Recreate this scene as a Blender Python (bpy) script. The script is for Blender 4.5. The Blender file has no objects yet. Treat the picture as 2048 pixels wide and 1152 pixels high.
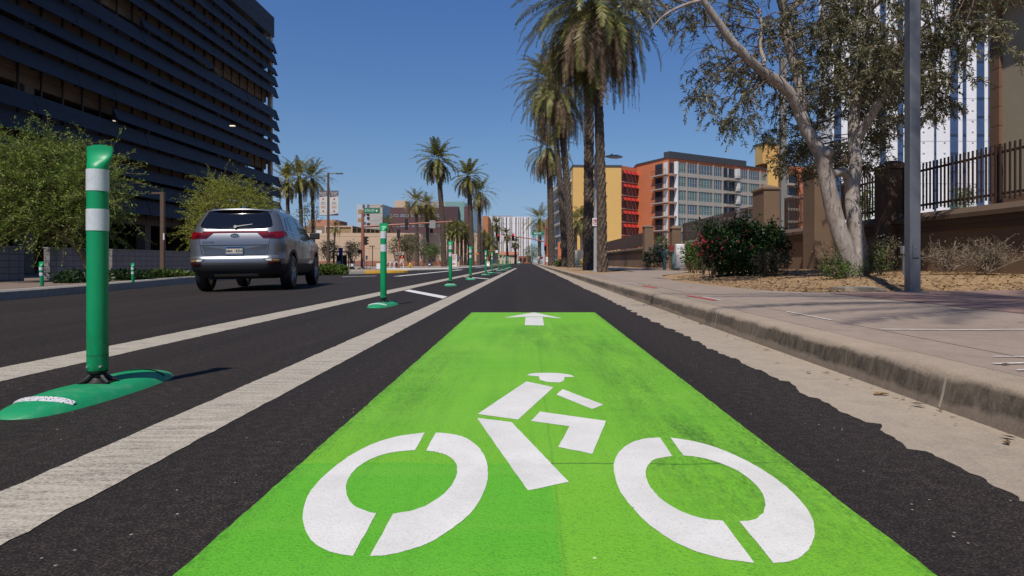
import bpy, bmesh, math, random
from mathutils import Vector, Matrix, Euler
from mathutils.bvhtree import BVHTree
from mathutils import noise as mnoise
R = math.radians
scene = bpy.context.scene
COL = scene.collection
# ------------------------------------------------------------------ camera
F, CX, CY, H = 1300.0, 1058.0, 524.0, 0.56     # focal length and vanishing point in photo pixels, eye height
cam_d = bpy.data.cameras.new('camera'); cam = bpy.data.objects.new('camera', cam_d); COL.objects.link(cam)
cam.location = (0, 0, H); cam.rotation_euler = (R(90), 0, 0)
cam_d.sensor_width = 36.0; cam_d.lens = 36.0 * F / 2048
cam_d.shift_x = -(CX - 1024) / 2048; cam_d.shift_y = -(576 - CY) / 2048
cam_d.clip_start = 0.05; cam_d.clip_end = 6000
scene.camera = cam
# ------------------------------------------------------------------ sky, sun, exposure
SUN_AZ, SUN_EL = R(200.4), R(57)               # from +Y clockwise
SKY_TINT = ((0.0,(0.46,0.57,0.88)), (0.034,(0.51,0.62,0.91)), (0.095,(0.72,0.77,0.91)), (0.17,(0.76,0.88,1.01)), (0.37,(0.69,0.93,1.24)))
w = bpy.data.worlds.new('World'); scene.world = w; w.use_nodes = True
nt = w.node_tree; bg = nt.nodes['Background']
sky = nt.nodes.new('ShaderNodeTexSky'); sky.sky_type = 'NISHITA'; sky.sun_disc = False
sky.sun_elevation = SUN_EL; sky.sun_rotation = SUN_AZ; sky.altitude = 350
sky.air_density = 1.0; sky.dust_density = 0.0; sky.ozone_density = 4.0
tcw = nt.nodes.new('ShaderNodeTexCoord'); sxw = nt.nodes.new('ShaderNodeSeparateXYZ'); nt.links.new(tcw.outputs['Generated'], sxw.inputs[0])
rw = nt.nodes.new('ShaderNodeValToRGB'); nt.links.new(sxw.outputs[2], rw.inputs[0])     # clear desert air: bluer towards the horizon
while len(rw.color_ramp.elements) < len(SKY_TINT): rw.color_ramp.elements.new(0.5)
for e_, (p_, c_) in zip(rw.color_ramp.elements, SKY_TINT): e_.position = p_; e_.color = (*(v_/1.25 for v_ in c_), 1)
mw = nt.nodes.new('ShaderNodeMix'); mw.data_type = 'RGBA'; mw.blend_type = 'MULTIPLY'; mw.inputs[0].default_value = 1.0
nt.links.new(sky.outputs[0], mw.inputs[6]); nt.links.new(rw.outputs[0], mw.inputs[7]); nt.links.new(mw.outputs[2], bg.inputs[0]); bg.inputs[1].default_value = 0.085 * 1.25
sd = bpy.data.lights.new('sun', 'SUN'); sd.energy = 4.4; sd.angle = R(0.5); sd.color = (1.0, 0.925, 0.82)
so = bpy.data.objects.new('sun', sd); COL.objects.link(so)
sv = Vector((math.sin(SUN_AZ) * math.cos(SUN_EL), math.cos(SUN_AZ) * math.cos(SUN_EL), math.sin(SUN_EL)))
so.rotation_euler = (-sv).to_track_quat('-Z', 'Y').to_euler(); so.location = sv * 60
vs = scene.view_settings; vs.view_transform = 'Standard'; vs.look = 'None'; vs.exposure = 0.0; vs.gamma = 1.0
scene.render.engine = 'CYCLES'
scene.cycles.use_denoising = True
scene.cycles.max_bounces = 6; scene.cycles.transparent_max_bounces = 8
scene.cycles.sample_clamp_indirect = 4.0
# ------------------------------------------------------------------ helpers
def P(px, py, Y):                               # photo pixel at distance Y -> point in the place
    return Vector(((px - CX) * Y / F, Y, H + (CY - py) * Y / F))
def G(px, py, z=0.0):                           # photo pixel lying on a level surface of height z
    Y = F * (H - z) / (py - CY)
    return Vector(((px - CX) * Y / F, Y, z))
def lerp(a, b, t): return a + (b - a) * t
def smooth(a, b, x):
    t = min(1, max(0, (x - a) / (b - a))); return t * t * (3 - 2 * t)

class MB:
    def __init__(s): s.v = []; s.f = []; s.m = []
    def poly(s, pts, mi=0):
        k = len(s.v); s.v.extend([tuple(p) for p in pts]); s.f.append(tuple(range(k, k + len(pts)))); s.m.append(mi)
    def box(s, x0, x1, y0, y1, z0, z1, mi=0):
        k = len(s.v)
        s.v += [(x0,y0,z0),(x1,y0,z0),(x1,y1,z0),(x0,y1,z0),(x0,y0,z1),(x1,y0,z1),(x1,y1,z1),(x0,y1,z1)]
        for q in ((0,3,2,1),(4,5,6,7),(0,1,5,4),(1,2,6,5),(2,3,7,6),(3,0,4,7)):
            s.f.append(tuple(k + i for i in q)); s.m.append(mi)
    def obox(s, o, ax, ay, az, mi=0):           # box from corner o with edge vectors
        o, ax, ay, az = Vector(o), Vector(ax), Vector(ay), Vector(az); k = len(s.v)
        s.v += [tuple(p) for p in (o, o+ax, o+ax+ay, o+ay, o+az, o+ax+az, o+ax+ay+az, o+ay+az)]
        for q in ((0,3,2,1),(4,5,6,7),(0,1,5,4),(1,2,6,5),(2,3,7,6),(3,0,4,7)):
            s.f.append(tuple(k + i for i in q)); s.m.append(mi)
    def prism(s, pts, z0, z1, mi=0):
        n = len(pts); k = len(s.v)
        s.v += [(p[0], p[1], z0) for p in pts] + [(p[0], p[1], z1) for p in pts]
        s.f.append(tuple(k + i for i in reversed(range(n)))); s.m.append(mi)
        s.f.append(tuple(k + n + i for i in range(n))); s.m.append(mi)
        for i in range(n):
            j = (i + 1) % n; s.f.append((k+i, k+j, k+n+j, k+n+i)); s.m.append(mi)
    def tube(s, pts, rad, n=8, mi=0, cap=True, jit=0.0):
        pts = [Vector(p) for p in pts]
        if not isinstance(rad, (list, tuple)): rad = [rad] * len(pts)
        k0 = len(s.v); ref = None
        for i, p in enumerate(pts):
            d = (pts[min(i+1, len(pts)-1)] - pts[max(i-1, 0)])
            if d.length < 1e-9: d = Vector((0,0,1))
            d.normalize()
            if ref is None:
                ref = d.cross(Vector((0.31,0.95,0.05)))
                if ref.length < 0.1: ref = d.cross(Vector((1,0,0)))
            ref = (ref - d * ref.dot(d)).normalized(); b = d.cross(ref)
            for j in range(n):
                a = 2 * math.pi * j / n; r = rad[i] * (1 + jit * random.uniform(-1, 1))
                s.v.append(tuple(p + ref * (r * math.cos(a)) + b * (r * math.sin(a))))
        for i in range(len(pts) - 1):
            for j in range(n):
                a = k0 + i*n + j; b_ = k0 + i*n + (j+1) % n
                s.f.append((a, b_, b_ + n, a + n)); s.m.append(mi)
        if cap:
            s.f.append(tuple(k0 + j for j in reversed(range(n)))); s.m.append(mi)
            e = k0 + (len(pts)-1) * n; s.f.append(tuple(e + j for j in range(n))); s.m.append(mi)
    def lathe(s, prof, n=24, c=(0,0,0), mi=0, axis='z'):
        k = len(s.v); m = len(prof)
        for r, z in prof:
            for j in range(n):
                a = 2*math.pi*j/n; u, v = r*math.cos(a), r*math.sin(a)
                p = (u, v, z) if axis == 'z' else ((z, u, v) if axis == 'x' else (u, z, v))
                s.v.append((c[0]+p[0], c[1]+p[1], c[2]+p[2]))
        for i in range(m-1):
            for j in range(n):
                a = k+i*n+j; b = k+i*n+(j+1) % n; s.f.append((a, b, b+n, a+n)); s.m.append(mi)
        if prof[0][0] > 1e-4: s.f.append(tuple(k+j for j in reversed(range(n)))); s.m.append(mi)
        if prof[-1][0] > 1e-4: s.f.append(tuple(k+(m-1)*n+j for j in range(n))); s.m.append(mi)
    def add_mesh(s, me, M, mi=0):
        k = len(s.v); s.v += [tuple(M @ v.co) for v in me.vertices]
        for p in me.polygons: s.f.append(tuple(k + i for i in p.vertices)); s.m.append(mi)
    def xf(s, M, k=0):
        s.v = s.v[:k] + [tuple(M @ Vector(p)) for p in s.v[k:]]; return s
    def build(s, name, mats, parent=None, smooth=False, local=False):
        me = bpy.data.meshes.new(name)
        off = Vector((0,0,0))
        if parent is not None and not local:
            q = parent
            while q is not None: off += q.location; q = q.parent
        vv = s.v if off.length == 0 else [(p[0]-off.x, p[1]-off.y, p[2]-off.z) for p in s.v]
        me.from_pydata(vv, [], s.f)
        if not isinstance(mats, (list, tuple)): mats = [mats]
        for m in mats: me.materials.append(m)
        if len(mats) > 1: me.polygons.foreach_set('material_index', s.m)
        if smooth:
            me.polygons.foreach_set('use_smooth', [True] * len(me.polygons))
        me.update(); me.validate()
        o = bpy.data.objects.new(name, me); COL.objects.link(o)
        if parent is not None: o.parent = parent
        if smooth == 'auto': me.set_sharp_from_angle(angle=R(38))
        return o
def thing(name, label, cat, loc=(0,0,0), rz=0.0, group=None):
    o = bpy.data.objects.new(name, None); COL.objects.link(o); o.empty_display_size = 0.2
    o.location = loc; o.rotation_euler = (0, 0, rz)
    return tag(o, label, cat, group)
def tag(o, label, cat, group=None):
    o['label'] = label; o['category'] = cat
    if group: o['group'] = group
    return o
def struct(name, mb, mats, smooth=False):
    o = mb.build(name, mats, smooth=smooth); o['kind'] = 'structure'; return o
def children(o): return [c for c in bpy.data.objects if c.parent == o]
def dup(root, loc, rz, label, group=None, scale=1.0):
    r = root.copy(); COL.objects.link(r); r.location = loc; r.rotation_euler = (0,0,rz); r.scale = (scale,)*3
    r['label'] = label
    if group: r['group'] = group
    for ch in children(root):
        c = ch.copy(); COL.objects.link(c); c.parent = r
        for g in children(ch):
            d = g.copy(); COL.objects.link(d); d.parent = c
    return r
_txt = {}
def text_into(mb, s, o, right, up, size, mi=0, align='CENTER', bold=0.0, out=0.003):
    if (s, bold) not in _txt:
        cu = bpy.data.curves.new('lettering', 'FONT'); cu.body = s; cu.size = 1; cu.align_x = 'CENTER'; cu.align_y = 'CENTER'
        cu.offset = bold; cu.resolution_u = 3
        ob = bpy.data.objects.new('lettering', cu); COL.objects.link(ob)
        dg = bpy.context.evaluated_depsgraph_get()
        _txt[(s, bold)] = bpy.data.meshes.new_from_object(ob.evaluated_get(dg)); bpy.data.objects.remove(ob)
    r, u = Vector(right).normalized(), Vector(up).normalized(); n = r.cross(u)
    M = Matrix(((r.x*size, u.x*size, n.x, o[0]+n.x*out), (r.y*size, u.y*size, n.y, o[1]+n.y*out), (r.z*size, u.z*size, n.z, o[2]+n.z*out), (0,0,0,1)))
    mb.add_mesh(_txt[(s, bold)], M, mi)
def crom(pts, sub=5):
    out = []; n = len(pts)
    for i in range(n-1):
        p0, p1, p2, p3 = [Vector(pts[min(max(i+k,0),n-1)]) for k in (-1,0,1,2)]
        for j in range(sub):
            t = j/sub; out.append(0.5*((2*p1)+(p2-p0)*t+(2*p0-5*p1+4*p2-p3)*t*t+(3*p1-p0-3*p2+p3)*t*t*t))
    out.append(Vector(pts[-1])); return out
# ------------------------------------------------------------------ materials
class NT:
    def __init__(s, name):
        s.mat = bpy.data.materials.new(name); s.mat.use_nodes = True; s.t = s.mat.node_tree
        s.b = s.t.nodes['Principled BSDF']; s._pos = None
    def new(s, k): return s.t.nodes.new(k)
    def link(s, a, b): s.t.links.new(a, b)
    def setin(s, node, i, v):
        if hasattr(v, 'is_linked') or isinstance(v, bpy.types.NodeSocket): s.link(v, node.inputs[i])
        elif isinstance(v, (tuple, list)) and len(v) == 3 and node.inputs[i].type == 'RGBA': node.inputs[i].default_value = (*v, 1)
        else: node.inputs[i].default_value = v
    def pos(s, obj=False):
        if obj:
            n = s.new('ShaderNodeTexCoord'); return n.outputs['Object']
        if s._pos is None: s._pos = s.new('ShaderNodeNewGeometry').outputs['Position']
        return s._pos
    def scalev(s, v, sc):
        n = s.new('ShaderNodeMapping'); s.link(v, n.inputs[0]); n.inputs['Scale'].default_value = sc; return n.outputs[0]
    def noise(s, scale, detail=3, vec=None, rough=0.55, dist=0.0):
        n = s.new('ShaderNodeTexNoise'); n.inputs['Scale'].default_value = scale; n.inputs['Detail'].default_value = detail
        n.inputs['Roughness'].default_value = rough; n.inputs['Distortion'].default_value = dist
        s.link(vec if vec is not None else s.pos(), n.inputs['Vector']); return n.outputs[0]
    def voro(s, scale, vec=None, feature='F1', out=0):
        n = s.new('ShaderNodeTexVoronoi'); n.feature = feature; n.inputs['Scale'].default_value = scale
        s.link(vec if vec is not None else s.pos(), n.inputs['Vector']); return n.outputs[out]
    def ramp(s, fac, stops):
        n = s.new('ShaderNodeValToRGB'); e = n.color_ramp.elements
        while len(e) < len(stops): e.new(0.5)
        for k, (p, c) in zip(e, stops):
            k.position = p; k.color = (c, c, c, 1) if isinstance(c, (int, float)) else (*c, 1)
        s.link(fac, n.inputs[0]); return n.outputs[0]
    def math(s, op, a, b=0.0, clamp=False):
        n = s.new('ShaderNodeMath'); n.operation = op; n.use_clamp = clamp; s.setin(n, 0, a); s.setin(n, 1, b); return n.outputs[0]
    def mix(s, fac, a, b, mode='MIX'):
        n = s.new('ShaderNodeMix'); n.data_type = 'RGBA'; n.blend_type = mode
        s.setin(n, 0, fac)
        for i, v in ((6, a), (7, b)):
            if isinstance(v, bpy.types.NodeSocket): s.link(v, n.inputs[i])
            else: n.inputs[i].default_value = (*v, 1)
        return n.outputs[2]
    def sep(s, v):
        n = s.new('ShaderNodeSeparateXYZ'); s.link(v, n.inputs[0]); return n.outputs
    def bump(s, h, strength=0.3, dist=0.01):
        n = s.new('ShaderNodeBump'); n.inputs['Strength'].default_value = strength; n.inputs['Distance'].default_value = dist
        s.link(h, n.inputs['Height']); s.link(n.outputs[0], s.b.inputs['Normal'])
    def island(s):
        return s.new('ShaderNodeNewGeometry').outputs['Random Per Island']
    def fin(s, col, rough=0.6, metal=0.0, spec=None, coat=None):
        s.setin(s.b, 'Base Color', col); s.setin(s.b, 'Roughness', rough); s.b.inputs['Metallic'].default_value = metal
        if spec is not None: s.b.inputs['Specular IOR Level'].default_value = spec
        if coat is not None: s.b.inputs['Coat Weight'].default_value = coat; s.b.inputs['Coat Roughness'].default_value = 0.05
        return s.mat
def plain(name, col, rough=0.6, metal=0.0, var=0.12, scale=6.0, spec=None, coat=None, bump=0.0, bscale=60):
    n = NT(name); o = n.pos(True)
    k = n.noise(scale, 4, o); k2 = n.noise(scale*9, 3, o)
    f = n.math('ADD', n.math('MULTIPLY', k, 0.7), n.math('MULTIPLY', k2, 0.3))
    c = n.ramp(f, [(0.3, tuple(x*(1-var) for x in col)), (0.7, tuple(min(1, x*(1+var)) for x in col))])
    if bump: n.bump(n.noise(bscale, 4, o), bump, 0.01)
    return n.fin(c, rough, metal, spec, coat)
def leafmat(name, c0, c1, c2=None, trans=0.25, rough=0.5):
    n = NT(name); r = n.island()
    st = [(0.0, c0), (1.0, c1)] if c2 is None else [(0.0, c0), (0.55, c1), (1.0, c2)]
    c = n.ramp(r, st)
    n.fin(c, rough, spec=0.3)
    tr = n.new('ShaderNodeBsdfTranslucent'); n.link(c, tr.inputs[0])
    mx = n.new('ShaderNodeMixShader'); mx.inputs[0].default_value = trans
    n.link(n.b.outputs[0], mx.inputs[1]); n.link(tr.outputs[0], mx.inputs[2])
    n.link(mx.outputs[0], n.t.nodes['Material Output'].inputs[0]); return n.mat
def emit(name, col, s):
    n = NT(name); n.fin(col, 0.4); n.b.inputs['Emission Color'].default_value = (*col, 1); n.b.inputs['Emission Strength'].default_value = s; return n.mat
M = {}
# asphalt
n = NT('asphalt'); big = n.noise(0.5, 5); fine = n.noise(170, 3); mid = n.noise(30, 4)
c = n.ramp(n.math('ADD', n.math('MULTIPLY', fine, 0.75), n.math('MULTIPLY', mid, 0.25)), [(0.34, (0.0055,0.0045,0.0042)), (0.5, (0.021,0.0168,0.0155)), (0.64, (0.085,0.069,0.06))])
c = n.mix(n.ramp(big, [(0.35, 0.0), (0.7, 0.35)]), c, (0.030,0.0235,0.0215))
sp = n.math('LESS_THAN', n.voro(24), 0.075); wn = n.math('GREATER_THAN', n.noise(11, 2), 0.53)
c = n.mix(n.math('MULTIPLY', sp, wn), c, (0.33,0.31,0.28))
stre = n.noise(1.0, 3, n.scalev(n.pos(), (2.2, 0.05, 1)))
c = n.mix(n.ramp(stre, [(0.42, 0.0), (0.62, 0.35)]), c, (0.011,0.0098,0.0098))
n.bump(fine, 0.55, 0.006); M['asphalt'] = n.fin(c, 0.8, spec=0.22)
# green paint
n = NT('green_lane_paint'); p = n.pos(); xyz = n.sep(p)
st = n.noise(1.0, 4, n.scalev(p, (16, 0.7, 1))); bl = n.noise(1.6, 5, p); fine = n.noise(210, 3)
c = n.ramp(bl, [(0.3, (0.15,0.44,0.022)), (0.7, (0.205,0.50,0.035))])
seam = n.math('LESS_THAN', n.math('ADD', xyz[0], n.math('MULTIPLY', n.noise(3, 2), 0.02)), 0.07)
near = n.math('LESS_THAN', n.math('ADD', xyz[1], n.math('MULTIPLY', n.noise(2, 2), 0.1)), 1.85)
c = n.mix(n.math('MULTIPLY', n.math('MULTIPLY', seam, near), 0.6), c, (0.075,0.42,0.022))
sl = n.math('ABSOLUTE', n.math('SUBTRACT', xyz[0], n.math('ADD', 0.055, n.math('MULTIPLY', n.noise(2, 2), 0.02))))
c = n.mix(n.ramp(sl, [(0.0, 0.35), (0.006, 0.0)]), c, (0.05,0.2,0.015))
# tyre grime, two patches and a sprinkle
grime_t = n.noise(1.0, 6, n.scalev(p, (9, 1.3, 1)), 0.7); spk = n.noise(60, 4, n.scalev(p, (1.5, 0.5, 1)), 0.7)
def blob(cx, cy, sx, sy):
    dx = n.math('DIVIDE', n.math('SUBTRACT', xyz[0], cx), sx); dy = n.math('DIVIDE', n.math('SUBTRACT', xyz[1], cy), sy)
    d = n.math('ADD', n.math('MULTIPLY', dx, dx), n.math('MULTIPLY', dy, dy)); return n.ramp(d, [(0.0, 1.0), (1.0, 0.0)])
g = n.math('ADD', blob(-0.52, 3.3, 0.3, 1.5), n.math('ADD', blob(0.5, 3.1, 0.34, 1.7), n.math('ADD', blob(0.56, 1.75, 0.3, 0.7), blob(0.2, 4.9, 0.6, 1.3))))
g = n.math('MULTIPLY', g, n.ramp(n.math('MULTIPLY', n.math('ADD', grime_t, spk), 0.5), [(0.44, 0.0), (0.66, 0.75)]))
c = n.mix(n.math('MINIMUM', g, 0.8), c, (0.035,0.075,0.018))
c = n.mix(n.ramp(st, [(0.5, 0.0), (0.75, 0.3)]), c, (0.06,0.27,0.02))
c = n.mix(n.ramp(fine, [(0.34, 0.42), (0.5, 0.0)]), c, (0.03,0.15,0.012))
pit = n.noise(95, 5, None, 0.7); c = n.mix(n.ramp(pit, [(0.6, 0.0), (0.74, 0.45)]), c, (0.02,0.06,0.012))
lay = n.noise(1.0, 3, n.scalev(p, (0.6, 9, 1))); c = n.mix(n.ramp(lay, [(0.48, 0.0), (0.62, 0.22)]), c, (0.19,0.46,0.05))
cut = n.math('ABSOLUTE', n.math('SUBTRACT', xyz[1], n.math('ADD', 1.775, n.math('MULTIPLY', n.noise(4, 3), 0.05))))
cm = n.math('MULTIPLY', n.ramp(cut, [(0.0, 0.75), (0.008, 0.0)]), n.ramp(n.math('ABSOLUTE', n.math('SUBTRACT', xyz[0], 0.33)), [(0.27, 1.0), (0.42, 0.0)])); c = n.mix(cm, c, (0.025,0.07,0.015))
edge_ = n.ramp(n.math('ADD', n.math('ABSOLUTE', n.math('SUBTRACT', xyz[0], 0.0475)), n.math('MULTIPLY', n.noise(8, 4), 0.06)), [(0.655, 0.0), (0.715, 0.5)]); c = n.mix(n.math('MULTIPLY', edge_, n.ramp(spk, [(0.4, 0.0), (0.6, 1.0)])), c, (0.03,0.09,0.015))
c = n.mix(n.math('LESS_THAN', n.voro(9), 0.03), c, (0.6,0.75,0.45))
n.bump(fine, 0.6, 0.006); M['green'] = n.fin(c, 0.6, spec=0.3)
n = NT('white_symbol_paint'); fine = n.noise(190, 3); b2 = n.noise(5, 5)
c = n.ramp(b2, [(0.3, (0.64,0.63,0.61)), (0.7, (0.765,0.755,0.735))]); c = n.mix(n.ramp(fine, [(0.32, 0.4), (0.5, 0.0)]), c, (0.40,0.42,0.37)); c = n.mix(n.ramp(n.noise(2.2, 6, None, 0.7), [(0.5, 0.0), (0.72, 0.3)]), c, (0.42,0.42,0.38)); c = n.mix(n.math('LESS_THAN', n.voro(11), 0.028), c, (0.12,0.2,0.06))
n.bump(fine, 0.3, 0.004); M['white'] = n.fin(c, 0.55)
n = NT('aged_line_paint'); p = n.pos(); fine = n.noise(120, 4); st = n.noise(1, 4, n.scalev(p, (4, 38, 1)), 0.7)
c = n.ramp(n.math('MULTIPLY', n.math('ADD', fine, st), 0.5), [(0.35, (0.13,0.115,0.095)), (0.5, (0.385,0.345,0.285)), (0.64, (0.52,0.475,0.40))])
c = n.mix(n.ramp(n.noise(1.3, 4), [(0.45, 0.0), (0.75, 0.35)]), c, (0.33,0.29,0.24))
n.bump(fine, 0.5, 0.006); M['line'] = n.fin(c, 0.75)
M['line_new'] = plain('cross_line_paint', (0.66,0.65,0.63), 0.6, var=0.1, scale=9)
# concrete
def concrete(name, col, stain=0.0, fs=130):
    n = NT(name); p = n.pos(); fine = n.noise(fs, 4); b = n.noise(0.9, 6); m = n.noise(9, 5)
    f = n.math('ADD', n.math('MULTIPLY', fine, 0.45), n.math('ADD', n.math('MULTIPLY', m, 0.3), n.math('MULTIPLY', b, 0.25)))
    c = n.ramp(f, [(0.32, tuple(x*0.66 for x in col)), (0.5, col), (0.68, tuple(x*1.22 for x in col))])
    if stain:
        z = n.sep(p)[2]; e = n.math('ADD', z, n.math('MULTIPLY', n.math('SUBTRACT', n.noise(1, 6, n.scalev(p, (3, 2.2, 3)), 0.7), 0.5), 0.11))
        up = n.ramp(n.math('MULTIPLY', e, 4.0), [(0.10, 0.45), (0.18, 1.0), (0.42, 0.95), (0.50, 0.0)])
        str_ = n.noise(1, 5, n.scalev(p, (40, 26, 6)), 0.75)
        k = n.math('MULTIPLY', up, n.ramp(str_, [(0.3, 0.55), (0.62, 0.96)]))
        along = n.ramp(n.noise(0.45, 2, n.scalev(p, (0, 1, 0))), [(0.3, 0.6), (0.55, 1.0)])
        c = n.mix(n.math('MULTIPLY', k, along), c, (0.040,0.032,0.024))
    n.bump(fine, 0.35, 0.004); return n.fin(c, 0.85, spec=0.25)
M['gutter'] = concrete('gutter_concrete', (0.34,0.285,0.225))
M['kerb'] = concrete('kerb_concrete', (0.325,0.262,0.205), stain=1)
M['walk'] = concrete('sidewalk_concrete', (0.285,0.228,0.188))
M['kerb_far'] = concrete('pale_kerb_concrete', (0.36,0.33,0.29))
n = NT('red_pavers'); br = n.new('ShaderNodeTexBrick'); n.link(n.pos(), br.inputs['Vector']); br.inputs['Scale'].default_value = 1.0
br.inputs['Brick Width'].default_value = 0.2; br.inputs['Row Height'].default_value = 0.1; br.inputs['Mortar Size'].default_value = 0.004
br.inputs['Color1'].default_value = (0.27,0.155,0.13,1); br.inputs['Color2'].default_value = (0.22,0.125,0.105,1); br.inputs['Mortar'].default_value = (0.2,0.14,0.12,1)
c = n.mix(n.ramp(n.noise(1.2, 4), [(0.35, 0.0), (0.7, 0.5)]), br.outputs[0], (0.24,0.19,0.165)); M['paver'] = n.fin(c, 0.85)
n = NT('planter_mulch'); a = n.noise(13, 6, None, 0.75); b = n.noise(1.1, 4); v = n.voro(38)
c = n.ramp(n.math('MULTIPLY', n.math('ADD', a, v), 0.6), [(0.28, (0.06,0.032,0.014)), (0.46, (0.20,0.115,0.052)), (0.66, (0.38,0.25,0.125))])
c = n.mix(n.ramp(b, [(0.42, 0.0), (0.65, 0.35)]), c, (0.30,0.215,0.14)); n.bump(a, 0.8, 0.02); M['mulch'] = n.fin(c, 0.95)
n = NT('dusty_ground'); c = n.ramp(n.noise(0.3, 6), [(0.3, (0.22,0.17,0.13)), (0.7, (0.32,0.26,0.2))]); M['ground'] = n.fin(c, 0.95)
n = NT('delineator_green'); o = n.pos(True); zz = n.sep(o)[2]
c = n.mix(n.ramp(n.noise(6, 6, o, 0.7), [(0.5, 0.0), (0.75, 0.22)]), (0.0,0.285,0.105), (0.05,0.33,0.16))
low = n.math('MULTIPLY', n.ramp(zz, [(0.10, 0.6), (0.36, 0.0)]), n.ramp(n.noise(1, 6, n.scalev(o, (30,30,9)), 0.75), [(0.42, 0.0), (0.62, 1.0)]))
c = n.mix(low, c, (0.012,0.10,0.045)); M['delin'] = n.fin(c, 0.42, spec=0.45)
n = NT('rubber_green'); o = n.pos(True)
c = n.mix(n.ramp(n.noise(14, 5, o, 0.65), [(0.5, 0.0), (0.72, 0.45)]), (0.008,0.27,0.105), (0.12,0.33,0.19)); n.bump(n.noise(90, 3, o), 0.15, 0.004); M['base_green'] = n.fin(c, 0.5)
n = NT('reflective_band'); o = n.pos(True); v = n.voro(260, o); c = n.ramp(v, [(0.1, (0.50,0.53,0.55)), (0.6, (0.64,0.67,0.69))]); c = n.mix(n.ramp(n.noise(30, 4, o), [(0.5, 0.0), (0.75, 0.4)]), c, (0.4,0.43,0.43)); n.bump(v, 0.2, 0.002); M['band'] = n.fin(c, 0.3, spec=0.6)
M['black'] = plain('black_rubber', (0.012,0.012,0.013), 0.5)
M['bolt'] = plain('zinc_bolt', (0.6,0.6,0.58), 0.3, metal=0.8)
M['reflector'] = plain('base_reflector', (0.62,0.62,0.64), 0.3)
M['glass'] = plain('dark_glass', (0.008,0.009,0.012), 0.06, var=0.02, spec=0.5)
# ------------------------------------------------------------------ ground, road, kerbs, sidewalks
random.seed(3)
mb = MB(); mb.box(-1500, 1500, -300, 2600, -0.6, -0.32); struct('ground', mb, M['ground'])
def roadz(x): return 0.0 if x > -5 else -0.02 * (-5 - x)
# asphalt sheet: cross fall to the left, ragged seal edge lapping over the right gutter
mb = MB(); ys = []; y = -4.0
while y < 30: ys.append(y); y += 0.025 if y < 7 else 0.07
ys += [30 + i*2.5 for i in range(13)] + [65 + 10*i for i in range(35)]
def edge(y):
    v = Vector((y*1.0, 1.7, 0)); e = 1.185 + 0.035*mnoise.noise(v*0.8) + 0.024*mnoise.noise(v*3.1) + 0.02*mnoise.noise(v*9.0) + 0.016*mnoise.noise(v*25.0)
    st = (y*2.6 + 0.6*mnoise.noise(v*2)) % 1.0
    return e + 0.035*(st - 0.5)
xs = [-95, -25, -18, -12, -9, -7, -5, -2, 0.6]
for i, y in enumerate(ys):
    row = [(x, y, max(roadz(x), -0.40)) for x in xs] + [(edge(y), y, 0.0)]
    mb.v += row
nx = len(xs) + 1
for i in range(len(ys)-1):
    for j in range(nx-1):
        a = i*nx + j; mb.f.append((a, a+1, a+nx+1, a+nx)); mb.m.append(0)
struct('road', mb, M['asphalt'])
mb = MB(); mb.box(0.9, 1.585, -4, 400, -0.2, -0.004); struct('gutter', mb, M['gutter'])
# right kerb: profile swept along the street, with joints every 3 m
prof = [(1.575,-0.15),(1.578,0.0),(1.592,0.05),(1.604,0.11),(1.612,0.13),(1.626,0.143),(1.648,0.149),(1.765,0.150),(1.765,-0.15)]
mb = MB(); y = -3.6; q = 0
while y < 330:
    L = 3.05 if y < 60 else 30
    a, b = y + 0.004, y + L - 0.004
    seg = max(2, int(L/0.12)) if y < 14 else 2
    k = len(mb.v)
    for s_ in range(seg+1):
        yy = lerp(a, b, s_/seg)
        for (x, z) in prof:
            wob = 0.004*mnoise.noise(Vector((yy*3, z*20, 0))) if yy < 14 and z > 0.06 and x < 1.7 else 0
            mb.v.append((x + wob, yy, z + wob*0.6))
    m_ = len(prof)
    for s_ in range(seg):
        for j in range(m_-1):
            t = k + s_*m_ + j; mb.f.append((t, t+1, t+m_+1, t+m_)); mb.m.append(0)
    mb.f.append(tuple(k+j for j in range(m_))); mb.m.append(0)
    mb.f.append(tuple(k+seg*m_+j for j in reversed(range(m_)))); mb.m.append(0)
    # pale mortar in the joint
    mb.poly([(x-0.0015, a-0.008, z) for x, z in prof[1:8]] , 1) if False else None
    y += L
struct('kerb', mb, [M['kerb']], smooth='auto')
mb = MB()
for i in range(-1, 5):
    yj = -3.6 + 3.05*i
    for j in range(1, 7):
        (x0, z0), (x1, z1) = prof[j], prof[j+1]
        mb.poly([(x0-0.001, yj-0.007, z0), (x0-0.001, yj+0.007, z0), (x1-0.001, yj+0.007, z1), (x1-0.001, yj-0.007, z1)])
struct('kerb_joint', mb, M['gutter'])
# right sidewalk slabs with real gaps for the joints
def clip_poly(poly, axis, val, keep_less):
    out = []
    for i in range(len(poly)):
        p, q = poly[i], poly[(i+1) % len(poly)]
        ip, iq = ((p[axis] <= val) if keep_less else (p[axis] >= val)), ((q[axis] <= val) if keep_less else (q[axis] >= val))
        if ip: out.append(p)
        if ip != iq:
            t = (val - p[axis]) / (q[axis] - p[axis]); out.append((lerp(p[0], q[0], t), lerp(p[1], q[1], t)))
    return out
walk = [(1.772,-3.5),(9,-3.5),(9,9.7),(7.4,9.55),(5.4,9.15),(4.3,8.85),(3.75,8.8),(3.45,9.3),(3.2,11),(3.12,13.5),(3.5,17),(4.1,20),(5.6,24),(7.0,28),(7.0,75),(4.6,75),(4.6,28),(3.0,24.5),(1.772,23)]
mb = MB(); gap = 0.006
xc = [1.77, 2.12, 5.0, 7.0, 9.01]; yc = [-3.5, -0.6, 1.3, 3.92, 6.4, 8.9, 11.5, 14, 17, 20, 23, 26, 29, 33, 37, 45, 55, 65, 75.1]
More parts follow.
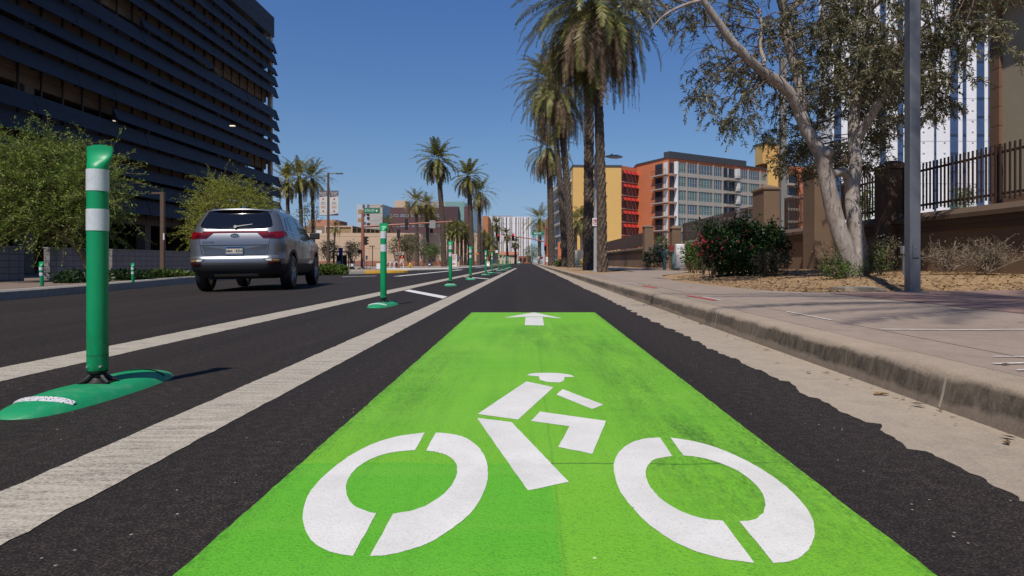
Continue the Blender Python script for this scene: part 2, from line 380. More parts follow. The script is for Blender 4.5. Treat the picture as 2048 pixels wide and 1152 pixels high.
for i in range(len(xc)-1):
    for j in range(len(yc)-1):
        p = walk
        for ax, v, less in ((0, xc[i]+gap, False), (0, xc[i+1]-gap, True), (1, yc[j]+gap, False), (1, yc[j+1]-gap, True)):
            p = clip_poly(p, ax, v, less)
            if len(p) < 3: break
        if len(p) >= 3: mb.prism(p, 0.05, 0.149 + 0.0015*random.uniform(-1, 1))
struct('sidewalk', mb, M['walk'])
mb = MB(); mb.prism([(1.77,-3.55),(9.2,-3.55),(9.2,9.6),(7.4,9.5),(5.4,9.1),(3.75,8.7),(3.3,9.5),(3.1,13.5),(3.5,17),(4.1,20),(5.6,24),(7.0,28),(7.0,75),(4.6,75),(4.6,28),(3.0,24.5),(1.77,23)], -0.1, 0.143)
struct('sidewalk_bed', mb, plain('joint_dirt', (0.05,0.04,0.032), 0.95))
mb = MB(); mb.poly([(3.85,-3.4,0.1535),(8.9,-3.4,0.1535),(8.9,9.5,0.1535),(7.4,9.4,0.1535),(5.4,9.0,0.1535),(4.3,8.7,0.1535),(3.95,8.6,0.1535)]); struct('paver_band', mb, M['paver'])
# white and red spray marks on the sidewalk
mb = MB()
def mark(pts, wd, mi=0, z=0.1545):
    pts = [Vector(p) for p in pts]
    for a, b in zip(pts, pts[1:]):
        d = (b-a); nrm = Vector((-d.y, d.x)).normalized()*wd/2
        mb.poly([(a.x-nrm.x, a.y-nrm.y, z), (b.x-nrm.x, b.y-nrm.y, z), (b.x+nrm.x, b.y+nrm.y, z), (a.x+nrm.x, a.y+nrm.y, z)], mi)
mark([(2.13,3.93),(2.6,3.90),(3.4,3.94),(5.2,3.97),(8,4.05)], 0.028)
mark([(2.12,4.55),(2.12,5.35)], 0.02); mark([(2.5,4.7),(2.62,4.72)], 0.02)
mark([(1.98,6.9),(1.92,7.9)], 0.05, 1); mark([(2.05,6.95),(2.03,7.6)], 0.03); mark([(2.0,10.2),(1.96,11.2)], 0.07, 1)
mark([(1.86,2.6),(2.0,2.62),(2.25,2.72)], 0.02); mark([(1.84,2.45),(2.3,2.5)], 0.018); mark([(2.0,2.8),(2.35,2.78)], 0.015)
mark([(3.15,8.9),(3.8,8.5),(4.4,8.55)], 0.03); mark([(2.0,12),(1.97,13)], 0.04)
struct('spray_marks', mb, [plain('chalk_white', (0.6,0.58,0.56), 0.9, var=0.3, scale=30), plain('spray_red', (0.5,0.06,0.05), 0.8, var=0.3, scale=20)])
# planter: mulch ground rising to the wall
mb = MB(); nxp, nyp = 60, 150
gx = [1.76 + (9.6-1.76)*i/nxp for i in range(nxp+1)]; gy = [8.3 + 92*(j/nyp)**1.9 for j in range(nyp+1)]
def planter_z(x, y):
    rise = smooth(3.9, 8.2, x) * smooth(9.2, 11.8, y) * (1 - smooth(19, 26, y))
    return 0.122 + 0.22*rise + 0.02*mnoise.noise(Vector((x*1.5, y*1.5, 0)))*min(1, rise*3+0.25) + 0.008*mnoise.noise(Vector((x*7, y*7, 0)))
for y in gy:
    for x in gx: mb.v.append((x, y, planter_z(x, y)))
for j in range(nyp):
    for i in range(nxp):
        a = j*(nxp+1)+i; mb.f.append((a, a+1, a+nxp+2, a+nxp+1)); mb.m.append(0)
struct('planter_ground', mb, M['mulch'], smooth=True)
mb = MB(); mb.box(9.6, 140, -8, 330, -0.25, 0.1); mb.box(1.77, 9.6, 100, 330, -0.2, 0.14); struct('plaza_ground', mb, M['kerb_far'])
# fallen leaves on the mulch
mb = MB()
for i in range(6500):
    x, y = random.uniform(3.4, 8.8), 9.2 + 10*random.random()**1.3
    if x < 3.5 + max(0, (y-13)*0.12): continue
    z = planter_z(x, y) + random.uniform(0.002, 0.02); a = random.uniform(0, 6.3); l = random.uniform(0.02, 0.06); t = random.uniform(-0.4, 0.4)
    d = Vector((math.cos(a), math.sin(a), t))*l; s_ = Vector((-math.sin(a), math.cos(a), random.uniform(-.3,.3)))*l*0.3
    p = Vector((x, y, z)); mb.poly([p-d, p+s_, p+d, p-s_])
for i in range(260):                            # grit and leaf bits along the gutter and on the slabs
    if i < 150: x, z = 1.56 - abs(random.gauss(0, 0.07)), 0.001
    else: x, z = random.uniform(1.8, 5.5), 0.1535
    y = 1.2 + 12*random.random()**1.5; a = random.uniform(0, 6.3); l = random.uniform(0.006, 0.018) if random.random() < .85 else random.uniform(.02, .035)
    d = Vector((math.cos(a), math.sin(a), random.uniform(-.1,.2)))*l; s_ = Vector((-math.sin(a), math.cos(a), 0.15))*l*random.uniform(.3,.7); p = Vector((x, y, z+0.004)); mb.poly([p-d, p+s_, p+d, p-s_])
o = mb.build('leaf_litter', leafmat('dry_leaves', (0.07,0.035,0.016), (0.20,0.115,0.05), (0.42,0.29,0.15), 0.1)); tag(o, 'scattered dry leaves lying on the mulch and along the gutter', 'leaves'); o['kind'] = 'stuff'
# left kerb and left sidewalk
lk = [(-8.25,-3),(-8.35,5),(-8.66,10.8),(-9.6,15.5),(-10.9,21),(-11.6,26),(-11.6,31),(-11.0,34.2),(-9.0,35.6)]
lky = [(-9.0,35.6),(-7.2,36.2),(-6.9,37.2),(-8.4,38.6)]
lk2 = [(-8.4,38.6),(-11.5,40.5),(-90,41.5)]
def kerb_strip(path, zb, zt, wd, name, m):
    mb = MB(); P2 = [Vector(p) for p in path]; offs = []
    for i, p in enumerate(P2):
        d = (P2[min(i+1, len(P2)-1)] - P2[max(i-1, 0)]).normalized(); offs.append(Vector((-d.y, d.x)))
    k = 0
    for i, (p, o) in enumerate(zip(P2, offs)):
        for dx, z in ((-0.02, zb-0.2), (0.0, zt-0.03), (0.03, zt), (wd, zt), (wd, zb-0.2)): mb.v.append((p.x+o.x*dx, p.y+o.y*dx, z))
    for i in range(len(P2)-1):
        for j in range(4): a = i*5+j; mb.f.append((a, a+1, a+6, a+5)); mb.m.append(0)
    mb.f.append((4,3,2,1,0)); e = (len(P2)-1)*5; mb.f.append((e,e+1,e+2,e+3,e+4)); mb.m += [0, 0]
    return struct(name, mb, m)
kerb_strip(crom(lk, 4), -0.08, 0.095, 0.17, 'left_kerb', M['kerb_far'])
kerb_strip(crom(lky, 4), -0.06, 0.09, 0.17, 'yellow_kerb', plain('yellow_kerb_paint', (0.62,0.34,0.03), 0.7, var=0.25, scale=3))
kerb_strip(lk2, -0.08, 0.095, 0.17, 'corner_kerb', M['kerb_far'])
lg = [p.to_2d() if hasattr(p,'to_2d') else p for p in crom(lk, 4)]
mb = MB(); path = [(p[0]-0.15, p[1]) for p in lg] + [(-7.2,36.4),(-7.1,37.2),(-8.5,38.4),(-11.6,40.3)]
for a, b in zip(path, path[1:]):
    mb.poly([(a[0], a[1], 0.088), (b[0], b[1], 0.088), (-14.5, b[1], -0.04), (-14.5, a[1], -0.04)][::-1])
    mb.poly([(-14.5, a[1], -0.04), (-14.5, b[1], -0.04), (-90, b[1], -0.12), (-90, a[1], -0.12)][::-1])
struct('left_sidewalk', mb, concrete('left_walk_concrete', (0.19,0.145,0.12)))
mb = MB()
for a_, b_ in zip([(-6.3,55),(-9.5,53.0),(-25,53),(-260,53)], [(-9.5,53.0),(-25,53),(-260,53),None]):
    if b_: mb.poly([(a_[0],a_[1],max(roadz(a_[0]),-.40)+.06), (a_[0],320,max(roadz(a_[0]),-.40)+.06), (b_[0],320,max(roadz(b_[0]),-.40)+.06), (b_[0],b_[1],max(roadz(b_[0]),-.40)+.06)])
struct('far_sidewalk', mb, M['walk'])
kerb_strip([(-6.05,320),(-6.05,55.3),(-6.6,54.2),(-9.5,52.7),(-12,52.65)][::-1], -0.1, 0.05, 0.2, 'far_kerb', plain('white_kerb_paint', (0.62,0.6,0.57), 0.7))
kerb_strip([(-6.02,150),(-6.02,92)][::-1], -0.1, 0.08, 0.2, 'far_yellow_kerb', plain('yellow_kerb_far', (0.6,0.36,0.04), 0.7))
# ------------------------------------------------------------------ painted markings
mb = MB()
gp = []
def wob_rect(x0, x1, y0, y1, z, amp, step=0.05):
    pts = []; n_ = max(1, round((y1-y0)/step))
    for i in range(n_+1):
        y = y0+(y1-y0)*i/n_; pts.append((x1+amp*mnoise.noise(Vector((y*8, 3, x1)))+amp*mnoise.noise(Vector((y*31, 3, x1))), y, z))
    for i in range(n_, -1, -1):
        y = y0+(y1-y0)*i/n_; pts.append((x0+amp*mnoise.noise(Vector((y*8, 9, x0)))+amp*mnoise.noise(Vector((y*31, 9, x0))), y, z))
    return pts
def strip_rect(mb, x0, x1, y0, y1, z, amp, step):
    pts = wob_rect(x0, x1, y0, y1, z, amp, step); n_ = len(pts)//2
    for i in range(n_-1): mb.poly([pts[2*n_-1-i], pts[i], pts[i+1], pts[2*n_-2-i]])
strip_rect(mb, -0.633, 0.728, -2.5, 7.2, 0.0022, 0.003, 0.03); o = struct('bike_lane_paint', mb, M['green'])
for nm, x0, x1 in (('buffer_line', -1.285, -1.04), ('outer_buffer_line', -2.79, -2.475)):
    mb = MB(); strip_rect(mb, x0, x1, -2.5, 14, 0.0022, 0.006, 0.04); strip_rect(mb, x0, x1, 14, 58, 0.004, 0.004, 1.0); struct(nm, mb, M['line'])
mb = MB(); strip_rect(mb, -2.47, -1.29, 57.7, 58, 0.004, 0.003, 0.3); struct('buffer_end_line', mb, M['line'])
mb = MB()
for (x0, y0, x1, y1) in [(-2.40, 12.75, -1.30, 10.1), (-2.40, 24.2, -1.30, 21.1), (-2.40, 35.6, -1.30, 32.2), (-2.40, 46.8, -1.30, 43.4)]:
    mb.poly([(x0, y0-0.28, 0.0085), (x1, y1-0.28, 0.0085), (x1, y1+0.28, 0.0085), (x0, y0+0.28, 0.0085)])
struct('buffer_cross_line', mb, M['line_new'])
mb = MB()
for poly in ([(-5.25,25),(-4.95,25),(-4.6,46),(-4.9,46)], [(-7.6,26.2),(-6.3,26.6),(-6.3,27.1),(-7.6,26.7)], [(-8.9,47.4),(-5.2,49.5),(-5.2,50.2),(-8.9,48.2)], [(-5.0,60),(-4.8,60),(-4.4,130),(-4.6,130)]):
    mb.poly([(x, y, roadz(x)+0.012) for x, y in poly])
struct('lane_line', mb, M['line_new'])
# cyclist symbol and arrow, read off the picture on the road plane
def S4(x, y): return G(560 + x/1.7965, 700 + y/1.7965)
def S6(x, y): return G(980 + x/12.047, 600 + y/12.047)
def flat(mb, pts, sub=0):
    w_ = [Vector((p.x, p.y, 0.0032)) for p in pts]
    # jagged hand-laid edge
    out = []
    for a, b in zip(w_, w_[1:] + w_[:1]):
        n_ = max(1, int((b-a).length/0.03))
        for i in range(n_):
            q = a.lerp(b, i/n_); q.x += 0.0016*mnoise.noise(q*70); q.y += 0.003*mnoise.noise(q*60 + Vector((5,5,5))); q.z = 0.0032; out.append(q)
    bm = bmesh.new(); f = bm.faces.new([bm.verts.new(p) for p in out]); bmesh.ops.triangulate(bm, faces=[f])
    bm.verts.index_update(); k = len(mb.v); mb.v += [tuple(v.co) for v in bm.verts]
    for f in bm.faces:
        ids = [k+v.index for v in f.verts]
        if f.normal.z < 0: ids.reverse()
        mb.f.append(tuple(ids)); mb.m.append(0)
    bm.free()
def arc(outer, inner): return [S4(*p) for p in [tuple(q) for q in crom(outer, 5)] + [tuple(q) for q in crom(inner, 5)]]
sym = thing('cyclist_symbol', 'white painted cyclist symbol with helmet and two wheels on the green lane', 'road marking', (0.05,2.0,0.004))
def part_flat(name, polys):
    mb = MB()
    for p in polys: flat(mb, p)
    return mb.build(name, M['white'], sym)
part_flat('helmet', [[S4(*tuple(p)) for p in crom([(888,93),(905,86),(960,84),(1010,86),(1045,92),(1058,99)], 3)] + [S4(*p) for p in [(1022,99),(1020,112),(1005,119),(960,117),(935,110),(930,97)]]])
part_flat('torso', [[S4(*p) for p in [(885,115),(983,136),(855,253),(710,233)]]])
part_flat('arm', [[S4(*p) for p in [(1015,143),(1162,199),(1122,215),(993,163)]]])
part_flat('leg', [[S4(*p) for p in [(708,247),(832,262),(1037,478),(890,509)]]])
part_flat('leg', [[S4(*p) for p in [(935,224),(1172,258),(1122,377),(1000,352),(1040,277),(902,258)]]])
part_flat('wheel', [arc([(520,300),(430,312),(340,338),(260,378),(190,428),(130,485),(95,540),(81,600),(90,650),(115,690),(160,722),(210,738),(263,745)], [(345,592),(300,580),(262,560),(243,530),(238,490),(252,455),(285,420),(335,392),(400,372),(485,363)]),
  arc([(560,300),(610,304),(660,316),(705,345),(735,385),(746,430),(743,480),(720,540),(680,595),(620,645),(540,695),(450,728),(380,742),(323,746)], [(405,594),(470,582),(530,560),(590,520),(625,475),(637,435),(628,405),(600,382),(560,370),(524,365)])])
part_flat('wheel', [arc([(1365,318),(1310,322),(1255,340),(1215,375),(1200,415),(1205,465),(1225,515),(1270,575),(1330,635),(1410,690),(1500,730),(1600,757),(1704,770)], [(1592,618),(1530,612),(1460,592),(1390,555),(1345,515),(1320,475),(1314,440),(1325,415),(1350,395),(1410,385)]),
  arc([(1402,318),(1470,328),(1540,345),(1620,375),(1710,420),(1800,480),(1870,545),(1910,605),(1921,660),(1910,705),(1880,742),(1835,763),(1775,771)], [(1650,620),(1700,615),(1735,590),(1744,555),(1730,515),(1690,470),(1630,430),(1560,403),(1500,388),(1450,383)])])
arr = thing('lane_arrow', 'white painted arrow with short shaft at the far end of the green lane', 'road marking', (0.06,6.5,0.004))
mb = MB(); flat(mb, [S6(*p) for p in [(1060,303),(1765,455),(1268,408),(858,408),(345,432)]]); mb.build('arrow_head', M['white'], arr)
mb = MB(); flat(mb, [S6(*p) for p in [(858,420),(1265,418),(1303,622),(838,612)]]); mb.build('arrow_shaft', M['white'], arr)
# ------------------------------------------------------------------ delineator posts
def post_mesh(h0, h1, r):
    """round post whose top is pinched into a flared paddle"""
    mb = MB(); n_ = 28; rings = []
    zs = [h0, h0+0.006, h0+0.02, h0+0.3, h1-0.135, h1-0.105, h1-0.085, h1-0.065, h1-0.045, h1-0.02, h1-0.004, h1]
    for z in zs:
        t = smooth(h1-0.105, h1-0.035, z); rr = r*(0.86 if z == h0 else (0.96 if z < h0+0.01 else 1.0))
        for j in range(n_):
            a = 2*math.pi*j/n_; ca, sa = math.cos(a), math.sin(a)
            x = rr*ca*(1 + 0.40*t); y = rr*sa*(1 - 0.78*t); zz = z
            if z > h1-0.03: zz = z - 0.010*abs(ca)**2.2*smooth(h1-0.03, h1, z)
            mb.v.append((x, y + 0.35*r*t, zz))
    for i in range(len(zs)-1):
        for j in range(n_):
            a = i*n_+j; b = i*n_+(j+1) % n_; mb.f.append((a, b, b+n_, a+n_)); mb.m.append(0)
    mb.f.append(tuple(reversed(range(n_)))); e = (len(zs)-1)*n_; mb.f.append(tuple(e+j for j in range(n_))); mb.m += [0, 0]
    return mb
def ringband(r, z0, z1):
    mb = MB(); mb.lathe([(r, z0), (r+0.0015, z0+0.0005), (r+0.0015, z1-0.0005), (r, z1)], 32); return mb
def base_top(u):       # height along the base, u in -1..1
    return 0.050*(max(0, 1-abs(u)**3.2))**0.75
post0 = thing('delineator_post', '', 'delineator', (-1.845, 2.78, 0), 0, 'green delineator posts in the buffer')
post0['label'] = 'tall green delineator post with two white bands nearest the camera on a long green base'
BL, BW = 0.485, 0.15
mb = MB(); nu, nw = 40, 14
for i in range(nu+1):
    u = -1 + 2*i/nu; hw = BW*(max(0.0, 1-abs(u)**7))**0.5*(0.72+0.28*(1-abs(u)**2)); hw = max(hw, 0.012)
    for j in range(nw+1):
        v_ = -1 + 2*j/nw; dz = base_top(u)*(max(0, 1-abs(v_)**2.3))**0.8
        k = 0.006*(1 if abs(v_) < 0.999 else 0)
        dip = 0.012*math.exp(-(u*BL/0.085)**2)*math.exp(-(v_*BW/0.08)**2)
        mb.v.append((v_*hw, u*BL, max(0.0, dz + k - dip) if 0 < i < nu else 0.002))
for i in range(nu):
    for j in range(nw):
        a = i*(nw+1)+j; mb.f.append((a, a+1, a+nw+2, a+nw+1)); mb.m.append(0)
base = mb.build('base', M['base_green'], post0, smooth=True, local=True)
for s_ in (-1, 1):
    mb = MB(); seg = 16
    for i in range(seg+1):      # crescent of white reflector with dark dimples, standing on the end slope
        v_ = -0.86 + 1.72*i/seg; u0 = s_*(0.685 - 0.07*v_*v_)
        hw = BW*0.9; thick = 0.034*(1-abs(v_)**3.0) + 0.002
        z = base_top(u0)*(max(0, 1-abs(v_)**2.3))**0.8 + 0.007
        mb.v += [(v_*hw, u0*BL - s_*thick*0.4, z+0.006), (v_*hw, u0*BL + s_*thick*0.6, z-0.004)]
    for i in range(seg): mb.f.append((2*i, 2*i+2, 2*i+3, 2*i+1)); mb.m.append(0)
    n2 = None
    if 'dimple' not in M:
        q = NT('dimpled_reflector'); o_ = q.pos(True); v = q.voro(120, o_); q.fin(q.ramp(v, [(0.25, (0.05,0.05,0.06)), (0.4, (0.62,0.62,0.64))]), 0.35); M['dimple'] = q.mat
    rf = mb.build('reflector', M['dimple'], base, local=True)
# rubber hinge
mb = MB(); mb.lathe([(0.040,0.098),(0.037,0.088),(0.022,0.078),(0.022,0.07),(0.034,0.058),(0.052,0.045)], 18)
for a in (0.5, 2.6, 4.2, 5.8):
    c_, s_ = math.cos(a), math.sin(a); mb.tube([(0.022*c_,0.022*s_,0.082),(0.045*c_,0.045*s_,0.062),(0.075*c_,0.075*s_,0.049)], [0.009,0.010,0.007], 6)
mb.box(-0.06, 0.06, -0.045, 0.045, 0.036, 0.050); mb.build('hinge', M['black'], post0, local=True, smooth='auto')
pm = post_mesh(0.092, 1.063, 0.0405); pst = pm.build('post', M['delin'], post0, local=True, smooth='auto')
ringband(0.0408, 0.862, 0.954).build('reflective_band', M['band'], pst, local=True); ringband(0.0408, 0.693, 0.785).build('reflective_band', M['band'], pst, local=True)
for a in (-2.05, -0.75, 1.1, 2.4): 
    mb = MB(); c_, s_ = math.cos(a), math.sin(a); mb.lathe([(0.001,-0.004),(0.0055,-0.004),(0.0055,0.004),(0.003,0.006)], 8, (0.041*c_, 0.041*s_, 0.118), axis='y')
    mb.build('bolt', M['bolt'], pst, local=True)
mb = MB(); mb.lathe([(0.0409,0.162),(0.0412,0.163),(0.0409,0.165)], 32); mb.build('scuff_line', plain('scuff', (0.0,0.09,0.035), 0.6), pst, local=True)
ordn = ['second', 'third', 'fourth', 'fifth', 'sixth', 'seventh', 'eighth', 'ninth', 'tenth', 'eleventh and farthest']
for k, px in enumerate([767, 901, 941, 971.5, 984, 998, 1005.5, 1011.5, 1016, 1020.5]):
    Y = F*1.87/(CX-px); o = dup(post0, (-1.87, Y, 0), random.uniform(-0.25, 0.25), 'green delineator post, %s from the camera along the painted buffer' % ordn[k])
# two short posts on the left sidewalk
sp = thing('short_delineator_post', 'short green delineator post on the left sidewalk by the dark gap between the block walls', 'delineator', (-9.85, 13.15, 0.07), 0, 'short delineators on the left sidewalk')
q = post_mesh(0.0, 0.50, 0.034).build('post', M['delin'], sp, local=True, smooth='auto')
ringband(0.0345, 0.325, 0.385).build('reflective_band', M['band'], q, local=True); ringband(0.0345, 0.215, 0.275).build('reflective_band', M['band'], q, local=True)
sp.rotation_euler = (0, R(-3.5), 0)
o = dup(sp, (-9.35, 15.35, 0.075), 0, 'short green delineator post between two low shrubs on the left sidewalk'); o.rotation_euler = (0, R(-2), 0); o.scale = (0.93,)*3
# ------------------------------------------------------------------ parking garage on the left
random.seed(11)
M['panel'] = plain('dark_blue_metal_panel', (0.0185,0.0195,0.026), 0.55, var=0.15, scale=0.6, spec=0.3)
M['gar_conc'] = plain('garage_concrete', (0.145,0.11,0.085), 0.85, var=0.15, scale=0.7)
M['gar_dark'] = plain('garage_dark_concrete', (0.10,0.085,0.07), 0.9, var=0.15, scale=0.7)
M['dark_steel'] = plain('dark_steel', (0.03,0.022,0.018), 0.55)
M['lamp_on'] = emit('lit_garage_lamp', (1.0, 0.86, 0.62), 0.7)
gar = thing('parking_garage', 'dark multi-storey parking garage with tilted blue-black metal louvre panels on the left', 'parking garage', (-30, 40, -0.1))
GX, GE, FH = -24.4, 62.0, 3.18               # facade plane, far end, storey height
def gx(z): return GX + 0.034*(22.5 - z)   # the facade leans out slightly towards the ground
slab_top = [3.75 + FH*k for k in range(6)]
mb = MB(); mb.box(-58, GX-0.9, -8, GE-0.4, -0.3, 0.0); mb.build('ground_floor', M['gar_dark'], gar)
for z in slab_top:
    mb = MB(); mb.box(-58, GX-0.55, -8, GE-0.3, z-0.45, z)
    mb.box(GX-1.25, GX-0.56, -8, GE-0.3, z-0.78, z-0.452)
    mb.build('floor_slab', M['gar_conc'], gar)
    mb = MB()
    for y in [GE-0.55] : mb.box(-58, GX-0.6, y, y+0.24, z, z+0.95)
    mb.build('end_parapet', M['gar_conc'], gar)
mb = MB(); mb.box(-58, GX-0.55, -8, GE-0.3, slab_top[-1]+FH-0.4, slab_top[-1]+FH-0.05); mb.build('roof', M['gar_conc'], gar)
for y in [4, 13, 22.5, 32.5, 42.6, 52.4, 60.9]:
    mb = MB(); mb.box(GX-1.15, GX-0.57, y-0.32, y+0.32, 0, 22.6); mb.build('column', M['gar_conc'], gar)
for x in (-36, -47):
    for y in [4, 22.5, 42.6]:
        mb = MB(); mb.box(x-0.3, x+0.3, y-0.3, y+0.3, 0, 22.6); mb.build('column', M['gar_conc'], gar)
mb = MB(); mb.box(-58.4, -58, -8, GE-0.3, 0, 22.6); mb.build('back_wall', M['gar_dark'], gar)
mb = MB(); mb.box(GX-0.28, GX-0.02, GE-0.55, GE-0.05, 0, 21.9); mb.build('corner_post', plain('corner_concrete', (0.33,0.29,0.26), 0.85), gar)
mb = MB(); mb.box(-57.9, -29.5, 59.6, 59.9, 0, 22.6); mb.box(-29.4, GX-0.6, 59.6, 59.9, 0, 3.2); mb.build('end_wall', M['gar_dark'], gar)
# louvre rows: three to a storey; panels 3 m long tilted so that the lower edge stands out
z = 3.45; row = 0
missing = {4: [(24, 39.2), (55.6, 61.5)], 10: [(31, 43)], 13: [(49, 61.4)], 7: [(11, 21)]}
missing = {2: [(2, 13)], 5: [(21, 37.5), (54.5, 61.2)], 11: [(23, 41.3), (50, 61.2)], 8: [(-6, 9)], 14: [(8, 27)]}
while z < 21.0:
    win = row % 3 == 2
    top, bot, out = (z + (0.70 if win else 0.93)), z, 0.33
    spans = []
    y = -8.0
    while y < GE - 0.05:
        y1 = min(y + 3.02, GE); spans.append((y, y1)); y = y1
    mb = MB()
    for (a, b) in spans:
        if any(a >= m0 - 1.2 and b <= m1 + 1.2 for m0, m1 in missing.get(row, [])):
            if mb.v: mb.build('louvre_row', M['panel'], gar); mb = MB()
            continue
        xt, xb = gx(bot) + 0.02, gx(bot) + out
        j = random.uniform(-0.012, 0.012)
        p = [(xt + j, a+0.012, top), (xt + j, b-0.012, top), (xb + j, b-0.012, bot), (xb + j, a+0.012, bot)]
        mb.poly(p); mb.poly([(x-0.05, y_, zz) for x, y_, zz in p][::-1])
        mb.poly([(xb+j, a+0.012, bot), (xb+j, b-0.012, bot), (xb+j-0.05, b-0.012, bot), (xb+j-0.05, a+0.012, bot)])
        mb.poly([(xt+j, a+0.012, top), (xt+j-0.05, a+0.012, top), (xt+j-0.05, b-0.012, top), (xt+j, b-0.012, top)])
        mb.poly([(xb+j, b-0.012, bot), (xt+j, b-0.012, top), (gx(bot)-0.02, b-0.012, bot)])   # end gusset
        mb.poly([(xb+j, a+0.012, bot), (gx(bot)-0.02, a+0.012, bot), (xt+j, a+0.012, top)])
        # rib across the middle of the panel
        xm, zm = (xt+xb)/2 + j + 0.004, (top+bot)/2
        mb.box(xm-0.01, xm+0.008, a+0.015, b-0.015, zm-0.012, zm+0.012)
    if mb.v: mb.build('louvre_row', M['panel'], gar)
    # back-up band behind the closed rows, slim posts across the open ones
    if not win:
        mb = MB(); mb.box(GX-0.5, GX-0.42, -8, GE-0.06, bot+0.02, top+0.2); mb.build('spandrel', M['gar_conc'], gar)
    z += 1.06; row += 1
mb = MB()
y = -7.8
while y < GE:
    mb.box(GX-0.38, GX-0.30, y-0.045, y+0.045, 3.3, 21.6); y += 1.51
o = mb.build('louvre_post', M['dark_steel'], gar); o['kind'] = 'stuff'
# tall crown panels
mb = MB(); y = -8.0
while y < GE - 0.05:
    y1 = min(y+3.02, GE)
    for z0, z1 in ((21.95, 22.85), (22.87, 23.85)):
        mb.box(GX+0.06, GX+0.11, y+0.012, y1-0.012, z0, z1)
    y = y1
mb.box(-58, GX+0.055, GE-0.14, GE-0.08, 21.95, 23.85); mb.box(-58, GX+0.05, -8, GE-0.15, 21.9, 21.94)
mb.build('crown_panel', M['panel'], gar)
for k, (px, py) in enumerate([(43,175),(232,241),(225,35),(465,251),(40,51),(241,444)]):
    mb = MB(); zf = {0:2,1:2,2:4,3:2,4:3,5:0}[k]; zc = slab_top[zf]-0.47 if zf else slab_top[0]-0.47
    Y = (zc-H)*F/(CY-py); p = P(px, py, Y)
    mb.box(p.x-0.16, p.x+0.16, Y-0.09, Y+0.09, zc-0.05, zc)
    mb.build('ceiling_lamp', M['lamp_on'], gar)
# yellow truck parked inside, seen through the open bay
yt = thing('parked_truck', 'yellow truck parked inside the dark garage behind an open bay', 'truck', (-27.6, 38.5, slab_top[1]))
M['yellow_paint'] = plain('yellow_vehicle_paint', (0.62,0.36,0.01), 0.35, var=0.05); zf = slab_top[1]
mb = MB(); mb.prism([(-28.6,36.2),(-26.0,36.2),(-26.0,40.4),(-28.6,40.4)], zf+0.35, zf+0.95)
mb.box(-28.6,-26.0,36.2,36.4,zf+0.95,zf+1.75); mb.box(-28.55,-26.05,36.3,38.6,zf+1.72,zf+1.82)
mb.tube([(-26.1,38.6,zf+1.75),(-26.05,39.2,zf+1.0)], 0.06, 6); mb.tube([(-28.5,38.6,zf+1.75),(-28.5,39.2,zf+1.0)], 0.06, 6)
mb.build('body', M['yellow_paint'], yt)
mb = MB(); mb.box(-28.5,-26.08,36.45,38.55,zf+0.97,zf+1.7); mb.build('cab_window', M['glass'], yt)
for x in (-28.4,-26.2):
    for y in (36.9, 39.7):
        mb = MB(); mb.lathe([(0.02,-0.1),(0.36,-0.1),(0.38,0),(0.36,0.1),(0.02,0.1)], 16, (x,y,zf+0.38), axis='x'); mb.build('wheel', M['black'], yt)
# block walls of the garage forecourt
n = NT('concrete_blocks'); br = n.new('ShaderNodeTexBrick'); mp = n.new('ShaderNodeCombineXYZ'); sx = n.sep(n.pos()); n.link(sx[1], mp.inputs[0]); n.link(sx[2], mp.inputs[1]); n.link(mp.outputs[0], br.inputs[0])
br.inputs['Scale'].default_value = 1; br.inputs['Brick Width'].default_value = 0.4; br.inputs['Row Height'].default_value = 0.2; br.inputs['Mortar Size'].default_value = 0.012; br.offset = 0.0
br.inputs['Color1'].default_value = (0.20,0.195,0.20,1); br.inputs['Color2'].default_value = (0.235,0.23,0.235,1); br.inputs['Mortar'].default_value = (0.085,0.08,0.08,1)
c = n.mix(n.ramp(n.noise(3, 5), [(0.4, 0.0), (0.7, 0.35)]), br.outputs[0], (0.15,0.14,0.14)); M['cmu'] = n.fin(c, 0.9)
for a, b, lab in ((4, 20.6, 'grey concrete block wall left of the dark gap in front of the garage'), (21.7, 24.5, 'short grey concrete block wall behind the feathery tree between two gaps'), (24.95, 47.0, 'grey concrete block wall behind the low shrubs and the brown lamp post')):
    t = thing('block_wall', lab, 'wall', (-16.1, a, -0.15), 0, 'block walls in front of the garage')
    mb = MB(); mb.box(-16.2, -16.0, a, b, -0.2, 1.0); mb.build('wall', M['cmu'], t)
    mb = MB(); mb.box(-16.22, -15.98, a-0.01, b+0.01, 1.002, 1.06); mb.build('cap', plain('block_cap', (0.22,0.215,0.21), 0.9), t)
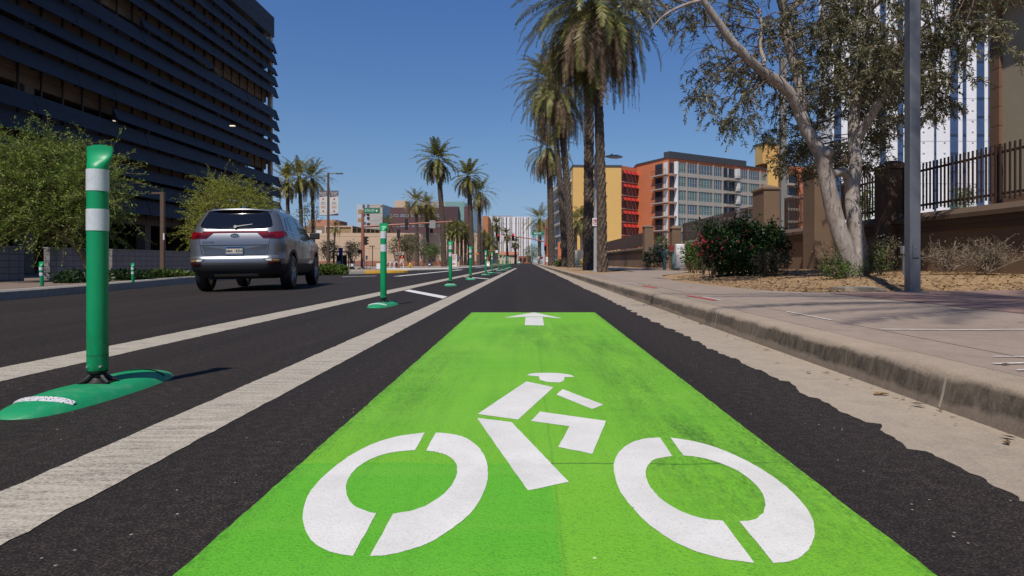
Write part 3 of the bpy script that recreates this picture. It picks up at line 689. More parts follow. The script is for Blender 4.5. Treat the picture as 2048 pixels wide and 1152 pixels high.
# ------------------------------------------------------------------ stucco wall and picket fence on the right
M['stucco'] = plain('brown_stucco', (0.175,0.112,0.072), 0.92, var=0.12, scale=1.5, bump=0.25, bscale=90)
M['stucco_d'] = plain('moulding_and_shade_stucco', (0.10,0.064,0.043), 0.92, var=0.12, scale=1.5, bump=0.25, bscale=90)  # darker copy of the stucco: mouldings, and the pillar painted as tree-shaded
M['picket'] = plain('brown_picket_paint', (0.050,0.027,0.020), 0.6)
WX = 9.0
def wall_run(y0, y1, x, lab, group='stucco walls along the sidewalk'):
    t = thing('stucco_wall', lab, 'wall', (x+0.15, y0, 0.1), 0, group)
    mb = MB(); mb.box(x, x+0.3, y0, y1, 0.0, 1.24); mb.build('wall', M['stucco'], t)
    mb = MB(); mb.box(x-0.05, x+0.35, y0, y1, 1.242, 1.35); mb.box(x-0.10, x+0.40, y0, y1, 1.352, 1.47)
    mb.prism([(0,0)]*3, 0, 0) if False else None
    k = len(mb.v)
    for y in (y0, y1): mb.v += [(x-0.17, y, 1.472), (x-0.17, y, 1.56), (x+0.02, y, 1.69), (x+0.42, y, 1.69), (x+0.42, y, 1.472)]
    for j in range(5): a = k+j; b = k+(j+1) % 5; mb.f.append((a, b, b+5, a+5)); mb.m.append(0)
    mb.f += [tuple(k+j for j in reversed(range(5))), tuple(k+5+j for j in range(5))]; mb.m += [0, 0]
    mb.build('cap_moulding', M['stucco_d'], t)
def fence_run(y0, y1, x, lab, z0=1.76, z1=2.84, nrm=0.128):
    t = thing('picket_fence', lab, 'fence', (x, y0, 1.69), 0, 'picket fences on the stucco wall')
    mb = MB(); n_ = int((y1-y0)/nrm)
    for i in range(n_):
        y = y0 + (i+0.5)*(y1-y0)/n_; mb.box(x-0.006, x+0.012, y-0.023, y+0.023, z0 + 0.02*math.sin(i*1.7), z1 + random.uniform(-0.008,0.008))
    o = mb.build('picket', M['picket'], t); o['kind'] = 'stuff'
    for z in (z0+0.12, z1-0.16):
        mb = MB(); mb.box(x+0.014, x+0.04, y0, y1, z-0.025, z+0.025); mb.build('rail', M['picket'], t)
    y = y0
    while y <= y1 + 0.01:
        mb = MB(); mb.box(x+0.042, x+0.12, y-0.05, y+0.05, 1.692, z1-0.02); mb.build('fence_post', M['picket'], t); y += max(2.4, (y1-y0)/max(1, round((y1-y0)/2.9)))
def pillar(x0, x1, y0, y1, zt, lab, m='stucco'):
    t = thing('stucco_pillar', lab, 'pillar', ((x0+x1)/2, (y0+y1)/2, 0.1), 0, 'stucco pillars of the wall')
    cx, cy = (x0+x1)/2, (y0+y1)/2
    mb = MB(); mb.box(x0, x1, y0, y1, 0.0, zt-0.22)
    o = mb.build('shaft', M[m], t); bv = o.modifiers.new('edge', 'BEVEL'); bv.width = 0.02; bv.segments = 2
    mb = MB(); e = 0.035; k = len(mb.v)
    mb.v += [(x0-e,y0-e,zt-0.218),(x1+e,y0-e,zt-0.218),(x1+e,y1+e,zt-0.218),(x0-e,y1+e,zt-0.218),(x0-e,y0-e,zt-0.15),(x1+e,y0-e,zt-0.15),(x1+e,y1+e,zt-0.15),(x0-e,y1+e,zt-0.15),(cx-0.1,cy-0.1,zt),(cx+0.1,cy-0.1,zt),(cx+0.1,cy+0.1,zt),(cx-0.1,cy+0.1,zt)]
    for q in ((0,3,2,1),(0,1,5,4),(1,2,6,5),(2,3,7,6),(3,0,4,7),(4,5,9,8),(5,6,10,9),(6,7,11,10),(7,4,8,11),(8,9,10,11)): mb.f.append(q); mb.m.append(0)
    mb.build('cap', M[m], t)
    return t
wall_run(3, 15.85, WX, 'brown stucco wall with rounded cap behind the bare twiggy bushes at right')
wall_run(16.5, 19.0, WX, 'short brown stucco wall length between the two dark pillars behind the pale tree')
wall_run(19.9, 38.5, WX, 'brown stucco wall running behind the flowering bush')
wall_run(48.2, 76, 8.6, 'distant brown stucco wall beyond the fence opening')
fence_run(3.2, 15.85, WX+0.1, 'brown picket fence on the wall right of the grey lamp post')
fence_run(16.5, 19.0, WX+0.1, 'short brown picket fence between the two dark pillars')
fence_run(19.9, 23.2, WX+0.1, 'brown picket fence between the sunlit pillar and the shaded pillar by the tree')
fence_run(24.6, 38.5, WX+0.1, 'long brown picket fence seen edge on above the flowering bush')
fence_run(48.3, 76, 8.7, 'farthest brown picket fence beside the palm trunks', 1.76, 2.8)
pillar(8.75, 9.32, 15.88, 16.48, 3.07, 'brown stucco pillar darkened for tree shade with pointed cap right of the pale tree trunks', 'stucco_d')  # tree shade on this pillar is put into its stucco colour
pillar(8.36, 8.99, 19.02, 19.85, 3.38, 'thick brown stucco pillar with tree shade on it behind the leaning trunk')
pillar(8.42, 8.99, 23.3, 24.5, 3.38, 'sunlit brown stucco pillar with pale cap above the flowering bush')
pillar(8.5, 9.05, 38.6, 39.4, 2.75, 'brown stucco pillar at the end of the long wall by the gate opening')
pillar(8.4, 9.05, 47.2, 48.1, 3.3, 'brown stucco pillar left of the barred gate')
t = thing('barred_gate', 'brown barred fence panel set back between two pillars', 'gate', (10.2, 47.7, 0.9))
mb = MB()
for i in range(22): x = 9.1 + i*0.115; mb.box(x-0.012, x+0.012, 47.7, 47.73, 1.0, 2.85)
mb.build('bars', M['picket'], t); mb = MB(); mb.box(9.06, 11.6, 47.735, 47.77, 1.1, 1.16); mb.box(9.06, 11.6, 47.735, 47.77, 2.7, 2.76); mb.build('rail', M['picket'], t)
mb = MB(); mb.box(9.06, 11.6, 47.5, 47.95, 0.0, 0.95); mb.build('plinth', M['stucco'], t)
# beige house with brown corner board behind the fence
t = thing('beige_house', 'beige stucco house with brown corner board and eaves behind the fence at far right', 'house', (17, 12, 0))
mb = MB(); mb.box(14.0, 24, -4, 19.5, 0, 8.15); mb.build('wall', plain('beige_stucco', (0.36,0.30,0.205), 0.9, var=0.08, scale=0.8, bump=0.2, bscale=70), t)
M['brown_wood'] = plain('brown_siding', (0.16,0.085,0.05), 0.75, var=0.15, scale=2)
mb = MB()
for k in range(14):
    mb.box(13.9, 14.3, 19.22, 19.62, 0.05 + 0.57*k, 0.05 + 0.57*k + 0.555)
mb.build('corner_board', M['brown_wood'], t)
mb = MB(); mb.box(13.6, 24.3, -4.3, 19.95, 8.17, 8.45); mb.build('eave', M['brown_wood'], t)
mb = MB(); mb.prism([(13.5,-4.4),(24.4,-4.4),(24.4,20.05),(13.5,20.05)], 8.46, 8.6); mb.build('roof', plain('roof_tile', (0.2,0.09,0.05), 0.8), t)
mb = MB(); mb.box(13.9, 13.99, -4, 19.2, 1.9, 2.5); mb.build('base_band', M['brown_wood'], t)
# ------------------------------------------------------------------ far buildings
random.seed(5)
M['win'] = plain('blue_window_glass', (0.075,0.115,0.155), 0.14, var=0.25, scale=0.35, spec=0.6)
M['win_g'] = plain('green_window_glass', (0.10,0.165,0.16), 0.18, var=0.35, scale=0.5, spec=0.6)
M['win_dk'] = plain('dark_window_glass', (0.018,0.02,0.028), 0.1, var=0.2, scale=0.4)
M['white_w'] = plain('white_wall', (0.72,0.71,0.72), 0.8, var=0.05, scale=0.2)
M['yellow_w'] = plain('yellow_stucco', (0.62,0.385,0.125), 0.85, var=0.06, scale=0.15)
M['orange_w'] = plain('orange_stucco', (0.54,0.17,0.07), 0.85, var=0.07, scale=0.2)
M['grey_w'] = plain('grey_concrete_frame', (0.37,0.335,0.30), 0.85, var=0.07, scale=0.3)
M['trim_dk'] = plain('dark_roof_trim', (0.05,0.055,0.065), 0.7)
M['red_awn'] = plain('red_awning', (0.44,0.03,0.025), 0.7, var=0.1)
M['apt_f'] = plain('grey_window_frame', (0.40,0.41,0.40), 0.6)
M['white_f'] = plain('white_frame', (0.62,0.62,0.6), 0.6)
class Face:
    """a facade: local coordinates u (along), z (up), w (outwards)"""
    def __init__(s, a, b):
        s.a = Vector((a[0], a[1], 0)); d = Vector((b[0]-a[0], b[1]-a[1], 0)); s.L = d.length; s.u = d.normalized(); s.n = Vector((s.u.y, -s.u.x, 0))
    def box(s, mb, u0, u1, z0, z1, w0, w1, mi=0):
        o = s.a + s.u*u0 + s.n*w0 + Vector((0,0,z0)); mb.obox(o, s.u*(u1-u0), -s.n*(w0-w1), Vector((0,0,z1-z0)), mi)
def window(face, parent, u0, u1, z0, z1, panes, glass, fr=0.09, low=0.3, frame='white_f', depth=0.0):
    mb = MB(); face.box(mb, u0+fr, u1-fr, z0+fr, z1-fr, depth+0.01, depth+0.03, 0)
    face.box(mb, u0, u1, z0, z0+fr, depth, depth+0.09, 1); face.box(mb, u0, u1, z1-fr, z1, depth, depth+0.09, 1)
    for i in range(panes+1):
        u = lerp(u0, u1-fr, i/panes); face.box(mb, u, u+fr, z0+fr, z1-fr, depth, depth+0.09, 1)
    if low: zz = lerp(z0, z1, low); face.box(mb, u0+fr, u1-fr, zz, zz+0.05, depth+0.031, depth+0.08, 1)
    return mb.build('window', [M[glass], M[frame]], parent)
def at(px, Y): return ((px-CX)*Y/F, Y)
# colourful apartment block
apt = thing('apartment_block', 'orange and yellow apartment block with red awnings and grey window grid beyond the wall', 'apartment building', (30, 150, 0))
A, B, C2, D2 = at(1146, 148), at(1242.5, 148.5), at(1274, 153), at(1337, 142)
E2 = at(1533, 160)
HT, FL = 24.2, 3.06
mb = MB(); mb.prism([A, B, (B[0]+6, 175), (A[0]-1, 175)], 0, 22.2); mb.build('yellow_wall', M['yellow_w'], apt)
mb = MB(); mb.prism([(A[0]-0.1,A[1]-0.1),(B[0]+0.1,B[1]-0.1),(B[0]+6,175.1),(A[0]-1,175.1)], 22.21, 22.7); mb.build('roof_trim', M['trim_dk'], apt)
f = Face(A, B)
for k in range(6):
    window(f, apt, 2.6+0.25, 5.1, 1.5+FL*k+0.8, 1.5+FL*k+2.5, 2, 'win', depth=0.02)
for k in range(6):                              # small dark vents on the plain yellow wall
    mb = MB()
    for u in (7.6,): f.box(mb, u, u+0.22, 3.2+FL*k, 3.45+FL*k, 0.003, 0.05)
    mb.build('vent', M['win_dk'], apt)
# awning bay between yellow and orange
mb = MB(); mb.prism([B, C2, (C2[0]+4, 176), (B[0]+5, 176)], 0, 22.6); mb.build('orange_wall', M['orange_w'], apt)
f = Face(B, C2)
for k in range(7):
    z = 0.6 + FL*k
    mb = MB(); f.box(mb, 0.1, f.L-0.1, z+0.05, z+2.75, 0.02, 0.06, 0); f.box(mb, 0.05, f.L-0.05, z-0.1, z+0.02, 0.0, 0.35, 1)
    for i in range(5): u = lerp(1.6, f.L-0.25, i/4); f.box(mb, u, u+0.1, z+0.05, z+1.7, 0.061, 0.12, 2)
    f.box(mb, 0.15, 1.45, z+0.2, z+1.75, 0.061, 0.09, 3)
    mb.build('bay', [plain('bay_wall', (0.20,0.085,0.085), 0.8), M['grey_w'], M['trim_dk'], M['win_dk']], apt)
    mb = MB()
    for i in range(4):
        u0, u1 = f.L*i/4+0.06, f.L*(i+1)/4-0.06; p = lambda u, z_, w_: f.a+f.u*u+f.n*w_+Vector((0,0,z_))
        mb.poly([p(u0+0.35,z+2.75,0.1), p(u1+0.2,z+2.75,0.1), p(u1-0.1,z+1.85,0.85), p(u0,z+1.85,0.85)])
        mb.poly([p(u0,z+1.85,0.84), p(u1-0.1,z+1.85,0.84), p(u1+0.2,z+2.75,0.08), p(u0+0.35,z+2.75,0.08)])
    mb.build('awning', M['red_awn'], apt)
# orange corner volume: a left face and the long right face with the window grid
mb = MB(); mb.prism([C2, D2, E2, (E2[0]-6, 190), (C2[0]+1, 190)], 0, HT-0.9); mb.build('orange_wall', M['orange_w'], apt)
mb = MB(); mb.prism([(C2[0]-0.2,C2[1]-0.1),(D2[0],D2[1]-0.35),(E2[0]+0.1,E2[1]-0.3),(E2[0]-6,190.2),(C2[0]+1,190.2)], HT-0.89, HT-0.6); mb.build('roof_edge', M['trim_dk'], apt)
fr = Face(D2, E2)
mb = MB(); fr.box(mb, 1.5, fr.L-6, HT-0.58, HT+0.9, -3.0, -1.2); mb.build('roof_screen', M['trim_dk'], apt)
fl = Face(C2, D2)
for k in range(7):                               # corner balconies wrapping onto the left face
    z = HT - 4.3 - FL*k
    mb = MB(); fl.box(mb, fl.L*0.55, fl.L-0.05, z-0.28, z-0.06, 0.02, 0.9, 0); fr.box(mb, 0.02, 1.9, z-0.28, z-0.06, 0.15, 0.9, 0)
    fl.box(mb, fl.L*0.60, fl.L*0.82, z+0.05, z+2.5, 0.01, 0.05, 1); fl.box(mb, fl.L*0.86, fl.L*0.98, z, z+2.6, 0.01, 0.07, 3); fr.box(mb, 0.25, 1.6, z, z+2.5, 0.01, 0.06, 1)
    for i in range(9): u = lerp(fl.L*0.56, fl.L-0.1, i/8); fl.box(mb, u, u+0.05, z-0.05, z+0.95, 0.8, 0.86, 2)
    fl.box(mb, fl.L*0.55, fl.L-0.05, z+0.96, z+1.03, 0.8, 0.87, 2)
    mb.build('balcony', [M['grey_w'], M['win_dk'], M['trim_dk'], M['white_f']], apt)
    # spandrel and window line of the right face
    mb = MB(); fr.box(mb, 2.0, fr.L, z-0.4, z+0.42, 0.005, 0.16); mb.build('spandrel', M['grey_w'], apt)
    us = [2.15, 5.4, 9.0, 14.0, 17.2]; ub = (17.6, 22.6); us2 = [22.9, 26.2, 30.6, fr.L-0.2]
    for L_ in (us, us2):
        for a, b in zip(L_, L_[1:]):
            window(fr, apt, a+0.14, b-0.14, z+0.44, z+2.62, 5 if b-a > 4 else 4, 'win_g' if random.random() < 0.7 else 'win', 0.055, 0.42, 'apt_f')
    mb = MB(); fr.box(mb, ub[0]+0.1, ub[1]-0.1, z+0.43, z+2.6, 0.01, 0.03, 1); fr.box(mb, ub[0], ub[1], z-0.3, z-0.05, 0.17, 1.1, 0)
    for i in range(12): u = lerp(ub[0], ub[1]-0.05, i/11); fr.box(mb, u, u+0.05, z-0.04, z+0.95, 0.98, 1.04, 2)
    fr.box(mb, lerp(ub[0], ub[1], .3), lerp(ub[0], ub[1], .34), z+0.43, z+2.6, 0.031, 0.08, 3); fr.box(mb, ub[1]-1.1, ub[1]-0.1, z+0.43, z+2.6, 0.031, 0.9, 3)
    mb.build('balcony', [M['grey_w'], M['win_dk'], M['trim_dk'], M['white_f']], apt)
mb = MB()
for u in us + us2: fr.box(mb, u-0.13, u+0.13, 1, HT-1.4, 0.161, 0.3)
mb.build('frame_pier', M['grey_w'], apt); mb = MB(); fr.box(mb, 1.7, 2.0, 1, HT-1.6, 0.0, 0.95); mb.build('white_fin', M['white_w'], apt)
# yellow tower and the wing to its right
T0, T1, T2 = at(1510, 172), at(1533, 160.2), at(1556, 158)
mb = MB(); mb.prism([(E2[0]+0.05, E2[1]-0.5), (T2[0], T2[1]), (T2[0]+5, 180), at(1536,180)], 0, 25.6); mb.build('yellow_wall', M['yellow_w'], apt)
mb = MB(); mb.prism([at(1510,169), at(1525,165), at(1562,167), at(1562,173), at(1513,175)], 25.61, 30.6); mb.build('yellow_tower', M['yellow_w'], apt)
mb = MB(); mb.prism([at(1509.5,168.8), at(1525,164.7), at(1562.5,166.8), at(1562.5,173.2), at(1512.5,175.2)], 30.61, 30.95); mb.build('roof_edge', M['trim_dk'], apt)
W0, W1 = at(1556.5, 158.2), at(1760, 176)
mb = MB(); mb.prism([W0, W1, (W1[0], 200), (W0[0]+4, 200)], 0, 24.2); mb.build('orange_wall', M['orange_w'], apt)
fw = Face(W0, W1)
for k in range(7):
    z = HT - 4.6 - FL*k; 
    mb = MB(); fw.box(mb, 0.3, fw.L, z-0.3, z+0.4, 0.02, 0.2, 0); fw.box(mb, 0.2, 6.6, z-0.29, z-0.05, 0.21, 1.2, 0); fw.box(mb, 0.5, 6.4, z+0.41, z+2.5, 0.02, 0.05, 1)
    for i in range(12): u = lerp(0.3, 6.4, i/11); fw.box(mb, u, u+0.05, z-0.04, z+0.95, 1.05, 1.1, 2)
    fw.box(mb, 2.9, 3.5, z+0.41, z+2.5, 0.051, 0.1, 0)
    mb.build('balcony', [M['grey_w'], M['win_dk'], M['trim_dk']], apt)
    for j in range(4):
        window(fw, apt, 8.2+j*4.0, 11.6+j*4.0, z+0.44, z+2.6, 4, 'win_g', 0.07, 0.4, depth=0.02)
mb = MB(); fw.box(mb, 6.7, 8.0, 0.3, HT-0.8, 0.02, 0.5); mb.build('orange_pier', M['orange_w'], apt)
# street side of the block seen beyond the palms: balcony stack and orange strip
S0, S1, S2 = at(1094, 190), at(1101, 186), at(1145.8, 151)
mb = MB(); mb.prism([S0, S1, (S1[0]+6, 186.4), (A[0]-0.3, A[1]+0.6), (A[0]-0.3, 200), (S0[0], 200)], 0, 13.5); mb.build('orange_wall', M['orange_w'], apt)
fs = Face(at(1112, 178), at(1145.6, 150.5))
mb = MB(); mb.prism([at(1112,178), at(1145.6,150.5), (A[0]-0.2, 176), at(1112,180)], 0, 21.5); mb.build('grey_wall', M['grey_w'], apt)
for k in range(7):
    z = 1.2 + FL*k
    mb = MB(); fs.box(mb, 0.2, fs.L-0.3, z+0.3, z+2.6, 0.01, 0.05, 1); fs.box(mb, 0, fs.L, z-0.25, z, 0.0, 1.5, 0)
    for i in range(40): u = lerp(0.05, fs.L-0.1, i/39); fs.box(mb, u, u+0.05, z+0.01, z+1.0, 1.35, 1.41, 2)
    mb.build('balcony', [M['white_f'], M['win'], M['trim_dk']], apt)
mb = MB(); fs.box(mb, -0.3, 0.0, 0.5, 21.4, 0, 1.5); mb.build('white_fin', M['white_w'], apt)
# white tower with dark blue window strips
tw = thing('white_tower', 'tall white tower with dark blue vertical window strips behind the pale tree', 'tower', (66, 112, 0))
X0, X1, TY = (1664-CX)*110/F, (2062-CX)*110/F, 110
mb = MB(); mb.box(X0, X1, TY, TY+5, 0, 62); mb.build('wall', M['white_w'], tw)
sx_ = lambda px: (px-CX)*TY/F
M['blue_strip'] = NT('blue_strip_glass'); q = M['blue_strip']; zz = q.sep(q.pos())[2]
fr_ = q.math('FRACT', q.math('DIVIDE', zz, 3.1)); c = q.mix(q.math('LESS_THAN', fr_, 0.16), (0.05,0.085,0.17), (0.022,0.03,0.06)); c = q.mix(q.ramp(q.noise(0.5, 3), [(0.4,0.0),(0.7,0.6)]), c, (0.03,0.05,0.11)); q.fin(c, 0.2, spec=0.5); M['blue_strip'] = q.mat
for a, b in [(1668,1682),(1700,1712),(1760,1771),(1795,1806),(1868,1872),(1900,1915.5),(1925,1932),(1953,1968),(1976,1986),(1998,2010),(2022,2030)]:
    mb = MB(); mb.box(sx_(a), sx_(b), TY-0.12, TY-0.01, 2.5, 61); mb.build('window_strip', M['blue_strip'], tw)
mb = MB()
for k in range(16): mb.box(X0, X1, TY-0.03, TY-0.004, 6.6+3.6*k, 6.66+3.6*k)
mb.build('panel_joint', plain('joint_grey', (0.42,0.42,0.45), 0.8), tw)
mb = MB()
for a in (1811, 1887, 1943, 1820, 1845):
    for k in range(15): mb.box(sx_(a), sx_(a)+0.32, TY-0.16, TY-0.035, 8.2+1.8*k, 8.29+1.8*k)
o = mb.build('wall_vent', M['white_f'], tw); o['kind'] = 'stuff'
mb = MB(); mb.box(X0-2, X1+2, TY-2.5, TY-0.2, 3.4, 5.0); mb.build('canopy', M['win_dk'], tw)
# group of buildings across the left side
def simple(name, lab, cat, px0, px1, ytop, Y, depth, m, base=0.0):
    a, b = (px0-CX)*Y/F, (px1-CX)*Y/F; zt = H + (CY-ytop)*Y/F
    t = thing(name, lab, cat, ((a+b)/2, Y, -0.3)); mb = MB(); mb.box(a, b, Y, Y+depth, -0.3, zt); mb.build('wall', m, t)
    return t, a, b, zt, Face((a, Y), (b, Y))
M['tan'] = plain('tan_stucco', (0.52,0.385,0.27), 0.9, var=0.05, scale=0.2)
M['tan2'] = plain('ochre_screen', (0.34,0.235,0.115), 0.9, var=0.2, scale=1.5)
t, a, b, zt, f = simple('tan_building', 'long low tan windowless building across the intersection', 'building', 560, 960, 466, 140, 18, M['tan'])
mb = MB(); u0, u1 = (808-632)*140/F+ (632-560)*140/F, (836-560)*140/F
f.box(mb, (808-560)*140/F, (838-560)*140/F, 0, zt-0.3, 0.02, 0.06); mb.build('recess_shade_panel', plain('tan_recess_shade', (0.14,0.10,0.065), 0.9), t)  # flat dark panel paints the shade of a recess onto the wall
mb = MB(); f.box(mb, (842-560)*140/F, (900-560)*140/F, zt-1.0, zt-0.0, -3, -0.05, 0); f.box(mb, 0, f.L, zt*0.52, zt*0.52+0.05, 0.005, 0.03, 1); f.box(mb, 0, f.L, zt-0.75, zt-0.7, 0.005, 0.03, 1)
for i in range(14): f.box(mb, i*3.2, i*3.2+0.04, 0, zt-0.8, 0.004, 0.025, 1)
mb.build('score_line', [M['tan'], plain('score_tan', (0.42,0.305,0.21), 0.9)], t)
mb = MB(); f.box(mb, 0, f.L, -0.2, 0.75, 0.3, 0.7); mb.build('brick_base', plain('red_brick', (0.30,0.12,0.08), 0.9, var=0.3, scale=6), t)
t, a, b, zt, f = simple('screened_structure', 'ochre screened rooftop structure with pale frame above the tan building', 'building', 650, 704, 451.5, 165, 10, M['tan2'])
mb = MB(); 
for px in (650, 677, 703): u = (px-650)*165/F; f.box(mb, u, u+0.3, 0, zt, 0.02, 0.25)
f.box(mb, 0, f.L, zt-0.35, zt, 0.02, 0.26); mb.build('pale_frame', M['tan'], t)
fx = Face((b, 165), (b + 9.5, 188)); mb = MB(); fx.box(mb, 0, fx.L, 0, zt-0.5, -0.3, 0, 0)
for i in range(14): u = fx.L*i/13; fx.box(mb, u, u+0.2, 0, zt-0.4, 0.005, 0.15, 1)
for k in range(8): z = zt-0.6-1.0*k; fx.box(mb, 0, fx.L, z, z+0.15, 0.16, 0.25, 1)
mb.build('lattice_side', [plain('brown_lattice_back', (0.15,0.09,0.05), 0.9), M['tan2']], t)
t, a, b, zt, f = simple('salmon_building', 'salmon flat-roofed building behind the street banners', 'building', 618, 671, 439.5, 205, 12, plain('salmon_wall', (0.46,0.21,0.13), 0.9, var=0.05))
mb = MB(); mb.box(b, b+1.2, 205.3, 214, -0.2, zt-0.3); mb.build('side_wall', plain('salmon_shade_side', (0.24,0.10,0.065), 0.9), t)  # wall colour darkened to paint this side as shaded
t, a, b, zt, f = simple('colonnade_building', 'brown building with dark openings and a small rooftop sign left of the banners', 'building', 600, 654, 452, 185, 8, plain('brown_wall', (0.24,0.155,0.10), 0.9))
for i in range(6):
    mb = MB(); u = 0.8 + i*1.25; f.box(mb, u, u+0.8, 1.5, zt-1.8, 0.02, 0.05); mb.build('opening', M['win_dk'], t)
mb = MB(); f.box(mb, 4.7, 6.4, zt-2.2, zt-1.2, 0.4, 0.5); mb.build('sign_board', M['white_f'], t)
t, a, b, zt, f = simple('grey_building', 'pale grey concrete building with scattered windows left of the purple one', 'building', 713, 765, 408.5, 220, 20, plain('pale_concrete', (0.42,0.40,0.37), 0.85, var=0.08, scale=0.3))
mb = MB(); f.box(mb, 0.2, f.L*0.45, 0, zt-0.1, 0.01, 0.06); mb.build('blue_panel', plain('pale_blue_panel', (0.42,0.47,0.52), 0.7), t)
for (px, py, w_, h_, g) in [(725,409,5,7,'win'),(734,409,5,7,'win_g'),(716,419,9,8,'tan2'),(734,416.5,5,7,'win_dk'),(725,425,5,8,'win'),(734,425,5,7,'win_dk'),(716,436.5,7,7,'tan2'),(734,434,5,5,'win_dk'),(727,444,5,5,'win'),(734,446,6,5,'win_dk')]:
    s_ = 220/F; mb = MB(); u = (px-713)*s_; z = H+(CY-py)*s_; f.box(mb, u, u+w_*s_, z-h_*s_, z, 0.07, 0.12); mb.build('window', M[g], t)
mb = MB()
for k in range(8): f.box(mb, f.L*0.46, f.L, 1.5+2.6*k, 1.56+2.6*k, 0.005, 0.03)
mb.build('board_line', plain('board_line_grey', (0.3,0.28,0.26), 0.9), t)
mb = MB(); mb.prism([(b+0.01,220.1),(b+5.0,262),(b,262)], -0.3, zt-0.2); mb.build('glass_side', M['win'], t)
M['purple'] = plain('purple_metal', (0.105,0.05,0.055), 0.6, var=0.1, scale=0.2)
t, a, b, zt, f = simple('purple_building', 'dark purple metal building with two rows of windows and a teal glass tower', 'building', 780, 905, 415, 180, 25, M['purple'])
s_ = 180/F
for row in (431.5, 451.5):
    for (px, w_) in [(782,4.5),(789,8),(801,8.5),(812,5),(824,10),(838,9),(855,9),(870,9),(887,9)]:
        u = (px-780)*s_; z = H+(CY-row)*s_; window(f, t, u, u+w_*s_, z-4.8*s_*0.5, z+5*s_*0.5, 1 if w_ < 6 else 3, 'win_dk' if px < 812 and px != 801 else 'win', 0.05, 0.0)
mb = MB(); mb.box((786-CX)*s_, (808-CX)*s_, 182, 190, zt, zt+2.1); mb.build('roof_house', M['tan'], t)
mb = MB(); mb.box((836-CX)*s_, (888-CX)*s_, 183, 190, zt, zt+1.9); mb.build('roof_house', M['grey_w'], t)
Yt = 172; s2 = Yt/F
mb = MB(); mb.box((886-CX)*s2, (917-CX)*s2, Yt, Yt+20, -0.3, H+(CY-413)*s2)
mb.box((928-CX)*s2, (947-CX)*s2, Yt+0.3, Yt+20, -0.3, H+(CY-413)*s2); mb.build('tall_wing', M['purple'], t)
mb = MB(); 
for i in range(16): x = (889-CX)*s2 + i*0.24; mb.box(x, x+0.08, Yt-0.08, Yt-0.005, 8.6, H+(CY-414)*s2)
mb.build('wing_rib', plain('dark_plum', (0.055,0.03,0.045), 0.6), t)
mb = MB(); mb.box((889-CX)*s2, (928-CX)*s2, Yt+1.2, Yt+9, -0.3, H+(CY-402.5)*s2); mb.build('teal_tower', plain('teal_glass', (0.20,0.34,0.32), 0.25, var=0.12, scale=0.3), t)
mb = MB(); mb.box((880-CX)*s2, (945-CX)*s2, Yt+10, Yt+16, 8, H+(CY-404)*s2); mb.build('roof_house', M['grey_w'], t)
mb = MB(); mb.box((946-CX)*s2, (957-CX)*s2, Yt-4, Yt+16, 6.5, H+(CY-419)*s2); mb.build('blue_glass_bay', plain('sky_glass', (0.13,0.20,0.28), 0.12, var=0.4, scale=0.25), t)
mb = MB(); mb.box((940-CX)*s2, (958-CX)*s2, Yt-3.5, Yt+16, -0.3, 6.49); mb.build('lower_wing', M['purple'], t)
t, a, b, zt, f = simple('brick_building', 'orange brick building corner left of the white striped building', 'building', 955, 976, 432, 270, 20, plain('orange_brick', (0.42,0.17,0.075), 0.9, var=0.1, scale=0.5))
mb = MB(); f.box(mb, f.L*0.45, f.L*0.48, 0, zt, 0.01, 0.06); f.box(mb, 0, f.L, zt*0.62, zt*0.64, 0.01, 0.06); mb.build('dark_joint', M['trim_dk'], t)
t, a, b, zt, f = simple('striped_building', 'white panelled building with thin dark vertical strips at the end of the street', 'building', 976, 1062, 433.5, 290, 30, M['white_w'])
mb = MB(); mb.box(a-0.9, a+0.02, 290.5, 300, -0.3, zt); mb.build('dark_corner', M['trim_dk'], t)
s_ = 290/F
for (px, w_) in [(979,1.2),(985,1.0),(992,1.8),(997,2.6),(1003,1.4),(1006,1.0),(1012,1.8),(1019,2.2),(1023,1.2),(1031,1.8),(1037,1.1),(1041,1.2),(1045.5,1.6),(1053,1.0),(1056,1.2)]:
    mb = MB(); u = (px-976)*s_; f.box(mb, u, u+w_*s_, 2, zt-0.2, 0.02, 0.12); mb.build('window_strip', M['win_dk'] if w_ < 1.9 else plain('grey_strip', (0.22,0.23,0.28), 0.5), t)
mb = MB()
for k in range(4): f.box(mb, 0, f.L, 5+4.2*k, 5.08+4.2*k, 0.006, 0.02)
mb.build('panel_joint', plain('grey_joint', (0.4,0.4,0.42), 0.8), t)
mb = MB(); mb.box((984-CX)*s_, (1026-CX)*s_, 294, 306, zt, zt+0.75); mb.build('roof_screen', plain('grey_screen', (0.2,0.2,0.21), 0.7), t)
t, a, b, zt, f = simple('tiled_house', 'low cream building with a red tiled roof under the white striped building', 'building', 998, 1034, 510, 262, 10, plain('cream_wall', (0.50,0.40,0.29), 0.9))
mb = MB(); mb.obox((a-0.4, 261.4, zt), (b-a+0.8,0,0), (0,5,1.3), (0,0,0.12)); mb.obox((a-0.4, 272, zt), (b-a+0.8,0,0), (0,-5.5,1.3), (0,0,0.12)); mb.build('roof', plain('red_tile', (0.40,0.15,0.09), 0.85, var=0.2, scale=3), t)
for i in range(7): mb = MB(); f.box(mb, 0.5+i, 0.95+i, zt-1.0, zt-0.5, 0.01, 0.05); mb.build('window', M['win_dk'], t)
t, a, b, zt, f = simple('brick_house', 'small red brick building beyond the palms at the end of the street', 'building', 1036, 1062, 512, 275, 10, plain('dull_brick', (0.32,0.13,0.075), 0.9, var=0.15))
for i in range(3): mb = MB(); f.box(mb, 0.7+i*1.7, 1.6+i*1.7, 0.6, 2.3, 0.01, 0.05); mb.build('window', M['win_dk'], t)
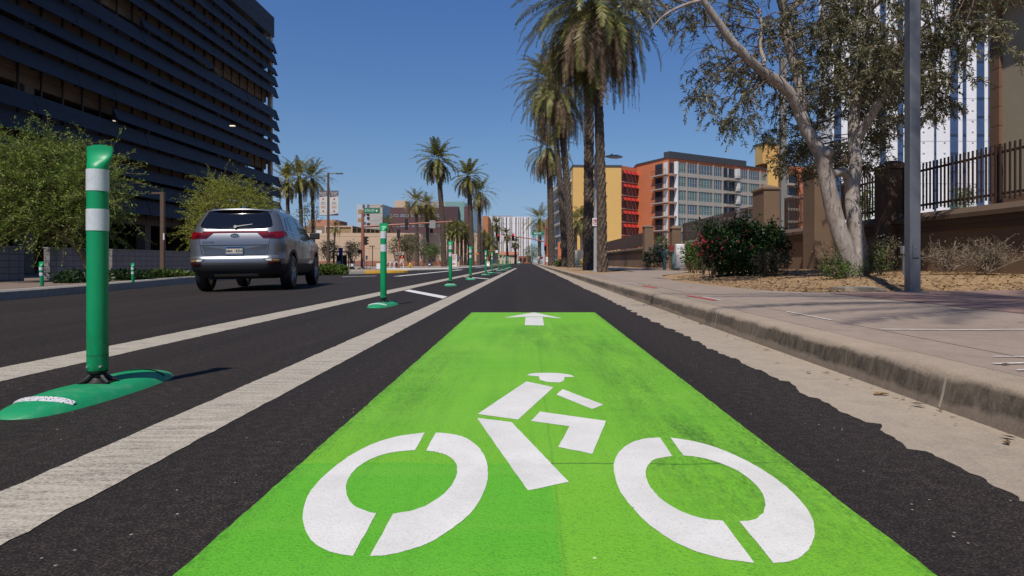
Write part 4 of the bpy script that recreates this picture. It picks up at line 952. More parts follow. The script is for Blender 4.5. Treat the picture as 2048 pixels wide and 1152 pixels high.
t, a, b, zt, f = simple('pale_wall', 'low pale wall behind the right palm trunks', 'wall', 1150, 1212, 500, 86, 0.4, plain('pale_plaster', (0.45,0.41,0.32), 0.9))
t, a, b, zt, f = simple('orange_kiosk', 'small orange wall box with a dark slot beside the far right palms', 'kiosk', 1116, 1126, 484, 96, 1.0, M['orange_w'])
mb = MB(); f.box(mb, 0.3, 0.5, zt-0.95, zt-0.25, 0.01, 0.04); mb.build('slot', M['win_dk'], t)
# ------------------------------------------------------------------ palms
M['frond'] = leafmat('palm_frond', (0.075,0.095,0.024), (0.17,0.175,0.045), (0.30,0.26,0.085), 0.25, 0.42)
M['frond_y'] = leafmat('palm_frond_yellowing', (0.09,0.115,0.028), (0.21,0.20,0.045), (0.40,0.29,0.06), 0.25, 0.42)
M['dead'] = leafmat('dead_frond', (0.06,0.038,0.022), (0.16,0.105,0.06), (0.30,0.215,0.14), 0.08, 0.8)
n = NT('palm_bark'); r_ = n.island(); o_ = n.pos(True); k_ = n.noise(9, 4, o_)
n.fin(n.ramp(k_, [(0.3, (0.035,0.026,0.019)), (0.5, (0.085,0.062,0.045)), (0.72, (0.19,0.145,0.108))]), 0.95); M['pbark'] = n.mat
def frond(mb, base, az, el, L, droop, nl, ll, lw, rnd, curl=0.0, rach=True, mi=0):
    N = 9; p = Vector(base); pts = [p.copy()]; dirs = []
    e = el; a = az; step = L/N
    for i in range(N):
        d = Vector((math.cos(e)*math.cos(a), math.cos(e)*math.sin(a), math.sin(e))); dirs.append(d); p = p + d*step; pts.append(p.copy())
        e -= droop/N*(0.5 + 1.0*i/N); e = max(e, -1.54); a += curl/N
    dirs.append(dirs[-1])
    if rach:
        for i in range(N):
            w0, w1 = lerp(0.035, 0.008, i/N), lerp(0.035, 0.008, (i+1)/N); s_ = dirs[i].cross(Vector((0,0,1)))
            if s_.length < 1e-3: s_ = Vector((1,0,0))
            s_.normalize(); mb.poly([pts[i]-s_*w0, pts[i]+s_*w0, pts[i+1]+s_*w1, pts[i+1]-s_*w1], mi)
    for k in range(nl):
        t = 0.14 + 0.86*(k+0.5)/nl; x = t*N; i = min(int(x), N-1); q = pts[i].lerp(pts[i+1], x-i); d = dirs[i]
        s_ = d.cross(Vector((0,0,1)))
        if s_.length < 1e-3: s_ = Vector((math.sin(az), -math.cos(az), 0))
        s_.normalize(); up = s_.cross(d)
        l = ll*(math.sin(math.pi*min(1, 0.22+0.74*t))**0.7)*rnd.uniform(0.8, 1.12)
        for sg in (-1, 1):
            v = (d*rnd.uniform(0.55,0.85) + s_*sg*rnd.uniform(0.65,0.95) + up*rnd.uniform(0.05,0.45) + Vector((0,0,-0.25))).normalized()
            tip = q + v*l + Vector((0,0,-0.10*l)); wv = d*lw*0.5; m_ = q.lerp(tip, 0.45)
            mb.poly([q-wv*0.6, m_-wv, tip, m_+wv, q+wv*0.6], mi)
def palm_trunk(mb, x, y, z0, z1, r0, r1, lean, detail, rnd):
    n_ = 16 if detail else 10; dz = 0.11 if detail else 0.34; K = max(6, int((z1-z0)/dz)); k0 = len(mb.v)
    for i in range(K+1):
        t = i/K; r = lerp(r0, r1, t)*(1+0.25*math.exp(-t*K*dz/0.35)); ox, oy = lean[0]*t**1.6, lean[1]*t**1.6
        for j in range(n_):
            a = 2*math.pi*(j + 0.5*(i % 2))/n_
            rr = r*(1 + (0.13 if (i+j*2) % 4 < 2 else -0.06)*rnd.uniform(0.5, 1.25) if detail else 1 + rnd.uniform(-0.1, 0.12))
            mb.v.append((x+ox+rr*math.cos(a), y+oy+rr*math.sin(a), lerp(z0, z1, t)+rnd.uniform(-0.02, 0.02)))
    for i in range(K):
        for j in range(n_):
            a = k0+i*n_+j; b = k0+i*n_+(j+1) % n_; mb.f.append((a, b, b+n_, a+n_)); mb.m.append(0)
def palm(label, x, y, zt, r, L, nf, seed, z0=0.1, lean=(0,0), detail=False, ndead=14, nl=26, ll=0.42, lw=0.05, mat='frond', group='date palms along the street', lowest=-0.75, skirtlen=0.75, droop=1.25):
    rnd = random.Random(seed)
    t = thing('palm_tree', label, 'palm tree', (x, y, z0), 0, group)
    mb = MB(); palm_trunk(mb, x, y, z0-0.15, zt, r*1.1, r*0.92, lean, detail, rnd); mb.build('trunk', M['pbark'], t)
    top = Vector((x+lean[0], y+lean[1], zt))
    mb = MB()
    for i in range(nf):
        u = (i+0.5)/nf; el = lerp(1.42, lowest, u**0.85) + rnd.uniform(-0.12, 0.12); az = i*2.39996 + rnd.uniform(-0.35, 0.35)
        b = top + Vector((math.cos(az)*r*0.6, math.sin(az)*r*0.6, 0.35 - 0.75*u))
        frond(mb, b, az, el, L*rnd.uniform(0.82, 1.1)*(0.85 if u < 0.15 else 1), droop*rnd.uniform(0.75, 1.25)*(0.6+0.6*(1-abs(el)/1.6)), nl, ll, lw, rnd, rnd.uniform(-0.25, 0.25))
    mb.build('crown', M[mat], t)
    if ndead:
        mb = MB()
        for i in range(ndead):
            az = i*2.39996 + rnd.uniform(-0.4, 0.4); b = top + Vector((math.cos(az)*r*1.0, math.sin(az)*r*1.0, -0.35 - 0.9*rnd.random()))
            frond(mb, b, az, rnd.uniform(-0.75, -0.15), L*skirtlen*rnd.uniform(0.6, 1.1), 2.4, int(nl*0.8), ll*0.75, lw*0.9, rnd, 0.0)
        mb.build('dead_fronds', M['dead'], t)
    return t
px2 = lambda px, Y: (px-CX)*Y/F
zpy = lambda py, Y: H + (CY-py)*Y/F
palm('tall date palm with brown skirt just right of the no parking pole', px2(1205,28.3), 28.3, zpy(8,28.3), 0.185, 4.0, 92, 21, 0.12, (-0.35,0.1), True, 95, 36, 0.50, 0.072, lowest=-1.2, skirtlen=1.0, droop=1.45)
palm('thick-trunked tall date palm on the right just left of the no parking pole', px2(1177,35), 35, zpy(2,35), 0.24, 4.3, 92, 22, 0.12, (0.1,0.2), True, 95, 36, 0.52, 0.075, lowest=-1.2, skirtlen=1.05, droop=1.45)
palm('third date palm up the right sidewalk with a crown drooping left of the two tallest', px2(1142,50), 50, zpy(182,50), 0.24, 4.2, 74, 23, 0.1, (-1.0,0.2), True, 64, 30, 0.50, 0.085, lowest=-1.1, skirtlen=0.95, droop=1.45)
palm('fourth date palm up the right sidewalk with the crown showing left of the tallest pair', px2(1129,58), 58, zpy(158,58), 0.23, 4.2, 66, 24, 0.1, (-1.4,0.2), True, 44, 30, 0.5, 0.09, lowest=-1.0, skirtlen=0.9, droop=1.4)
palm('thick-trunked farthest palm of the right row with brown skirt by the orange building corner', px2(1103,76), 76, zpy(296,76), 0.34, 3.7, 60, 25, 0.1, (-0.3,0.3), True, 60, 26, 0.52, 0.10, lowest=-1.1, skirtlen=1.05, droop=1.4)
palm('yellow green palm hanging over the road end near the small red signal', px2(1079,130), 130, zpy(438,130), 0.34, 4.2, 56, 26, 0.1, (0,0), False, 10, 22, 0.65, 0.10, 'frond_y', lowest=-1.1)
palm('small palm in front of the yellow apartment wall', px2(1164,112), 112, zpy(436,112), 0.32, 3.0, 40, 27, 0.1, (0,0), False, 8, 18, 0.6, 0.10, group='small palms by the apartments')
palm('second small palm left of the yellow apartment wall', px2(1151,116), 116, zpy(442,116), 0.3, 3.0, 40, 28, 0.1, (0,0), False, 8, 18, 0.6, 0.10, group='small palms by the apartments')
LG = 'palms across the intersection'
palm('tallest palm left of the road with a full round crown against the sky', px2(888,89), 89, zpy(318,89), 0.32, 3.6, 66, 31, -0.1, (-0.9,0), True, 34, 26, 0.6, 0.12, group=LG, lowest=-0.95, skirtlen=0.7)
palm('second tall palm left of the road, its crown just right of the tallest one', px2(944,105), 105, zpy(352,105), 0.36, 3.7, 56, 32, -0.1, (-0.6,0), True, 26, 24, 0.6, 0.13, group=LG, lowest=-1.0, skirtlen=0.7)
palm('third tall palm left of the road with ragged drooping brown fronds', px2(958,118), 118, zpy(384,118), 0.34, 3.9, 46, 33, -0.1, (0.1,0), False, 30, 22, 0.55, 0.12, group=LG, lowest=-1.1, skirtlen=0.95)
palm('mid height palm in front of the purple building, left of a yellowing one', px2(834,135), 135, zpy(402,135), 0.36, 3.6, 50, 34, -0.1, (-0.2,0), False, 10, 22, 0.6, 0.10, 'frond_y', group=LG, lowest=-0.85)
palm('yellowing palm in front of the purple building', px2(856,138), 138, zpy(409,138), 0.36, 3.5, 46, 35, -0.1, (-0.3,0), False, 10, 22, 0.6, 0.10, 'frond_y', group=LG, lowest=-0.9)
palm('lower thin palm between the yellowing palm and the tallest trunk', px2(866,142), 142, zpy(428,142), 0.34, 3.4, 40, 36, -0.1, (-0.6,0), False, 8, 20, 0.6, 0.10, 'frond_y', group=LG, lowest=-0.9)
for k, (px, py, Y, lab) in enumerate([(897,462,122,'leftmost'),(906,455,128,'second from the left'),(915,460,121,'third from the left'),(923,456,130,'third from the right'),(931,463,123,'second from the right'),(938,470,127,'rightmost')]):
    palm('short bushy palm, %s of the cluster behind the arrow sign' % lab, px2(px,Y), Y, zpy(py,Y), 0.28, 2.0, 34, 40+k, -0.1, (0,0), False, 12, 16, 0.5, 0.10, group='short palm cluster')
for k, (px, py, Y, lab) in enumerate([(971,478,150,'bushy palm behind the far delineators, left of the end building'),(981,488,140,'low bushy palm beside the dark signal backplate')]):
    palm(lab, px2(px,Y), Y, zpy(py,Y), 0.3, 2.9, 44, 50+k, -0.1, (0,0), False, 10, 18, 0.6, 0.12, group=LG, lowest=-1.1)
palm('tall thin palm in front of the white striped building', px2(995,205), 205, zpy(448,205), 0.38, 3.4, 40, 55, -0.1, (-0.4,0), False, 10, 18, 0.7, 0.13, group='palms at the street end', lowest=-1.0)
palm('thin palm between the two red signals at the street end', px2(1015,210), 210, zpy(468,210), 0.36, 2.6, 34, 56, -0.1, (-0.3,0), False, 12, 16, 0.6, 0.13, group='palms at the street end', lowest=-1.0)
palm('shortest thin palm right of the two red signals at the street end', px2(1031,215), 215, zpy(485,215), 0.36, 2.4, 30, 57, -0.1, (0,0), False, 8, 16, 0.6, 0.13, group='palms at the street end', lowest=-1.0)
BG = 'palms behind the street banners'
palm('palm half hidden by the corner of the dark garage', px2(578,86), 86, zpy(360,86), 0.25, 3.2, 46, 60, -0.1, (-0.3,0), False, 8, 22, 0.5, 0.10, 'frond_y', group=BG)
palm('middle palm of three between the garage and the banner pole', px2(604,85), 85, zpy(352,85), 0.24, 3.5, 50, 61, -0.1, (-0.35,0), False, 8, 22, 0.5, 0.10, 'frond_y', group=BG)
palm('palm directly behind the banner pole', px2(627,88), 88, zpy(356,88), 0.24, 3.4, 48, 62, -0.1, (-0.2,0), False, 8, 22, 0.5, 0.10, group=BG)
palm('small slim palm in front of the tan building', px2(668,128), 128, zpy(455,128), 0.16, 1.7, 30, 63, -0.1, (0.2,0), False, 3, 14, 0.4, 0.08, group='slim palms by the tan building')
palm('small slim palm behind the tan building roof', px2(776,168), 168, zpy(447,168), 0.2, 3.2, 30, 64, -0.1, (0,0), False, 3, 14, 0.6, 0.11, group='slim palms by the tan building')
# the next palm of the right row stands beside the camera and throws its frond shadows on the sidewalk
palm('date palm of the right row standing beside the camera', 2.95, -0.1, 11.2, 0.19, 4.3, 40, 71, 0.12, (0,0), False, 14, 28, 0.46, 0.05, lowest=-0.6, skirtlen=0.7, droop=1.1)
# ------------------------------------------------------------------ broadleaf helpers
def leaf(mb, p, l, w_, rnd, d=None, mi=0):
    if d is None: d = Vector((rnd.gauss(0,1), rnd.gauss(0,1), rnd.gauss(-0.3,0.8)))
    d = d.normalized(); s_ = d.cross(Vector((rnd.gauss(0,1), rnd.gauss(0,1), rnd.gauss(0,1))))
    if s_.length < 1e-3: return
    s_.normalize(); mb.poly([p, p+d*l*0.5+s_*w_*0.5, p+d*l, p+d*l*0.5-s_*w_*0.5], mi)
def rand_in_ellipsoid(c, r, rnd, shell=0.5):
    while True:
        v = Vector((rnd.uniform(-1,1), rnd.uniform(-1,1), rnd.uniform(-1,1)))
        if shell**1 * 0.6 < v.length < 1: return Vector((c[0]+v.x*r[0], c[1]+v.y*r[1], c[2]+v.z*r[2])), v
def shrub(name, label, cat, lobes, n_, l, w_, mat, rnd, group=None, stem=True, flowers=None, sprig=0.12):
    c0 = lobes[0][0]; t = thing(name, label, cat, (c0[0], c0[1], min(c[2]-r[2] for c, r in lobes)), 0, group)
    mb = MB(); tot = sum(r[0]*r[2]+r[0]*r[1] for c, r in lobes); zb = min(c[2]-r[2] for c, r in lobes)
    for c, r in lobes:
        k = int(n_*(r[0]*r[2]+r[0]*r[1])/tot/7)
        for i in range(k):
            p, v = rand_in_ellipsoid(c, r, rnd, 0.55)
            p.z = max(p.z, zb+0.02); g = (v + Vector((0,0,0.5)) + Vector((rnd.gauss(0,.5),rnd.gauss(0,.5),rnd.gauss(0,.5)))).normalized()
            for j in range(7):
                q = p + g*sprig*j/6 + Vector((rnd.gauss(0,1),rnd.gauss(0,1),rnd.gauss(0,1)))*sprig*0.18
                leaf(mb, q, l*rnd.uniform(.7,1.2), w_*rnd.uniform(.7,1.2), rnd, g*0.7+Vector((rnd.gauss(0,.7),rnd.gauss(0,.7),rnd.gauss(0,.6))))
    mb.build('foliage', mat, t)
    if stem:
        mb = MB()
        for c, r in lobes:
            for i in range(5):
                e, v = rand_in_ellipsoid(c, (r[0]*.8, r[1]*.8, r[2]*.8), rnd, 0.2); b = Vector((c[0]+rnd.uniform(-.2,.2)*r[0], c[1]+rnd.uniform(-.2,.2)*r[1], zb-0.05))
                m_ = b.lerp(e, 0.5)+Vector((rnd.gauss(0,.05),rnd.gauss(0,.05),0.05)); mb.tube([b, m_, e], [0.016, 0.011, 0.004], 5)
        mb.build('stems', M['twig'], t)
    if flowers:
        fl, fm, fs = flowers; mb = MB()
        for (c, r, k) in fl:
            for i in range(k):
                p, v = rand_in_ellipsoid(c, r, rnd, 0.2)
                for j in range(3): leaf(mb, p, fs, fs*0.8, rnd, Vector((rnd.gauss(0,1),rnd.gauss(0,1),rnd.gauss(0,1))))
        o_ = mb.build('flowers', fm, t); o_['kind'] = 'stuff'
    return t
M['twig'] = plain('twig_bark', (0.16,0.115,0.08), 0.9, var=0.25, scale=12)
n = NT('pale_bark'); o_ = n.pos(True); a_ = n.noise(5, 5, n.scalev(o_, (1.2,1.2,0.5)), 0.65); v_ = n.noise(22, 4, n.scalev(o_, (1,1,0.3)), 0.7)
c = n.ramp(a_, [(0.3, (0.20,0.165,0.14)), (0.55, (0.36,0.315,0.28)), (0.75, (0.46,0.42,0.385))]); c = n.mix(n.ramp(v_, [(0.52, 0.0), (0.66, 0.8)]), c, (0.085,0.06,0.045))
n.bump(v_, 0.6, 0.02); n.fin(c, 0.85); M['pale_bark'] = n.mat
# ------------------------------------------------------------------ pale-barked leaning tree with drooping leaves
rnd = random.Random(77)
OY = 13.0
def O(px, py, dy=0.0): return P(px, py, OY+dy)
olive = thing('leaning_tree', 'pale barked tree with two leaning trunks and drooping olive leaves', 'tree', (6.5, 13, 0.3))
limbs = []
def limb(pts, rad, name='trunk'):
    pp = crom(pts, 4); rr = []
    for i in range(len(pp)): x = i/4; k = min(int(x), len(rad)-2); rr.append(lerp(rad[k], rad[k+1], x-k))
    limbs.append((pp, rr)); return pp, rr
limb([O(1712,560),O(1703,530),O(1688,490),O(1672,440),O(1661,395),O(1652,350),O(1645,315),O(1631,290),O(1613,258),O(1600,226)], [.21,.185,.17,.16,.155,.15,.155,.125,.12,.125])
limb([O(1713,560,.1),O(1718,528,.12),O(1717,500,.15),O(1712,460,.2),O(1706,420,.25),O(1705,380,.3),O(1711,335,.35),O(1708,290,.4),O(1707,243,.45),O(1715,190,.5),O(1722,139,.5),O(1728,87,.5),O(1740,20,.4),O(1750,-60,.2)], [.20,.18,.165,.15,.145,.135,.12,.115,.11,.095,.085,.07,.055,.03])
limb([O(1600,226),O(1584,192,-.1),O(1560,165,-.2),O(1530,146,-.3),O(1508,128,-.4),O(1485,105,-.5),O(1461,80,-.6),O(1435,42,-.7),O(1405,0,-.8),O(1370,-50,-1)], [.125,.105,.1,.095,.09,.085,.08,.07,.06,.04])
limb([O(1602,232),O(1604,200,.1),O(1597,160,.2),O(1586,121,.2),O(1577,90,.2),O(1574,52,.2),O(1565,10,.1),O(1545,-50,0)], [.10,.1,.1,.1,.095,.1,.09,.07])
limb([O(1712,285,.45),O(1728,255,.3),O(1748,222,.1),O(1772,182,-.1),O(1800,130,-.4),O(1840,70,-.7)], [.10,.09,.085,.075,.055,.03])
limb([O(1708,300,.4),O(1690,320,.8),O(1672,325,1.2),O(1645,300,1.7),O(1610,260,2.2)], [.06,.055,.045,.035,.02])
limb([O(1660,350,0),O(1690,345,.2),O(1700,380,.3)], [.09,.10,.09]); 
limb([O(1524,146,-.3),O(1528,120,-.1),O(1521,95,0),O(1524,60,.1),O(1520,20,.2)], [.05,.045,.04,.03,.02])
limb([O(1600,215,0),O(1570,185,.5),O(1535,165,.8),O(1505,155,1.0),O(1470,135,1.1),O(1450,150,1.2)], [.05,.04,.035,.03,.022,.012])
limb([O(1720,170,.5),O(1755,140,1.0),O(1800,90,1.5),O(1860,50,1.6),O(1920,20,1.5)], [.06,.05,.045,.035,.02])
limb([O(1728,90,.5),O(1700,40,.9),O(1680,-20,1.2),O(1660,-70,1.3)], [.05,.045,.04,.025])
limb([O(1570,40,.2),O(1600,0,.6),O(1640,-50,1),O(1690,-90,1.2)], [.06,.05,.04,.03])
limb([O(1405,0,-.8),O(1370,10,-.9),O(1330,30,-1),O(1300,60,-1)], [.04,.03,.02,.01])
limb([O(1740,20,.4),O(1800,-30,0),O(1870,-40,-.4),O(1950,-10,-.8)], [.05,.045,.035,.02])
mb = MB()
for i, (pp, rr) in enumerate(limbs): mb.tube(pp, rr, 14 if rr[0] > .09 else 8, jit=0.05)
stub = [O(1646,318), O(1655,305,-.1), O(1662,300,-.16)]
mb.tube(stub, [.13,.12,.10], 12, jit=.06)
mb.build('trunk', M['pale_bark'], olive, smooth=True)
# leaf clusters: (px, py, rx, ry) in photo pixels at the tree's distance, depth spread, weight
clusters = [(1440,190,70,62,.9,1.15),(1490,150,40,45,.6,.5),(1410,130,45,50,.7,.3),(1465,240,45,38,.6,.5),(1545,250,40,65,.7,.55),(1575,330,35,35,.8,.4),(1575,200,40,40,.8,.35),
 (1300,18,48,38,.8,.55),(1345,60,30,35,.6,.15),(1390,20,60,40,.8,.5),(1460,20,60,50,.8,.35),(1480,70,30,40,.6,.2),(1530,40,30,50,.7,.3),(1520,100,35,40,.6,.2),
 (1640,60,95,70,1.2,1.9),(1640,160,60,60,1.0,.8),(1640,220,50,45,.9,.5),(1740,50,95,75,1.2,2.0),(1740,140,90,70,1.1,1.9),(1690,200,60,50,1.0,.9),(1770,215,60,50,1.0,1.0),(1800,130,60,70,1.1,1.1),
 (1650,300,60,38,1.0,.55),(1740,300,60,40,1.0,.6),(1780,270,40,45,1.0,.45),(1615,330,40,30,1,.35),(1725,345,45,22,.8,.25),(1600,280,35,35,.8,.35),
 (1870,40,75,60,1.0,1.2),(1890,110,65,50,.9,.6),(1865,205,45,34,.8,.7),(1850,150,40,45,.8,.5),(1960,25,70,40,.8,.7),(1920,70,50,40,.8,.4),(1940,120,55,50,.6,.15),(2010,90,40,40,.6,.15),(1880,170,60,50,.6,.2),
 (1560,-60,200,60,1.4,1.4),(1760,-60,200,60,1.5,2.0),(1950,-50,110,50,1.2,1.0),(1400,-50,110,50,1.2,.9)]
M['olive_leaf'] = leafmat('olive_leaf', (0.055,0.065,0.026), (0.155,0.152,0.075), (0.34,0.31,0.20), 0.28, 0.4)
lv = MB(); tw_ = MB(); allp = [(q, r) for pp, rr in limbs for q, r in zip(pp, rr) if q.z > 2.6]
for (cx, cy, rx, ry, dp, wgt) in clusters:
    for i in range(max(2, int(27*wgt*(.58 if cx < 1560 else .86)))):
        while True:
            u, v, w_ = rnd.uniform(-1,1), rnd.uniform(-1,1), rnd.uniform(-1,1)
            if u*u+v*v+w_*w_ < 1: break
        c = O(cx+u*rx, cy+v*ry, w_*dp*1.7 + .5 + (1.6 if cy >= 200 and cx > 1530 else 0))
        q, r = min(allp, key=lambda k: (k[0]-c).length + rnd.uniform(0, .5))
        if (c-q).length > 0.12:
            m_ = q.lerp(c, .5)+Vector((rnd.gauss(0,.07), rnd.gauss(0,.07), .08+rnd.gauss(0,.05))); tw_.tube([q, m_, c], [min(.016, r*.5), .009, .004], 4, cap=False)
        for k in range(rnd.randint(4, 6)):                       # drooping sprays
            d = Vector((rnd.gauss(0,.8), rnd.gauss(0,.8), rnd.gauss(.05,.55))).normalized(); L = rnd.uniform(.22, .5); p = c.copy(); st = 9; pts = [p.copy()]
            for s_ in range(st):
                p = p + d*(L/st); d = (d + Vector((0,0,-.17))).normalized(); pts.append(p.copy())
                for z_ in range(3):
                    ld = (d*.75 + Vector((rnd.gauss(0,.6), rnd.gauss(0,.6), rnd.gauss(-.1,.5)))); leaf(lv, p, rnd.uniform(.07,.12), rnd.uniform(.018,.029), rnd, ld)
            tw_.tube(pts[::3], [.003]*len(pts[::3]), 3, cap=False)
# bare weeping twigs at the left edge of the crown
for i in range(75):
    c = O(rnd.uniform(1360,1560), rnd.uniform(0,110), rnd.uniform(-1,.3)); d = Vector((rnd.gauss(-.3,.5), rnd.gauss(0,.4), rnd.uniform(-.3,.2))).normalized(); p = c.copy(); pts = [p.copy()]
    for s_ in range(7): p = p+d*rnd.uniform(.06,.12); d = (d+Vector((0,0,-.22))).normalized(); pts.append(p.copy())
    tw_.tube(pts, [.0035]*8, 3, cap=False)
lv.build('crown', M['olive_leaf'], olive); tw_.build('twigs', M['twig'], olive)
# ------------------------------------------------------------------ bushes at the foot of the wall
M['leaf_dk'] = leafmat('dark_bush_leaf', (0.008,0.022,0.006), (0.022,0.052,0.014), (0.06,0.105,0.03), 0.18, 0.4)
M['leaf_md'] = leafmat('green_bush_leaf', (0.04,0.075,0.018), (0.09,0.15,0.033), (0.17,0.23,0.06), 0.2, 0.45)
M['leaf_gy'] = leafmat('dry_bush_leaf', (0.05,0.045,0.025), (0.11,0.095,0.055), (0.2,0.17,0.11), 0.12, 0.6)
M['bract'] = leafmat('magenta_bract', (0.16,0.004,0.022), (0.33,0.01,0.05), (0.48,0.05,0.10), 0.2, 0.6)
def PX(px, py, Y): p = P(px, py, Y); return (p.x, p.y, p.z)
YB = 17.5; sB = YB/F
def lobe(px, py, rx, ry, dY=0, rd=None): Y = YB+dY; return (PX(px, py, Y), (rx*Y/F, (rd or rx*0.8)*Y/F, ry*Y/F))
shrub('flowering_bush', 'large dark green bush with magenta flowers in front of the brown wall', 'bush',
  [lobe(1475,516,66,34),lobe(1442,500,38,38,-.2),lobe(1500,494,46,38,.2),lobe(1538,502,34,40),lobe(1424,488,20,24,-.2),lobe(1478,468,28,18),lobe(1526,468,22,14,.2),lobe(1552,480,18,16),lobe(1408,458,11,10,-.2),lobe(1428,462,10,16,-.3),lobe(1484,447,8,13),lobe(1512,455,7,13,.1),lobe(1543,456,6,12),lobe(1456,458,8,12)], 17000, .08, .052, M['leaf_dk'], rnd,
  flowers=([(PX(1402,490,17.0), (.2,.25,.33), 30),(PX(1440,500,16.9), (.35,.2,.4), 9),(PX(1475,480,16.8), (.5,.2,.4), 6)], M['bract'], .065), sprig=.19)
YB = 19.5
shrub('green_bush', 'mid green shrub between the pale cabinet and the flowering bush', 'bush', [lobe(1390,515,24,28),lobe(1400,500,18,20),lobe(1380,505,14,20)], 2600, .06, .035, M['leaf_md'], rnd)
YB = 16.0
shrub('dry_bush', 'grey brown dry twiggy bush beside the flowering bush', 'bush', [lobe(1545,528,34,26),lobe(1530,520,20,18)], 2600, .05, .02, M['leaf_gy'], rnd)
YB = 36
shrub('oleander_bush', 'pale flowering shrub beside the far wall pillar and the red valve', 'bush', [lobe(1312,515,22,18),lobe(1325,508,18,16),lobe(1295,518,10,14)], 2200, .12, .05, M['leaf_md'], rnd, flowers=([(PX(1318,505,35.4), (.7,.3,.5), 40)], leafmat('pale_flower', (.5,.38,.36), (.62,.5,.48), None, .2), .09))
shrub('oleander_bush', 'shrub growing behind the barred gate', 'bush', [lobe(1322,492,14,22,13)], 900, .14, .06, M['leaf_md'], rnd)
YB = 12.6
for px, py, rx, ry, n_, lab, mt in [(1668,536,16,16,700,'low sprouting green bush left of the pale tree base','leaf_md'),(1694,545,12,14,450,'sprouts of green leaves on the pale tree base','leaf_md'),(1660,515,16,14,300,'thin dry bush against the shaded pillar','leaf_gy'),(1758,522,15,22,620,'upright green sprig bush right of the pale tree base','leaf_md'),(1772,505,26,24,520,'sparse brown twiggy bush between the tree and the lamp post','leaf_gy'),(1738,538,14,14,380,'dark small bush at the right root of the pale tree','leaf_dk')]:
    shrub('small_bush', lab, 'bush', [lobe(px,py,rx,ry)], n_, .055, .02, M[mt], rnd, group='small bushes at the wall foot', sprig=.15)
def twig_bush(label, px, py, rx, ry, Y, n_):
    c = P(px, py, Y); t = thing('twiggy_bush', label, 'bush', (c.x, c.y, c.z), 0, 'bare twiggy bushes'); mb = MB(); lf = MB(); s_ = Y/F
    for i in range(n_):
        a = rnd.uniform(-1.35, 1.35); d = Vector((math.sin(a)*rx/ry*1.0, rnd.gauss(0,.5), abs(math.cos(a))+.15)).normalized(); p = c+Vector((rnd.gauss(0,.05),rnd.gauss(0,.05),0)); pts = [p.copy()]
        L = ry*s_*rnd.uniform(.8,1.25)
        for k in range(6): p = p+d*L/6; d = (d+Vector((rnd.gauss(0,.22),rnd.gauss(0,.22),rnd.gauss(.02,.15)))).normalized(); pts.append(p.copy())
        mb.tube(pts, [.012,.010,.008,.006,.005,.004,.003], 4, cap=False)
        for k in (2,3,4,5):
            for z_ in range(2):
                q = pts[k]; e = q+Vector((rnd.gauss(0,.6),rnd.gauss(0,.6),rnd.gauss(.35,.5)))*.16; mb.tube([q, e], [.004,.002], 3, cap=False)
                for y_ in range(2): leaf(lf, e+Vector((rnd.gauss(0,.03),rnd.gauss(0,.03),rnd.gauss(0,.03))), .045, .018, rnd)
    mb.build('stems', plain('dry_pale_twig', (0.22,0.17,0.125), 0.9, var=.25, scale=9), t); lf.build('foliage', M['leaf_gy'], t)
twig_bush('bare twiggy bush with pale stems at far right under the beige house', 1972, 543, 46, 66, 11.6, 60)
twig_bush('smaller sparse twiggy bush right of the lamp post', 1890, 541, 28, 52, 11.8, 30)
